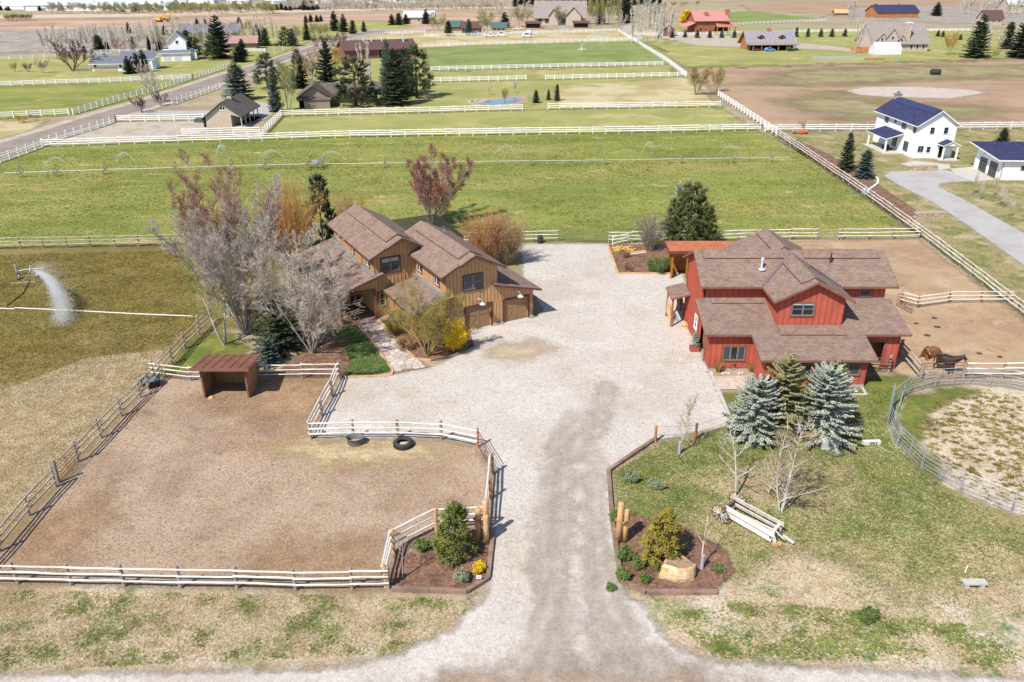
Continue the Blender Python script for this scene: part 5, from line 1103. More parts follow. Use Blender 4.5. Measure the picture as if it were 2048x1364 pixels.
# lawn trees
bare('dead_aspen', 'white leafless aspen beside the old wagon', 1470, 992, 850, 71, 'pale', 'pale', nstem=1, lean=.2, spread=.45, nb=(12, 4, 2), br=(.42, .4, .4), ang=(1.0, .7, .7), up=(.45, .5, .5), twig=.013, r0=.1, first=.2, last=0)
bare('birch_sapling', 'slim leafless birch left of the bushy sapling on the lawn', 1537, 986, 846, 72, 'pale', 'buff', nstem=1, lean=.2, spread=.3, nb=(12, 6, 3), br=(.36, .4, .4), ang=(.8, .8, .8), up=(.5, .5, .4), twig=.011, r0=.07, first=.15, last=2)
bare('birch_sapling', 'bushy leafless birch between the wagon and the spruces', 1562, 1022, 834, 73, 'pale', 'straw', nstem=3, lean=.22, spread=.4, nb=(12, 7, 4), br=(.36, .42, .42), ang=(.95, .9, .9), up=(.35, .3, .2), buds=(LEAF['tan'], 1, .03), twig=.011, r0=.07, first=.1, last=2)
bare('young_tree', 'young staked tree with tan buds near the orange posts', 1358, 908, 800, 74, 'buff', 'straw', nstem=1, lean=.1, spread=.25, nb=(12, 5, 3), br=(.4, .4, .4), ang=(.5, .6, .7), up=(.8, .7, .5), buds=(LEAF['tan'], 2, .04), twig=.011, r0=.06, first=.22, last=0)
bare('young_tree', 'small leafless tree with wrapped trunk beside the boulder', 1403, 1138, 1040, 75, 'buff', 'straw', nstem=1, lean=.2, spread=.4, nb=(7, 4, 2), br=(.5, .4, .4), ang=(.7, .7, .7), up=(.6, .5, .4), twig=.011, r0=.06, first=.35, last=0)
bare('young_tree', 'crooked leafless sapling in the left flower bed', 806, 1158, 1074, 76, 'grey', 'buff', nstem=1, lean=.4, spread=.4, nb=(6, 4, 2), br=(.5, .42, .4), ang=(.8, .7, .7), up=(.5, .5, .4), twig=.011, r0=.07, first=.45, last=0)
for (x, y, lab) in ((1358, 908, 'pale wrap on the trunk of the young staked tree'), (1403, 1138, 'pale wrap on the small tree beside the boulder')):
    o = thing('trunk_wrap', lab, 'tree wrap', G(x, y), 0, 'tree wraps'); MB().tube([(0, 0, .03), (0, 0, .95)], .1, 10).build('wrap', M['found'], o)
h = HT(908, 1112, 1003); plant('pine_tree', 'young green pine beside the left log posts', 'tree', 910, 1112, [('trunk', trunk_mesh(h, .09, TRUNK)), ('crown', pine(81, h, 84 * MPP(908, 1112), NEEDLE['fresh'], 150, 26, .04, .7, .3))])
h = HT(1322, 1122, 1026); plant('pine_tree', 'young golden-green pine beside the boulder', 'tree', 1324, 1122, [('trunk', trunk_mesh(h, .08, TRUNK)), ('crown', pine(82, h, 96 * MPP(1322, 1122), NEEDLE['gold'], 170, 26, .04, .6, .28))])
for i, (x, y, yt, w, lf, lab) in enumerate(((1248, 1120, 1096, 34, 'green', 'clump of green perennials against the drive edging, near the log posts'), (1274, 1136, 1118, 26, 'green', 'green perennial clump in the middle of the right bed'), (1316, 1140, 1126, 22, 'green', 'green perennial clump left of the boulder'),
        (1246, 1160, 1136, 24, 'green', 'green perennial clump at the corner of the right bed'), (1290, 1164, 1150, 20, 'green', 'small green clump near the bed corner timber'), (1232, 1046, 1018, 20, 'green', 'dark green clump beside the two log posts'),
        (1262, 962, 940, 44, 'grey', 'grey-green iris clump nearest the drive edging'), (1312, 978, 960, 38, 'grey', 'grey-green iris clump farther from the drive'), (925, 1162, 1140, 30, 'grey', 'pale leafy clump in the left flower bed'), (958, 1146, 1126, 16, 'yellow', 'yellow flowers by the little white sign'),
        (1733, 1242, 1216, 40, 'green', 'lone dark shrub on the gravelly grass'), (845, 1100, 1080, 36, 'green', 'weedy green clump beside the crooked sapling'), (1440, 1142, 1132, 14, 'green', 'tiny green clump right of the boulder'), (1222, 1180, 1170, 10, 'green', 'green weed at the drive edging'))):
    leafbush('perennial_clump', lab, 'plant', x, y, yt, w, lf, 90 + i, 'brown', 16, 4, 6, .06, .07, 'garden perennials')

# ------------------------------------------------------------ horse shelter, tubs, boulder, wagon
sh = thing('horse_shelter', 'open-fronted brown plywood horse shelter in the dirt paddock', 'shelter', (-22.0, 54.4, 0))
SW, SD = 1.75, 2.5; ZF, ZB = 2.72, 2.3
MB().slab([(-2.25, -.55, ZF + .08), (2.2, -.55, ZF + .08), (2.2, SD + .45, ZB), (-2.25, SD + .45, ZB)], .05).build('roof', M['brown_metal'], sh)
for i in range(7): x = -2.0 + i * .68; MB().beam((x, -.54, ZF + .1), (x, SD + .44, ZB + .02), .03, .03).build('roof_rib', M['brown_metal'], sh)
MB().b(-2.25, 2.2, -.6, -.552, ZF - .14, ZF + .1).build('fascia', M['fascia'], sh)
wall('side_wall', [(SW, 0, 0), (SW, SD, 0), (SW, SD, ZB), (SW, 0, ZF - .05)], sh, M['shed_wood'], .05)
wall('side_wall', [(-SW, SD, 0), (-SW, 0, 0), (-SW, 0, ZF - .05), (-SW, SD, ZB)], sh, M['shed_wood'], .05)
wall('back_wall', [(SW, SD, 0), (-SW, SD, 0), (-SW, SD, ZB), (SW, SD, ZB)], sh, M['shed_wood'], .05)
for x in (-SW + .06, SW - .06):
    MB().b(x - .07, x + .07, -.12, .02, 0, ZF - .02).build('post', M['fascia'], sh)
    MB().beam((x - .04 * (1 if x > 0 else -1), -.05, 1.95), (x - .75 * (1 if x > 0 else -1), -.05, ZF - .08), .09, .09).build('brace', M['fascia'], sh)
MB().b(-SW + .14, SW - .14, -.1, -.0, ZF - .16, ZF - .02).build('header', M['fascia'], sh)
rk = thing('stone', 'small tan stone at the left post of the horse shelter', 'stone', G(423, 797)); MB().lathe([(.02, .2), (.18, .16), (.24, .05), (.2, 0)], 7).build('rock', M['log'], rk)

def tub(name, label, x, y, a, b, h, mat, fill, fillmat, rz=0.0):
    root = thing(name, label, 'tub', G(x, y), rz); mb = MB(); n = 28
    prof = [(.86, 0), (.94, h * .5), (1, h * .92), (1.05, h * .95), (1.05, h), (.96, h), (.84, .04)]
    mb.lathe(prof, n); mb.v = [(v[0] * a, v[1] * b, v[2]) for v in mb.v]; mb.build('shell', mat, root, True)
    m2 = MB(); m2.v = [(math.cos(2 * math.pi * j / n) * a * .92, math.sin(2 * math.pi * j / n) * b * .92, h * fill) for j in range(n)]; m2.f = [tuple(range(n))]; m2.m = [0]; m2.build('contents', fillmat, root)
    return root
tub('water_tub', 'black oval water tub in the top corner of the dirt paddock', 303, 772, .75, .62, .62, M['black'], .85, M['water'])
tub('feed_tub', 'dark grey feed tub against the white fence', 711, 888, .6, .5, .58, plain('weathered_black_tub', A(108, 106, 108), .7, .3, var=.25), .25, plain('old_hay', A(196, 176, 136), .9, .1, var=.3, sc=9))
ty = thing('tyre_feeder', 'tractor tyre used as a hay feeder beside the feed tub', 'tyre', G(807, 892))
mb = MB(); mb.lathe([(.36, .08), (.42, .02), (.6, .0), (.66, .1), (.67, .28), (.6, .4), (.46, .42), (.4, .38), (.38, .3)], 36); mb.build('tyre', M['black'], ty, True)
for k in range(26):
    a = 2 * math.pi * k / 26; c, s_ = math.cos(a), math.sin(a)
    MB().beam((c * .68, s_ * .68, .06), (math.cos(a + .16) * .68, math.sin(a + .16) * .68, .36), .05, .05).build('tread_lug', M['black'], ty)
MB().lathe([(.0, .2), (.2, .19), (.38, .12)], 16).build('hay', plain('feeder_hay', A(224, 204, 160), .9, .1, var=.3, sc=12), ty)
br_ = thing('barrel', 'black plastic barrel by the fence at the top of the drive', 'barrel', G(1080, 486)); MB().lathe([(.01, 0), (.28, 0), (.31, .1), (.31, .32), (.33, .36), (.31, .4), (.31, .7), (.33, .74), (.31, .78), (.3, .95), (.02, .96)], 20).build('drum', M['black'], br_, True)

bo = thing('boulder', 'big flat-topped tan boulder in the right flower bed', 'boulder', G(1358, 1168))
rs = np.random.RandomState(4); mb = MB(); n = 11; rings = [(1.0, 0), (1.06, .25), (1.0, .55), (.93, .82), (.8, .95)]
jit = rs.uniform(.82, 1.12, n)
for ri, (r, z) in enumerate(rings):
    for j in range(n):
        t_ = 2 * math.pi * j / n; q = jit[j] * r * (1 + rs.uniform(-.05, .05)); mb.v.append((math.cos(t_) * q * .92, math.sin(t_) * q * .62 + .62, z * .98 + rs.uniform(-.04, .04)))
for ri in range(len(rings) - 1):
    for j in range(n): a = ri * n + j; b = ri * n + (j + 1) % n; mb.f.append((a, b, b + n, a + n)); mb.m.append(0)
mb.f.append(tuple((len(rings) - 1) * n + j for j in range(n))); mb.m.append(1)
t = NT('boulder_stone'); t.color(t.mix(t.ramp(t.noise(1.6, 4, .7), .4, .6), A(238, 196, 132), A(250, 232, 206))).rough(.9, .1).bump(t.noise(6, 4, .7), .6, .06); ms = t.mat
mb.build('rock', [ms, plain('boulder_top', A(176, 146, 118), .95, .1, var=.25, sc=3, bump=.5)], bo)

def wheel(mb_rim, mb_sp, mb_hub, c, r, axis, ns=12, rw=.035):
    c = Vector(c); ax = Vector(axis).normalized(); up = Vector((0, 0, 1)); u = up.cross(ax).normalized(); w = ax.cross(u)
    P = [c + (u * math.cos(2 * math.pi * k / 24) + w * math.sin(2 * math.pi * k / 24)) * r for k in range(25)]
    mb_rim.tube(P, rw, 6, cap=False)
    for k in range(ns):
        t_ = 2 * math.pi * k / ns; mb_sp.tube([c, c + (u * math.cos(t_) + w * math.sin(t_)) * (r - .02)], [.03, .022], 5)
    mb_hub.tube([c - ax * .16, c + ax * .16], .085, 10)
GW = woodmat('bleached_wagon_wood', A(246, 240, 232, 1.1), A(206, 196, 184), (1, 12, 12), var=.25)
DW = woodmat('dark_wagon_wood', A(126, 112, 104), A(92, 80, 74), (1, 12, 12), var=.3)
wA, wB = G(1456, 1030), G(1518, 1062); wdir = (wB - wA); wrz = math.atan2(wdir.y, wdir.x)
wg = thing('wagon', 'old bleached wooden wagon with spoked wheels on the lawn', 'wagon', wA, wrz)
# local x runs from the rear wheels to the broken front
for sy in (-1, 1):
    for (z0, z1, x0, x1) in ((.72, 1.02, .0, 3.3), (.34, .6, .1, 3.2)):
        MB().box(((x0 + x1) / 2, sy * .52, (z0 + z1) / 2 + (.02 if sy > 0 else -.12)), (x1 - x0, .05, z1 - z0), rot=Matrix.Rotation(sy * R(16), 3, 'X') @ Matrix.Rotation(R(3), 3, 'Y')).build('side_board', GW, wg)
MB().box((1.5, 0, .3), (3.0, .16, .1)).build('floor_sill', GW, wg)
MB().box((1.55, .3, .29), (2.9, .12, .06), rot=Matrix.Rotation(R(3), 3, 'Z')).build('floor_board', GW, wg)
MB().box((.05, 0, .82), (.14, 1.5, .2)).build('rear_bolster', DW, wg)
MB().box((0, 0, .56), (.12, 1.75, .12)).build('rear_axle', DW, wg)
MB().box((3.05, .1, .62), (.16, 1.3, .16), rz=R(8)).build('front_bolster', GW, wg)
for nm, cpos, r_, ax in (('rear_wheel', (0, -.98, .58), .58, (.08, 1, .05)), ('rear_wheel', (0, .98, .58), .58, (-.05, 1, 0)), ('front_wheel', (3.15, -.45, .46), .46, (.6, 1, .35)), ('front_wheel', (3.3, .15, .36), .46, (.5, .8, .9))):
    a, b, c_ = MB(), MB(), MB(); wheel(a, b, c_, cpos, r_, ax, 12)
    o = a.build(nm, M['rust'] if 'rear' in nm else GW, wg); b.build('spokes', GW, o); c_.build('hub', DW, o)
MB().box((3.55, -.55, .2), (.5, .2, .2), rz=R(50)).build('broken_hub_block', M['log'], wg)
MB().box((3.75, .3, .22), (.9, .16, .07), rz=R(-12)).build('loose_board', GW, wg)

# ------------------------------------------------------------ small things round the drive and lawn
sg = thing('small_sign', 'little white sign beside the yellow flowers', 'sign', G(958, 1168)); MB().b(-.02, .02, -.02, .02, 0, .42).build('stake', M['black'], sg); MB().b(-.13, .13, -.04, -.022, .38, .62).build('panel', M['white'], sg); MB().b(-.03, .04, -.046, -.041, .46, .54).build('mark', M['black'], sg)
ub = thing('utility_box', 'pale green utility box beside the blue spruce', 'utility box', G(1656, 894), R(3))
MB().b(-.62, .62, -.42, .42, 0, .1).build('pad', M['conc'], ub); gm = plain('pale_green_box', A(206, 212, 200), .6, .3, var=.05)
MB().slab([(-.58, -.38, .6), (.58, -.38, .6), (.58, .1, .78), (-.58, .1, .78)], .02).slab([(-.58, .1, .78), (.58, .1, .78), (.58, .38, .72), (-.58, .38, .72)], .02).build('lid', gm, ub)
MB().b(-.57, .57, -.37, -.33, .1, .6).b(-.57, -.53, -.33, .37, .1, .7).b(.53, .57, -.33, .37, .1, .7).b(-.53, .53, .33, .37, .1, .7).build('cabinet', gm, ub); MB().b(-.12, .12, -.385, -.372, .3, .48).build('meter_plate', M['sash'], ub)
pw = thing('marker_pole', 'thin white pole standing behind the utility box', 'pole', G(1638, 880)); MB().tube([(0, 0, 0), (0, 0, 1.9)], .03, 6).build('rod', M['white'], pw)
hose_m = plain('dark_green_hose', A(60, 96, 72), .5, .4, var=.05); hose_l = plain('light_green_hose', A(150, 212, 150), .5, .4, var=.05)
hc = thing('hose_coil', 'coiled dark green garden hose below the utility box', 'hose', G(1668, 904))
for k in range(4): rr_ = .52 + .06 * k; MB().tube([(math.cos(t_) * rr_, math.sin(t_) * rr_, .03 + .03 * (k % 2)) for t_ in np.linspace(0, 6.283, 25)], .022, 6, cap=False).build('loop', hose_m, hc)
hl = thing('garden_hose', 'light green garden hose lying on the lawn by the round pen', 'hose', G(1792, 835))
MB().tube([G(x, y) - G(1792, 835) + Vector((0, 0, z)) for x, y, z in ((1806, 790, .9), (1798, 815, .5), (1790, 838, .05), (1782, 850, .04), (1780, 862, .04), (1784, 880, .04), (1792, 893, .04), (1794, 901, .04), (1786, 906, .04), (1772, 903, .04), (1758, 894, .04), (1752, 882, .04), (1752, 874, .04), (1744, 868, .04), (1736, 862, .04))], .028, 6).build('tube', hose_l, hl)
slabm = plain('whitewashed_block', A(238, 236, 236), .8, .2, var=.06)
cb = thing('concrete_block', 'white concrete block with dark stencil marks on the lawn', 'block', G(1742, 888), R(2)); MB().b(-.62, .62, -.14, .14, 0, .28).build('block', slabm, cb)
for x in (-.12, -.03, .06, .16, .3): MB().b(x - .025, x + .025, -.16, -.142, .06, .24).build('mark', M['black'], cb)
bn = thing('stone_bench', 'low grey concrete bench on the dry grass, lower right', 'bench', G(1946, 1174)); MB().b(-.62, .62, -.2, .2, .28, .4).build('seat', M['conc'], bn)
for x in (-.42, .42): MB().b(x - .1, x + .1, -.17, .17, 0, .28).build('leg', M['conc'], bn)
st = thing('white_stake', 'short white stake behind the concrete bench', 'stake', G(1930, 1146)); MB().tube([(0, 0, 0), (.02, 0, .5)], .035, 6).build('rod', M['white'], st)
sp = thing('lawn_sprinkler', 'small orange sprinkler head under the blue spruce', 'sprinkler', G(1694, 862)); om = plain('orange_plastic', A(236, 110, 60), .5, .4, var=.05); MB().tube([(0, 0, 0), (0, 0, .8)], .02, 6).build('riser', M['black'], sp); MB().box((0, 0, .85), (.22, .12, .12)).build('head', om, sp)
# planter, stumps, wheel, patio at the barn
pl = thing('planter', 'red planter with a small blue spruce beside the barn door', 'planter', G(1388, 702)); MB().slab([(-.38, -.32, .5), (.38, -.32, .5), (.38, .32, .5), (-.38, .32, .5)], .5, down=(0, 0, -1)).build('box', M['red_batten'], pl)
hh = 1.35; link(bpy.data.objects.new('spruce', conifer(141, hh, .9, NEEDLE['blue'], 3.0, .2, spray=.5)), pl).location = (0, 0, .48)
def stump(label, x, y, h, r, mat='timber'):
    o = thing('log_carving', label, 'stump', G(x, y)); MB().tube([(0, 0, 0), (.05, .02, h * .35), (-.06, 0, h * .7), (.02, 0, h)], [r * 1.1, r * .9, r * .95, r * .55], 9).build('log', M[mat], o)
    MB().tube([(0, 0, h), (0, 0, h + .03)], [r * .5, r * .3], 9).build('cut_top', M['log'], o)
stump('tall carved log standing under the barn side porch', 1358, 620, 1.75, .34)
stump('short chopping stump beside the barn door', 1369, 656, .6, .38, 'log')
stump('slim weathered post stump beside the carved log', 1366, 630, 1.2, .16)
wl_ = thing('iron_ornament', 'dark iron wagon wheel leaning on the barn wall', 'wheel', G(1467, 740)); a, b, c_ = MB(), MB(), MB(); wheel(a, b, c_, (0, .05, .5), .48, (0, 1, -.15), 8, .04); o = a.build('rim', M['black'], wl_); b.build('spokes', M['black'], o); c_.build('hub', M['black'], o)
def plume(label, x, y, h, seed):
    rs = np.random.RandomState(seed); N = 70; a = rs.uniform(0, 6.28, N); ln = rs.uniform(.05, .4, N)
    B = grow(rs, np.zeros((N, 3)) + np.stack([np.cos(a), np.sin(a), 0 * a], 1) * .12, unitv(np.stack([np.cos(a) * ln, np.sin(a) * ln, np.ones(N)], 1)), h * rs.uniform(.7, 1, N), np.full(N, .014), 3, .05, -.05)
    o = thing('ornamental_grass', label, 'grass', G(x, y), 0, 'ornamental grasses'); link(bpy.data.objects.new('plumes', polylines_mesh('plumes', [(B[0], B[2] * 1.4)], M['grass_dry'], 3)), o)
    B = grow(rs, np.zeros((N, 3)), unitv(np.stack([np.cos(a) * .8, np.sin(a) * .8, np.ones(N)], 1)), .45 * rs.uniform(.7, 1, N), np.full(N, .016), 2, .1, -.1); link(bpy.data.objects.new('blades', polylines_mesh('blades', [(B[0], B[2])], LEAF['green'], 3)), o)
plume('tan plume grass at the left corner of the barn window', 1436, 744, 1.1, 5); plume('tan plume grass right of the wagon wheel', 1502, 744, 1.0, 6)
flat('patio', [(1428, 754), (1494, 752), (1500, 778), (1440, 780)], .05, ground_mat('pale_pavers', A(226, 206, 188), [(A(206, 184, 166), 1.5, .45, .6, .7)], bump=(6, .4, .03)))
rk_m = plain('river_rock', A(222, 206, 192), .9, .1, var=.2)
for i, (x, y) in enumerate(((1424, 748), (1446, 748), (1452, 747), (1458, 748), (1478, 748), (1484, 747), (1700, 784), (1712, 783))):
    o = thing('bed_rock', 'pale round rock in the narrow bed against the barn wall', 'rock', G(x, y), random.uniform(0, 6), 'rocks in the barn bed'); MB().lathe([(.01, .16), (.1, .14), (.16, .06), (.14, 0)], 8).build('rock', rk_m, o)
# lumber
lp = thing('lumber_pile', 'heap of yellow offcut boards at the top of the drive', 'lumber', G(1246, 500)); ym = woodmat('yellow_lumber', A(244, 206, 116), A(228, 178, 84), (1, 10, 10), var=.2)
for i in range(34):
    a = random.uniform(0, 3.14); L = random.uniform(.6, 1.6); x, y = random.uniform(-1.1, 1.1), random.uniform(-.5, .7); z = .06 + .45 * max(0, 1 - (abs(x) / 1.4 + abs(y) / 1.1)) * random.random()
    MB().beam((x - L / 2 * math.cos(a), y - L / 2 * math.sin(a), z), (x + L / 2 * math.cos(a), y + L / 2 * math.sin(a), z + random.uniform(0, .2)), .12, .05).build('board', ym, lp)
lb = thing('lumber_bundle', 'small bundle of white and yellow boards beside the lumber heap', 'lumber', G(1276, 508), R(18))
for i in range(5): MB().box((0, i * .14, .1 + .09 * (i % 2)), (2.2, .12, .07), rz=R(random.uniform(-4, 4))).build('board', ym if i % 2 else M['white'], lb)
pp = thing('fence_panel', 'white fence panel leaning behind the lumber heap', 'fence panel', G(1240, 491), R(8))
for z in (.3, .7, 1.1): MB().beam((-1, .1, z), (1.1, .3, z + .25), .05, .1).build('board', M['white'], pp)
MB().beam((-.9, .1, 0), (-.9, .1, 1.2), .08, .08).build('board', M['white'], pp)

# ------------------------------------------------------------ horses
def skin_body(name, joints, edges, mat, parent, sub=2):
    """one continuous surface grown round a skeleton: joints {name: (x, y, z, rx, ry)}"""
    keys = list(joints); me = bpy.data.meshes.new(name); me.from_pydata([joints[k][:3] for k in keys], [(keys.index(a), keys.index(b)) for a, b in edges], [])
    o = bpy.data.objects.new(name, me); link(o, parent); sk = o.modifiers.new('skin', 'SKIN'); sk.use_smooth_shade = True
    me.skin_vertices.new() if not me.skin_vertices else None
    for i, k in enumerate(keys):
        sv = me.skin_vertices[0].data[i]; sv.radius = (joints[k][3], joints[k][4] if len(joints[k]) > 4 else joints[k][3]); sv.use_root = (i == 0)
    ss = o.modifiers.new('sub', 'SUBSURF'); ss.levels = sub; ss.render_levels = sub
    dg = bpy.context.evaluated_depsgraph_get(); ev = o.evaluated_get(dg); m2 = bpy.data.meshes.new_from_object(ev); o.modifiers.clear(); o.data = m2; m2.materials.clear(); m2.materials.append(mat)
    m2.polygons.foreach_set('use_smooth', [True] * len(m2.polygons)); return o
hm_dark = plain('dark_bay_coat', (.035, .022, .016, 1), .55, .35, var=.25, sc=2); hm_bay = plain('bay_coat', (.20, .085, .032, 1), .55, .35, var=.25, sc=2); hm_black = plain('black_mane', (.012, .010, .010, 1), .7, .3, var=.1)
def horse_head(j, base, d, up=.0):
    return j
hs = thing('horse', 'dark brown horse standing behind the rusty gate', 'horse', G(1888, 744), R(-52))
J = {'chest': (.55, 0, 1.1, .4, .44), 'belly': (.05, 0, 1.06, .44, .46), 'loin': (-.4, 0, 1.14, .4, .42), 'croup': (-.72, 0, 1.18, .38, .4), 'dock': (-.98, 0, 1.22, .06), 'tail1': (-1.12, 0, .95, .06), 'tail2': (-1.14, 0, .5, .04),
     'withers': (.72, 0, 1.34, .3, .3), 'neck1': (.98, .02, 1.5, .22, .27), 'neck2': (1.2, .05, 1.64, .17, .22), 'poll': (1.36, .08, 1.74, .14, .16), 'face': (1.52, .12, 1.58, .12, .14), 'muzzle': (1.66, .16, 1.38, .095, .1),
     'sl': (.6, .17, .85, .13, .14), 'el': (.62, .19, .52, .07), 'kl': (.62, .19, .28, .05), 'fl': (.64, .19, .05, .065), 'sr': (.5, -.17, .85, .13, .14), 'er': (.5, -.19, .52, .07), 'kr': (.48, -.19, .28, .05), 'fr': (.5, -.19, .05, .065),
     'hl': (-.72, .18, .88, .17, .18), 'stl': (-.62, .2, .66, .11), 'hol': (-.86, .2, .46, .06), 'pl': (-.8, .2, .2, .05), 'ftl': (-.76, .2, .05, .065), 'hr': (-.72, -.18, .88, .17, .18), 'str': (-.7, -.2, .66, .11), 'hor': (-.96, -.2, .46, .06), 'pr': (-.92, -.2, .2, .05), 'ftr': (-.88, -.2, .05, .065)}
ED = [('belly', 'chest'), ('belly', 'loin'), ('loin', 'croup'), ('croup', 'dock'), ('dock', 'tail1'), ('tail1', 'tail2'), ('chest', 'withers'), ('withers', 'neck1'), ('neck1', 'neck2'), ('neck2', 'poll'), ('poll', 'face'), ('face', 'muzzle'),
      ('chest', 'sl'), ('sl', 'el'), ('el', 'kl'), ('kl', 'fl'), ('chest', 'sr'), ('sr', 'er'), ('er', 'kr'), ('kr', 'fr'), ('croup', 'hl'), ('hl', 'stl'), ('stl', 'hol'), ('hol', 'pl'), ('pl', 'ftl'), ('croup', 'hr'), ('hr', 'str'), ('str', 'hor'), ('hor', 'pr'), ('pr', 'ftr')]
hs.scale = (.86, 1.08, 1.04); skin_body('body', J, ED, hm_dark, hs)
mane = MB()
for k in range(9): f = k / 8; p = Vector((.75 + .6 * f, .01 + .06 * f, 1.5 + .36 * f)); mane.tube([p, p + Vector((.02, -.14, -.2))], [.05, .015], 5)
mane.build('mane', hm_black, hs)
for s_ in (-1, 1): MB().tube([(1.34, .08 + s_ * .06, 1.84), (1.36, .08 + s_ * .08, 1.98)], [.04, .01], 5).build('ear', hm_dark, hs)
hl_ = thing('horse', 'bay horse with a white blaze lying down behind the gate', 'horse', G(1860, 712), R(-150))
J = {'belly': (0, 0, .4, .46, .44), 'chest': (.5, 0, .45, .42, .42), 'loin': (-.45, 0, .42, .45, .42), 'croup': (-.85, 0, .38, .4, .38), 'tail1': (-1.18, .05, .22, .07), 'tail2': (-1.45, .2, .08, .05),
     'withers': (.74, .02, .64, .31, .3), 'neck1': (.92, .08, .85, .23, .26), 'neck2': (1.05, .18, 1.04, .18, .2), 'poll': (1.12, .3, 1.14, .15, .16), 'face': (1.14, .44, .95, .13, .14), 'muzzle': (1.16, .56, .7, .1, .11),
     'kf1': (.85, .3, .16, .1), 'kf2': (1.15, .36, .1, .075), 'kf3': (.95, .5, .07, .06), 'kg1': (.8, -.28, .16, .1), 'kg2': (1.12, -.3, .1, .075), 'kg3': (1.0, -.16, .07, .06), 'h1': (-.6, .4, .2, .17), 'h2': (-.2, .56, .12, .09), 'h3': (-.55, .64, .08, .07), 'h4': (-.2, .72, .06, .06)}
skin_body('body', J, [('belly', 'chest'), ('belly', 'loin'), ('loin', 'croup'), ('croup', 'tail1'), ('tail1', 'tail2'), ('chest', 'withers'), ('withers', 'neck1'), ('neck1', 'neck2'), ('neck2', 'poll'), ('poll', 'face'), ('face', 'muzzle'), ('chest', 'kf1'), ('kf1', 'kf2'), ('kf2', 'kf3'), ('chest', 'kg1'), ('kg1', 'kg2'), ('kg2', 'kg3'), ('loin', 'h1'), ('h1', 'h2'), ('h2', 'h3'), ('h3', 'h4')], hm_bay, hl_)
mane = MB()
for k in range(9): f = k / 8; p = Vector((.72 + .4 * f, .0 + .28 * f, .82 + .42 * f)); mane.tube([p, p + Vector((.08, -.14, -.16))], [.07, .02], 5)
mane.build('mane', hm_black, hl_)
MB().tube([(1.15, .4, 1.1), (1.17, .53, .93), (1.18, .62, .72)], [.03, .04, .04], 6).build('blaze', M['white'], hl_)
for s_ in (-1, 1): MB().tube([(1.1 + s_ * .07, .28, 1.22), (1.1 + s_ * .09, .28, 1.36)], [.04, .01], 5).build('ear', hm_black, hl_)
dung = plain('dung', A(92, 70, 52), .95, .1, var=.3, sc=12)
for i, (x, y, s_) in enumerate(((1854, 672, .35), (1874, 655, .4), (1868, 637, .3), (1958, 708, .25), (1999, 715, .22), (1832, 648, .2), (1852, 671, .2))):
    o = thing('dung_pile', ('wide dung pile', 'largest dung pile', 'middle dung pile behind the largest', 'dung pile right of the standing horse', 'rightmost dung pile', 'small dung pile nearest the barn roof', 'little dung pile touching the wide one')[i] + ' on the corral dirt', 'dung', G(x, y), 0, 'dung piles in the corral'); mb = MB()
    for k in range(7): a = k * 2.4; mb.lathe([(.005, .13), (.08, .1), (.11, .04), (.09, 0)], 7, (math.cos(a) * s_ * .6 * (k / 7) ** .5, math.sin(a) * s_ * .5 * (k / 7) ** .5, .02 * (k % 3)))
    mb.build('heap', dung, o)

# ------------------------------------------------------------ irrigation
WLm = plain('aluminium_pipe', A(232, 230, 226), .45, .4, .3, var=.05); WLw = plain('dull_wheel_steel', A(172, 160, 130), .6, .3, .2, var=.15)
wl0 = G(12, 356); line = thing('wheel_line', 'long wheel-line irrigation pipe crossing the big pasture', 'irrigation line', wl0)
WPX = [(12, 356), (43, 355), (115, 352), (212, 349), (351, 345), (463, 341), (531, 339), (632, 337), (770, 336), (910, 333), (1060, 331), (1208, 329.5), (1361, 327), (1464, 325.5), (1541, 324.5), (1578, 324)]
WP = [G(x, y) - wl0 for x, y in WPX]; ZW = .82
for a, b in zip(WP[:-1], WP[1:]): MB().tube([a + Vector((0, 0, ZW)), a.lerp(b, .5) + Vector((0, 0, ZW - .05)), b + Vector((0, 0, ZW))], .07, 7).build('pipe', WLm, line)
wme = None
def lwheel(p):
    global wme
    if wme is None:
        a, b, c_ = MB(), MB(), MB(); wheel(a, b, c_, (0, 0, 0), .86, (1, 0, 0), 9, .05); wme = (a.mesh('wheel', WLw), b.mesh('spokes', WLw), c_.mesh('hub', WLw))
    o = bpy.data.objects.new('wheel', wme[0]); o.location = p + Vector((0, 0, .9)); link(o, line); link(bpy.data.objects.new('spokes', wme[1]), o); link(bpy.data.objects.new('hub', wme[2]), o)
for i, p in enumerate(WP[1:-1]):
    if i != 6: lwheel(p)
mv = WP[7]
for dx, dy in ((-1.2, -1.0), (1.0, 1.2), (-1.2, .9), (1.0, -1.0)): lwheel(mv + Vector((dx, dy, 0)))
MB().box(mv + Vector((0, 0, 1.1)), (.9, .8, .5)).box(mv + Vector((0, 0, .75)), (2.4, .12, .12)).box(mv + Vector((0, 0, .7)), (.12, 2.2, .12)).build('mover', M['steel'], line)
def spray(name, label, origin, pts_fn, N, size, seed, group=None, alpha=.5):
    """a jet of fine water drops: thousands of tiny tetrahedra"""
    rs = np.random.RandomState(seed); P = pts_fn(rs, N); T = np.array([[1, 1, 1], [1, -1, -1], [-1, 1, -1], [-1, -1, 1]]) * .6
    s_ = size * rs.uniform(.5, 1.4, (N, 1, 1)); V = P[:, None, :] + T[None] * s_
    Fc = (np.array([[0, 1, 2], [0, 3, 1], [0, 2, 3], [1, 3, 2]])[None] + (np.arange(N) * 4)[:, None, None]).reshape(-1, 3)
    o = npobj(name, V.reshape(-1, 3), Fc, MW); o.location = origin; tag(o, label, 'water', group, 'stuff'); return o
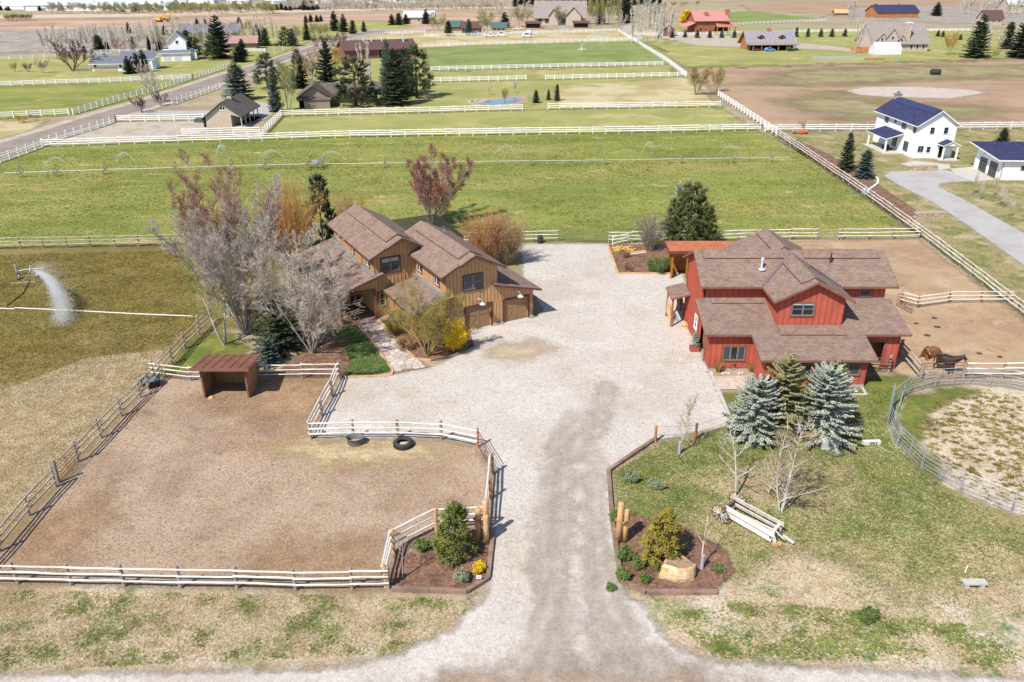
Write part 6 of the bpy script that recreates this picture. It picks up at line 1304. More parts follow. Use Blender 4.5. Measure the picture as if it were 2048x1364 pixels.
t = NT('water_drops'); t.color((.95, .97, 1, 1)).rough(.4, .5); tl = t.n('ShaderNodeBsdfTranslucent'); tl.inputs[0].default_value = (.95, .97, 1, 1); tr = t.n('ShaderNodeBsdfTransparent')
m1 = t.n('ShaderNodeMixShader'); m1.inputs[0].default_value = .5; m2 = t.n('ShaderNodeMixShader'); m2.inputs[0].default_value = .5
t.l(t.bsdf.outputs[0], m1.inputs[1]); t.l(tl.outputs[0], m1.inputs[2]); t.l(tr.outputs[0], m2.inputs[1]); t.l(m1.outputs[0], m2.inputs[2]); t.l(m2.outputs[0], t.out.inputs['Surface']); MW = t.mat
def jet(v0, az, el, spread=.06, tmax=1.0, g=9.8, base=(0, 0, 1.0)):
    def fn(rs, N):
        tt = rs.uniform(0, 1, N) ** .8 * tmax; sp_ = spread * (.15 + tt / tmax)
        d = np.stack([np.cos(az) * np.cos(el) + rs.normal(0, 1, N) * sp_, np.sin(az) * np.cos(el) + rs.normal(0, 1, N) * sp_, np.sin(el) + rs.normal(0, 1, N) * sp_ * .6], 1)
        P = d * (v0 * tt * (1 - .25 * tt / tmax))[:, None] + np.array(base); P[:, 2] -= .5 * g * tt ** 2; P[:, 2] = np.maximum(P[:, 2], .03); return P
    return fn
for i, (x, y, az, el, lab) in enumerate(((280, 347, 150, 50, 'fan of spray left of the sprinkler line centre'), (150, 351, 160, 42, 'thin spray jet near the left end of the wheel line'), (432, 342, 80, 62, 'upright spray jet above the red-tipped tree'), (580, 338, 155, 45, 'spray jet left of the wheel-line mover'), (700, 337, 155, 40, 'spray jet right of the wheel-line mover'), (980, 332, 35, 48, 'spray jet near the middle of the wheel line'), (1278, 328, 55, 50, 'long thin spray jet over the right part of the pasture'), (1430, 326, 30, 40, 'faint spray jet near the right wheels'), (1580, 324, 110, 75, 'misty spray at the right end of the wheel line'))):
    spray('water_spray', lab, G(x, y), jet(9.5, R(az), R(el), .05, 1.3), 900, .028, 200 + i, 'wheel-line sprays')
# big gun sprinkler in the winter pasture
gx = thing('sprinkler_cart', 'wheeled gun sprinkler cart in the winter pasture', 'sprinkler', G(58, 556), R(8))
for p in ((-.9, -.3, .32), (.8, -.1, .32)):
    a, b, c_ = MB(), MB(), MB(); wheel(a, b, c_, p, .32, (1, .1, 0), 8, .06); o = a.build('wheel', M['black'], gx); b.build('spokes', M['white'], o); c_.build('hub', M['white'], o)
MB().tube([(-1.4, .9, .55), (-.4, .9, .7), (1.3, 1.0, .72)], .04, 6).tube([(0, -1.6, .1), (.05, .4, .6), (0, 1, 1.1)], .04, 6).tube([(-1.2, -1.6, .06), (1.1, -1.4, .06)], .035, 6).build('frame', M['steel'], gx)
MB().b(-1.55, -1.4, .8, 1.0, .4, 1.3).build('counterweight', M['steel'], gx); MB().tube([(0, 1, 1.1), (.5, 1.05, 1.5)], .05, 6).build('nozzle', M['black'], gx)
ho = thing('feed_hose', 'black feed hose from the sprinkler cart to the white pipe', 'hose', G(58, 565)); q0 = G(58, 565)
MB().tube([G(x, y) - q0 + Vector((0, 0, .06)) for x, y in ((61, 562), (56, 570), (48, 585), (40, 594), (28, 602), (16, 611), (14, 614), (18, 617), (30, 618))], .06, 7).build('tube', M['black'], ho)
pi = thing('irrigation_pipe', 'white irrigation pipe lying across the winter pasture', 'pipe', G(-60, 616)); q0 = G(-60, 616)
for a, b in (((-60, 616), (30, 619)), ((30, 617), (140, 622)), ((140, 622), (270, 629)), ((270, 629), (395, 634))): MB().tube([G(*a) - q0 + Vector((0, 0, .07)), G(*b) - q0 + Vector((0, 0, .07))], .065, 7).build('pipe', WLm, pi)
def plume_fn(rs, N):
    A_, B_, C_ = np.array(G(70, 542, 1.9)), np.array(G(104, 552, 3.4)), np.array(G(124, 585, 1.8)); D_ = np.array(G(128, 650, .1))
    tt = rs.uniform(0, 1, N) ** .75; b = ((1 - tt) ** 3)[:, None] * A_ + (3 * (1 - tt) ** 2 * tt)[:, None] * B_ + (3 * (1 - tt) * tt ** 2)[:, None] * C_ + (tt ** 3)[:, None] * D_
    return b - np.array(G(70, 542)) + rs.normal(0, 1, (N, 3)) * (.05 + .5 * tt)[:, None]
spray('water_spray', 'thick white water plume arching from the gun sprinkler', G(70, 542), plume_fn, 22000, .024, 300)
def mist_fn(rs, N):
    A_, D_ = np.array(G(70, 546, 1.6)), np.array(G(140, 600, .8)); tt = rs.uniform(0, 1, N); b = A_ + (D_ - A_) * tt[:, None]; b[:, 2] += 1.6 * np.sin(tt * 3.1)
    return b - np.array(G(70, 542)) + rs.normal(0, 1, (N, 3)) * (.2 + .9 * tt)[:, None]
spray('water_mist', 'fine drifting mist beside the water plume', G(70, 542), mist_fn, 6000, .018, 301)

# ------------------------------------------------------------ neighbouring houses
def gable_house(name, label, cat, c, W, D, eave, ridge, wmat, rmat, fmat='white', rz=0.0, axis='y', oh=.5, t=.18):
    """plain gabled block: c = centre of the front (camera-side) wall on the ground, W along x, D away; ridge along axis"""
    root = thing(name, label, cat, c, rz); W2 = W / 2; wm, rm, fm = wmat, rmat, M[fmat]
    if axis == 'y':
        wall('wall', [(-W2, 0, 0), (W2, 0, 0), (W2, 0, eave), (0, 0, ridge - .1), (-W2, 0, eave)], root, wm); wall('wall', [(W2, D, 0), (-W2, D, 0), (-W2, D, eave), (0, D, ridge - .1), (W2, D, eave)], root, wm)
        wall('wall', [(-W2, D - .16, 0), (-W2, .16, 0), (-W2, .16, eave), (-W2, D - .16, eave)], root, wm); wall('wall', [(W2, .16, 0), (W2, D - .16, 0), (W2, D - .16, eave), (W2, .16, eave)], root, wm)
        sl = (ridge - eave) / W2; ze = eave - sl * oh
        roof('roof', [(-W2 - oh, D + oh, ze + t), (-W2 - oh, -oh, ze + t), (0, -oh, ridge + t), (0, D + oh, ridge + t)], root, rm, fm, t); roof('roof', [(W2 + oh, -oh, ze + t), (W2 + oh, D + oh, ze + t), (.001, D + oh, ridge + t), (.001, -oh, ridge + t)], root, rm, fm, t)
    else:
        yc = D / 2; wall('wall', [(-W2, 0, 0), (W2, 0, 0), (W2, 0, eave), (-W2, 0, eave)], root, wm); wall('wall', [(W2, D, 0), (-W2, D, 0), (-W2, D, eave), (W2, D, eave)], root, wm)
        wall('wall', [(-W2, D - .16, 0), (-W2, .16, 0), (-W2, .16, eave), (-W2, yc, ridge - .1), (-W2, D - .16, eave)], root, wm); wall('wall', [(W2, .16, 0), (W2, D - .16, 0), (W2, D - .16, eave), (W2, yc, ridge - .1), (W2, .16, eave)], root, wm)
        sl = (ridge - eave) / yc; ze = eave - sl * oh
        roof('roof', [(-W2 - oh, -oh, ze + t), (W2 + oh, -oh, ze + t), (W2 + oh, yc, ridge + t), (-W2 - oh, yc, ridge + t)], root, rm, fm, t); roof('roof', [(W2 + oh, D + oh, ze + t), (-W2 - oh, D + oh, ze + t), (-W2 - oh, yc + .001, ridge + t), (W2 + oh, yc + .001, ridge + t)], root, rm, fm, t)
    return root
def shed_roof(name, pts, root, rm, fm='white', t=.16): return roof(name, pts, root, rm, M[fm], t)
WW, NV = M['white_wall'], M['roof_navy']
# white two-storey house
wh = gable_house('house', 'white two-storey house with navy roof and front porch', 'house', (73.7, 141.4, 0), 6.7, 16.2, 5.75, 8.0, WW, NV, rz=R(1.5), oh=.55)
W2 = 3.35
for x in (-.9, 1.5): window(wh, (x, -.002, 4.75), (1, 0, 0), .75, 1.1, 1, 2, 'white', 'sash', tw=.05)
window(wh, (-2.3, -.002, 1.6), (1, 0, 0), 1.0, 1.1, 2, 1, 'white', 'sash', tw=.05); window(wh, (-.9, -.002, 1.5), (1, 0, 0), .7, 1.0, 1, 2, 'white', 'sash', tw=.05)
for y, w_ in ((1.2, .8), (5.2, 1.4), (8.6, .5), (12.0, 1.3)): window(wh, (-W2 - .002, y, 4.75 if w_ > .6 else 4.95), (0, -1, 0), w_, .95 if w_ > .6 else .5, 2 if w_ > 1 else 1, 1, 'black', 'sash', tw=.05)
for y in (3.2, 7.5): window(wh, (-W2 - .002, y, 1.5), (0, -1, 0), 1.5, 1.5, 3, 1, 'black', 'sash', tw=.05)
shed_roof('porch_roof', [(-W2 - 3.2, 12.2, 2.55), (-W2 - 3.2, 4.4, 2.55), (-W2 - .01, 4.4, 3.5), (-W2 - .01, 12.2, 3.5)], wh, NV)
for y in (4.7, 11.8): MB().b(-W2 - 3.05, -W2 - 2.8, y - .12, y + .12, .1, 2.5).build('porch_post', M['white'], wh)
MB().b(-W2 - 3.6, -W2 - .01, 3.6, 12.6, 0, .12).build('porch_slab', M['conc'], wh)
MB().b(-W2 - 1.6, -W2 - .8, 6.2, 7.0, .12, .5).b(-W2 - 2.2, -W2 - 1.4, 7.4, 7.6, .12, .9).b(-W2 - 1.2, -W2 - 1.0, 7.2, 8.0, .12, .9).build('patio_furniture', M['black'], wh)
# entry porch with little gable
roof('entry_roof', [(.4, .0, 2.55), (.4, -2.2, 2.55), (2.0, -2.2, 3.3), (2.0, 0, 3.3)], wh, NV, M['white'], .14); roof('entry_roof', [(3.6, -2.2, 2.55), (3.6, 0, 2.55), (2.001, 0, 3.3), (2.001, -2.2, 3.3)], wh, NV, M['white'], .14)
for x in (.8, 3.2): MB().b(x - .12, x + .12, -2.0, -1.76, 0, 2.5).build('porch_post', M['white'], wh)
wall('entry_gable', [(.6, -2.0, 2.5), (3.4, -2.0, 2.5), (2.0, -2.0, 3.1)], wh, WW, .08)
MB().b(1.0, 1.9, -.05, -.003, .1, 2.2).build('front_door', M['dark'], wh); MB().b(.2, 3.8, -2.4, -.01, 0, .1).build('step', M['conc'], wh)
ch = MB().b(-.6, .6, 15.9, 16.75, 0, 8.6).build('chimney', plain('grey_stone', A(186, 176, 168), .9, .1, var=.25, sc=3), wh); MB().b(-.68, .68, 15.8, 16.85, 8.6, 8.75).b(-.25, .25, 16.1, 16.5, 8.75, 9.2).build('chimney_cap', M['sash'], ch)
sk = [(-1.25, 1.5), (-.08, 1.5)]
MB().slab([(-1.15, .3, 8.0 - .77 + .32), (-1.15 + 1.1, .3, 8.0 + .3), (-.05, 14.6, 8.3), (-1.15, 14.6, 7.55)], .1).build('solar_panel', plain('solar_glass', A(52, 58, 104), .25, .5, var=.05), wh)
# white garage with lean roof
wgx = thing('garage', 'white garage with single-slope navy roof and two dark doors', 'garage', (76.7, 125.2, 0), R(-2))
wall('wall', [(0, 8.6, 0), (0, 0, 0), (0, 0, 3.1), (0, 8.6, 3.9)], wgx, WW); wall('wall', [(0, 0, 0), (14, 0, 0), (14, 0, 3.1), (0, 0, 3.1)], wgx, WW, .15); wall('wall', [(14, 8.6, 0), (0, 8.6, 0), (0, 8.6, 3.9), (14, 8.6, 3.9)], wgx, WW)
roof('roof', [(-1.1, -.7, 3.25), (14.6, -.7, 3.25), (14.6, 9.3, 4.25), (-1.1, 9.3, 4.25)], wgx, NV, M['white'], .2)
for y in (1.4, 4.6):
    dr = MB().b(-.05, -.003, y, y + 2.3, .05, 2.3).build('garage_door', M['screen'], wgx)
    for z in (.6, 1.15, 1.7): MB().b(-.07, -.051, y + .05, y + 2.25, z - .02, z + .02).build('door_rail', M['dark'], dr)
    MB().tube([(-.01, y + 1.1, 2.9), (-.3, y + 1.1, 3.0), (-.35, y + 1.1, 2.75)], .05, 6).build('wall_lamp', M['black'], wgx)
window(wgx, (3.2, -.002, 1.9), (1, 0, 0), .6, .6, 1, 1, 'black', 'sash', tw=.05); window(wgx, (9, -.002, 1.8), (1, 0, 0), .7, .7, 1, 1, 'black', 'sash', tw=.05)
flat('garage_apron', [(1900, 338), (1945, 334), (1990, 360), (1946, 364), (1912, 350)], .05, M['conc']); flat('front_walk', [(1800, 328), (1830, 322), (1900, 330), (1900, 338), (1868, 340), (1820, 334)], .052, M['conc'])
gab = plain('gabion_stone', A(206, 186, 160), .95, .1, var=.3, sc=4, bump=.4)
def stone_wall(label, x0, y0, x1, y1, h, rows):
    a, b = G(x0, y0), G(x1, y1); L = (b - a).length; root = thing('stone_wall', label, 'wall', a, math.atan2(b.y - a.y, b.x - a.x)); n = int(L / .45)
    me = [MB().box((0, 0, 0), (1, 1, 1)).mesh('stone', gab)]
    for r_ in range(rows):
        for i in range(n):
            o = bpy.data.objects.new('stone', me[0]); o.scale = (L / n * random.uniform(.82, .97), random.uniform(.55, .75), h / rows * random.uniform(.86, .97)); o.location = ((i + .5 + .25 * (r_ % 2)) * L / n, random.uniform(-.05, .05), (r_ + .5) * h / rows); o.rotation_euler = (0, 0, random.uniform(-.06, .06)); link(o, root)
stone_wall('low stone wall in front of the white house', 1822, 342, 1872, 341, .95, 3); stone_wall('low stone wall beside the grey drive', 1828, 436, 1887, 434, .8, 3)
cu = thing('culvert', 'pale plastic culvert and pipe beside the boundary fence', 'pipe', G(1730, 388)); MB().lathe([(.5, 0), (.6, .4), (.55, .8), (.1, .9)], 14).build('tank', M['enamel'], cu); q0 = G(1730, 388)
MB().tube([G(x, y) - q0 + Vector((0, 0, .15)) for x, y in ((1738, 380), (1748, 374), (1755, 368), (1756, 360), (1748, 354), (1744, 350))], .16, 8).build('pipe', M['white'], cu)
pb = thing('pump_box', 'pair of grey utility pedestals in front of the white garage', 'utility box', G(2010, 350)); MB().b(-.25, .25, -.2, .2, 0, 1.5).build('pedestal', M['found'], pb)
imp = thing('farm_implement', 'orange farm implement beside the white cross fence', 'implement', G(1600, 268)); MB().box((0, 0, .5), (3.0, .5, .3)).box((.6, .3, .8), (1.0, .3, .3)).build('beam', om, imp)
for x in (-1.1, 1.2): MB().tube([(x, -.15, .3), (x, .15, .3)], .3, 12).build('wheel', M['black'], imp)
dt = thing('black_tank', 'black round tank lying in the brown field', 'tank', G(1870, 150)); MB().tube([(-1.6, 0, .9), (-1.4, 0, .9), (1.4, 0, .9), (1.6, 0, .9)], [.5, .95, .95, .5], 14).build('tank', M['black'], dt)
# green-trimmed barn by the lane
GREENT = plain('green_trim', A(58, 106, 84), .6, .3); M['green_trim'] = GREENT; BEIGE = plain('beige_siding', A(214, 198, 180), .8, .2, var=.06, sc=1); M['beige'] = BEIGE
gb_ = thing('barn', 'beige barn with green trim, cupola and open side bays', 'barn', (-60.3, 171.6, 0), R(1))
wall('wall', [(-3.7, 0, 0), (1.6, 0, 0), (1.6, 0, 3.7), (0, 0, 4.9), (-3.7, 0, 2.2)], gb_, BEIGE); wall('wall', [(1.6, 0, 2.6), (3.6, 0, 2.1), (3.6, 0, 2.3), (1.6, 0, 3.7)], gb_, BEIGE, .12)
wall('wall', [(1.6, .16, 0), (1.6, 13, 0), (1.6, 13, 3.7), (1.6, .16, 3.7)], gb_, plain('shaded_beige_siding', A(180, 164, 146), .8, .2, var=.06)); wall('wall', [(-3.7, 13, 0), (-3.7, .16, 0), (-3.7, .16, 2.2), (-3.7, 13, 2.2)], gb_, BEIGE); wall('wall', [(1.6, 13, 0), (-3.7, 13, 0), (-3.7, 13, 2.2), (0, 13, 4.9), (1.6, 13, 3.7)], gb_, BEIGE)  # inner wall takes a darkened beige, painting in shade under the roof
roof('roof', [(-4.6, 14, 1.75), (-4.6, -.5, 1.75), (0, -.5, 5.2), (0, 14, 5.2)], gb_, M['roof_grey'], GREENT, .18); roof('roof', [(4.1, -.5, 2.4), (4.1, 14, 2.4), (.001, 14, 5.2), (.001, -.5, 5.2)], gb_, M['roof_grey'], GREENT, .18)
for y in (.2, 3.2, 6.4, 9.6, 12.8): MB().b(3.5, 3.7, y - .1, y + .1, 0, 2.5).build('post', BEIGE, gb_)
window(gb_, (.1, -.002, 3.9), (1, 0, 0), 1.1, .75, 2, 1, 'white', 'white', tw=.08)
cp = MB().b(-.45, .45, 5.4, 6.3, 4.9, 5.9).build('cupola', BEIGE, gb_); MB().add([(-.65, 5.2, 5.9), (.65, 5.2, 5.9), (.65, 6.5, 5.9), (-.65, 6.5, 5.9), (0, 5.85, 6.4)], [(0, 1, 4), (1, 2, 4), (2, 3, 4), (3, 0, 4), (3, 2, 1, 0)]).build('cupola_roof', GREENT, cp)
MB().b(1.7, 4.2, -.3, 13.4, 0, .1).build('slab', M['conc'], gb_); MB().b(-6.3, -4.2, -.3, 2.2, 0, 1.0).build('low_wall', BEIGE, gb_); MB().b(-6.2, -4.0, 0, 1.8, 1.0, 1.7).build('green_rail', GREENT, gb_)
# grey-brown house behind the lawn
TAUPE = plain('taupe_siding', A(170, 152, 140), .85, .2, var=.06, sc=1); M['taupe'] = TAUPE
th_ = gable_house('house', 'taupe single-storey house half hidden by big round spruces', 'house', (-47.2, 198.2, 0), 7.2, 9, 2.6, 5.0, TAUPE, M['roof_grey'], 'dtrim', R(10), 'y', .7)
roof('lower_roof', [(-4.0, -1.7, 2.0), (3.9, -1.7, 2.0), (3.9, -.02, 2.6), (-4.0, -.02, 2.6)], th_, M['roof_grey'], M['dtrim'], .15); MB().b(-2.4, 3.6, -1.5, -.2, 0, 1.85).build('front_bay', TAUPE, th_); MB().b(-3.6, -2.4, -.1, -.02, 0, 2.0).build('recess_shade_panel', M['dark'], th_)  # near-black panel on the solid wall paints in the shade of a doorway
roof('wing_roof', [(3.0, 4.0, 2.3), (16, 4.0, 2.3), (16, 9.5, 4.6), (1.0, 9.5, 4.6)], th_, M['roof_grey'], M['dtrim'], .18); MB().b(3.3, 15, 5, 12, 0, 2.5).build('wing_wall', TAUPE, th_); MB().tube([(6, 8.2, 4.0), (6, 8.2, 5.2)], .15, 8).build('flue', M['enamel'], th_)
MB().b(-3.75, -3.6, .2, 9, 0, 2.5).build('garage_side', M['conc'], th_)
# maroon barn
MAR = woodmat('maroon_siding', A(148, 98, 94), A(130, 84, 80), (3, 3, .6), var=.15); M['maroon'] = MAR
mbn = gable_house('barn', 'long maroon barn with maroon roof behind the spruces', 'barn', (-49.0, 317.0, 0), 27, 12, 3.4, 6.0, MAR, M['roof_maroon'], 'maroon', R(22), 'x', .8)
for x in (-9, -3): window(mbn, (x, -.002, 1.7), (1, 0, 0), 1.4, 1.2, 1, 1, 'maroon', 'sash', tw=.1)
MB().b(-.5, 3.0, -.05, -.003, 0, 3.0).build('barn_door', M['dark'], mbn)
for x in (-5, -2, 2): MB().tube([(x, 5, 5.3), (x, 5, 7)], .3, 8).build('vent', M['enamel'], mbn)
MB().tube([(10, 4, 5), (10, 4, 8.2)], .3, 8).build('flue', M['enamel'], mbn)
# ranch houses far left
BLUER = shingle('blue_grey_shingles', A(140, 146, 162), A(122, 128, 146), A(98, 102, 118)); 
rh = gable_house('house', 'white ranch house with blue-grey roof, far left', 'house', (-131, 274, 0), 10.5, 8, 2.6, 4.4, WW, BLUER, 'white', R(6), 'x', .8)
roof('wing_roof', [(2, 2, 3.4), (13.5, 4, 3.4), (13.5, 9, 5.4), (2, 9, 5.4)], rh, BLUER, M['white'], .2); MB().b(5.3, 12.5, 4, 12, 0, 3.3).build('wing_wall', WW, rh)
MB().b(-4.9, 2.6, -.06, -.003, 0, 1.3).build('stone_base', gab, rh)
for x in (-4.2, 3.6): window(rh, (x, -.002, 1.7), (1, 0, 0), .7, 1.2, 1, 1, 'white', 'sash', tw=.08)
for x in (6.6, 9.4): window(rh, (x, 3.998, 1.8), (1, 0, 0), 1.6, 1.4, 2, 1, 'white', 'glass', tw=.08)
MB().b(-2.5, -1.7, 3, 3.8, 3.8, 5.4).build('chimney', M['sash'], rh)
tw = gable_house('house', 'tall narrow white house with blue-grey roof among the far poplars', 'house', (-121, 308, 0), 6.0, 9, 7.0, 9.6, WW, BLUER, 'white', R(16), 'y', .6)
roof('low_roof', [(-6.5, -2, 2.9), (-6.5, -2.2, 2.9), (4.5, -2.2, 2.9), (4.5, -.01, 3.8), (-6.5, -.01, 3.8)][1:], tw, BLUER, M['white'], .2); MB().b(-6, 4, -1.7, -.02, 0, 2.8).b(-6, -3.02, -.0, 8, 0, 3.4).build('garage_wall', WW, tw)
for x in (-4.0, -.4): MB().b(x - 1.2, x + 1.2, -1.76, -1.703, 0, 2.2).build('garage_door', M['enamel'], tw)
window(tw, (0, -.002, 6.4), (1, 0, 0), .9, 1.0, 1, 1, 'white', 'sash', tw=.08)
roof('side_roof', [(3.0, 7.5, 4.6), (3.0, 1, 4.6), (6.5, 1, 3.4), (6.5, 7.5, 3.4)][::-1], tw, BLUER, M['white'], .2); MB().b(3.02, 6.0, 1.5, 7, 0, 3.3).build('side_wall', WW, tw)
gbl = gable_house('house', 'long grey-blue roofed house behind the far poplars', 'house', (-143, 405, 0), 26, 12, 3.5, 6.5, M['taupe'], BLUER, 'sash', R(8), 'x', .8)
gpk = gable_house('house', 'low pink-roofed house beside the tall white house', 'house', (-116, 352, 0), 20, 9, 2.8, 5.0, M['taupe'], shingle('pink_shingles', A(204, 168, 158), A(190, 152, 142), A(160, 126, 118)), 'fascia', R(10), 'x', .8)
# log garage, red-roofed log house, stone house, greenhouse
LOGM = woodmat('honey_logs', A(206, 144, 96), A(172, 110, 66), (.6, 4, 4), var=.25); M['logm'] = LOGM
SLATE = shingle('slate_shingles', A(182, 178, 184), A(162, 158, 166), A(132, 128, 138))
lg = gable_house('garage', 'log garage with slate roof, two dormers and open vehicle bays', 'garage', (106.5, 350, 0), 19, 10, 3.0, 7.2, LOGM, SLATE, 'logm', R(4), 'x', 1.2)
roof('front_roof', [(-10.7, -4.2, 2.5), (10.7, -4.2, 2.5), (10.7, -1.22, 3.0), (-10.7, -1.22, 3.0)], lg, SLATE, LOGM, .2)
for x in (-8.8, -5.3, -1.8, 1.7, 5.2, 8.7): MB().b(x - .15, x + .15, -3.9, -3.6, 0, 2.5).build('post', LOGM, lg)
MB().b(-8.5, 8.7, -.06, -.003, .1, 2.6).build('bay_shade_panel', M['dark'], lg)  # near-black sheet over the wall stands in for the shaded bay interior
for x in (-4.2, 4.6):
    d_ = MB().b(x - .9, x + .9, 1.2, 2.6, 3.9, 5.3).build('dormer', LOGM, lg); MB().b(x - .6, x + .6, 1.15, 1.19, 4.1, 5.0).build('dormer_window', M['glass'], d_)
    roof('dormer_roof', [(x - 1.5, 4.0, 5.2), (x - 1.5, .8, 5.2), (x, .8, 6.0), (x, 4.2, 6.0)], d_, SLATE, LOGM, .12); roof('dormer_roof', [(x + 1.5, .8, 5.2), (x + 1.5, 4.0, 5.2), (x + .001, 4.2, 6.0), (x + .001, .8, 6.0)], d_, SLATE, LOGM, .12)
MB().b(-.7, .7, 4.4, 5.6, 6.8, 8.2).build('cupola', LOGM, lg)
def car(label, x, y, z_, mat, rz=0.0, L=4.4, W=1.8, Hc=1.45, parent_loc=None, kind='car'):
    o = thing('parked_' + kind, label, kind, parent_loc if parent_loc is not None else G(x, y), rz)
    pr_ = [(-L / 2, .35), (-L / 2, .8), (-L * .42, .9), (-L * .3, Hc) if kind == 'car' else (-L * .42, .95), (L * .12, Hc), (L * .28, .95), (L * .47, .85), (L / 2, .7), (L / 2, .35)]
    if kind == 'truck': pr_ = [(-L / 2, .4), (-L / 2, 1.0), (-L * .08, 1.0), (-L * .06, 1.75), (L * .14, 1.75), (L * .24, 1.1), (L * .47, 1.0), (L / 2, .8), (L / 2, .4)]
    mb = MB(); n = len(pr_); mb.v = [(x_, -W / 2, z) for x_, z in pr_] + [(x_, W / 2, z) for x_, z in pr_]; mb.f = [tuple(range(n)), tuple(range(2 * n - 1, n - 1, -1))] + [((i + 1) % n, i, n + i, n + (i + 1) % n) for i in range(n)]; mb.m = [0] * len(mb.f); mb.build('body', mat, o)
    zc = pr_[4][1]; MB().b(-L * .05 if kind == 'truck' else -L * .26, L * .12, -W / 2 - .01, W / 2 + .01, zc * .68, zc * .93).build('side_glass', M['glass'], o)
    for x_ in (-L * .32, L * .32):
        for s_ in (-1, 1): MB().tube([(x_, s_ * (W / 2 - .1), .34), (x_, s_ * (W / 2 + .03), .34)], .34, 12).build('wheel', M['black'], o)
    return o
pc = lambda n, c: plain(n, c, .3, .5, var=0)
WHITEP, REDP, BLUEP = pc('white_car_paint', A(246, 246, 250)), pc('maroon_car_paint', A(120, 52, 56)), pc('blue_car_paint', A(96, 170, 226))
Rlg = Matrix.Rotation(R(4), 3, 'Z'); cl = Vector((106.5, 350, 0))
car('maroon car parked in the left bay of the log garage', 0, 0, 0, REDP, R(96), parent_loc=cl + Rlg @ Vector((-7, -1.5, 0))); car('bright blue car parked in the middle bay of the log garage', 0, 0, 0, BLUEP, R(10), parent_loc=cl + Rlg @ Vector((-2.2, -4.6, 0)))
tr_ = thing('tractor', 'small green tractor at the right end of the log garage', 'tractor', cl + Rlg @ Vector((6.6, -4.8, 0)), R(20)); TG = pc('tractor_green', A(60, 150, 70)); MB().b(-.2, 1.6, -.4, .4, .6, 1.2).build('hood', TG, tr_); MB().b(-1.2, -.2, -.5, .5, .7, 1.0).b(-.9, -.7, -.4, .4, 1.0, 1.9).build('seat_deck', TG, tr_)
for x_, r_ in ((-.8, .7), (1.3, .42)):
    for s_ in (-1, 1): MB().tube([(x_, s_ * .5, r_), (x_, s_ * .8, r_)], r_, 14).build('wheel', M['black'], tr_)
PINK = shingle('pink_metal_roof', A(226, 160, 154), A(214, 146, 140), A(196, 130, 124))
rl = gable_house('house', 'two-storey log house with pink-red metal roof beside the yellow willow', 'house', (103.5, 447, 0), 17, 13, 6.5, 10.5, woodmat('red_logs', A(190, 112, 80), A(160, 84, 56), (.6, 4, 4), var=.25), PINK, 'logm', R(8), 'x', 1.0)
roof('porch_roof', [(2, -4, 3.4), (14, -4, 3.4), (14, 5, 5.2), (2, -.02, 5.2)], rl, PINK, LOGM, .2); roof('porch_roof', [(-14, -1, 3.2), (-8.52, -1, 5.4), (-8.52, 10, 5.4), (-14, 10, 3.2)], rl, PINK, LOGM, .2)
MB().b(2, 8, -.06, -.003, .3, 3.0).build('porch_shade_panel', M['dark'], rl)  # thin near-black box on the wall paints in the porch shade
for x in (2.2, 5.5, 8.8, 12): MB().b(x - .2, x + .2, -3.7, -3.3, 0, 3.4).build('post', LOGM, rl)
for x in (-5.5, -2): window(rl, (x, -.002, 4.8 if x > -4 else 2), (1, 0, 0), 1.2, 1.6, 1, 1, 'logm', 'sash', tw=.12)
MB().b(8.6, 10.6, 3, 5, 0, 11.5).build('chimney', LOGM, rl); MB().b(-3.0, -1.2, 2.4, 4, 8.2, 10.2).build('roof_box', LOGM, rl)
cab = gable_house('shed', 'small red gabled shed left of the yellow willow', 'shed', (78, 427, 0), 5.5, 6, 3.0, 5.4, MAR, PINK, 'fascia', R(-10), 'y', .5)
STONE = plain('tan_stone', A(216, 198, 184), .9, .1, var=.2, sc=2); M['stone'] = STONE; TANR = shingle('tan_grey_shingles', A(184, 172, 166), A(168, 156, 150), A(140, 130, 126))
sh_ = gable_house('house', 'large tan stone house with many gables and a tall chimney', 'house', (157, 344, 0), 23, 15, 3.6, 10.5, STONE, TANR, 'stone', R(4), 'x', .8)
for (x, w_, ze, zr, d0) in ((-8.4, 3.4, 5.0, 7.0, -.4), (-4.6, 4.6, 5.6, 8.8, -1.2), (.2, 2.8, 4.4, 6.2, .2)):
    gwl = wall('gable_wall', [(x - w_ / 2, d0, 0), (x + w_ / 2, d0, 0), (x + w_ / 2, d0, ze), (x, d0, zr), (x - w_ / 2, d0, ze)], sh_, STONE, .3); window(sh_, (x, d0 - .002, ze - .3), (1, 0, 0), .9, 1.3, 1, 1, 'white', 'sash', tw=.1)
    roof('gable_roof', [(x - w_ / 2 - .4, 6, ze - .2), (x - w_ / 2 - .4, d0 - .4, ze - .2), (x, d0 - .4, zr + .2), (x, 7, zr + .2)], sh_, TANR, STONE, .2); roof('gable_roof', [(x + w_ / 2 + .4, d0 - .4, ze - .2), (x + w_ / 2 + .4, 6, ze - .2), (x + .001, 7, zr + .2), (x + .001, d0 - .4, zr + .2)], sh_, TANR, STONE, .2)
MB().b(1.6, 3.6, .6, 2.0, 3.2, 10.6).build('chimney', STONE, sh_); MB().b(1.4, 3.8, .4, 2.2, 10.6, 11).build('chimney_cap', M['white'], sh_)
for x in (4.5, 7, 9.6): window(sh_, (x, -.002, 1.8), (1, 0, 0), .9, 1.6, 1, 1, 'white', 'sash', tw=.1)
MB().b(-11.4, -1, -3, -.02, 2.6, 2.9).build('pergola_roof', M['fascia'], sh_)
for x in (-11, -7.8, -4.6, -1.4): MB().b(x - .15, x + .15, -2.8, -2.5, 0, 2.6).build('pergola_post', M['fascia'], sh_)
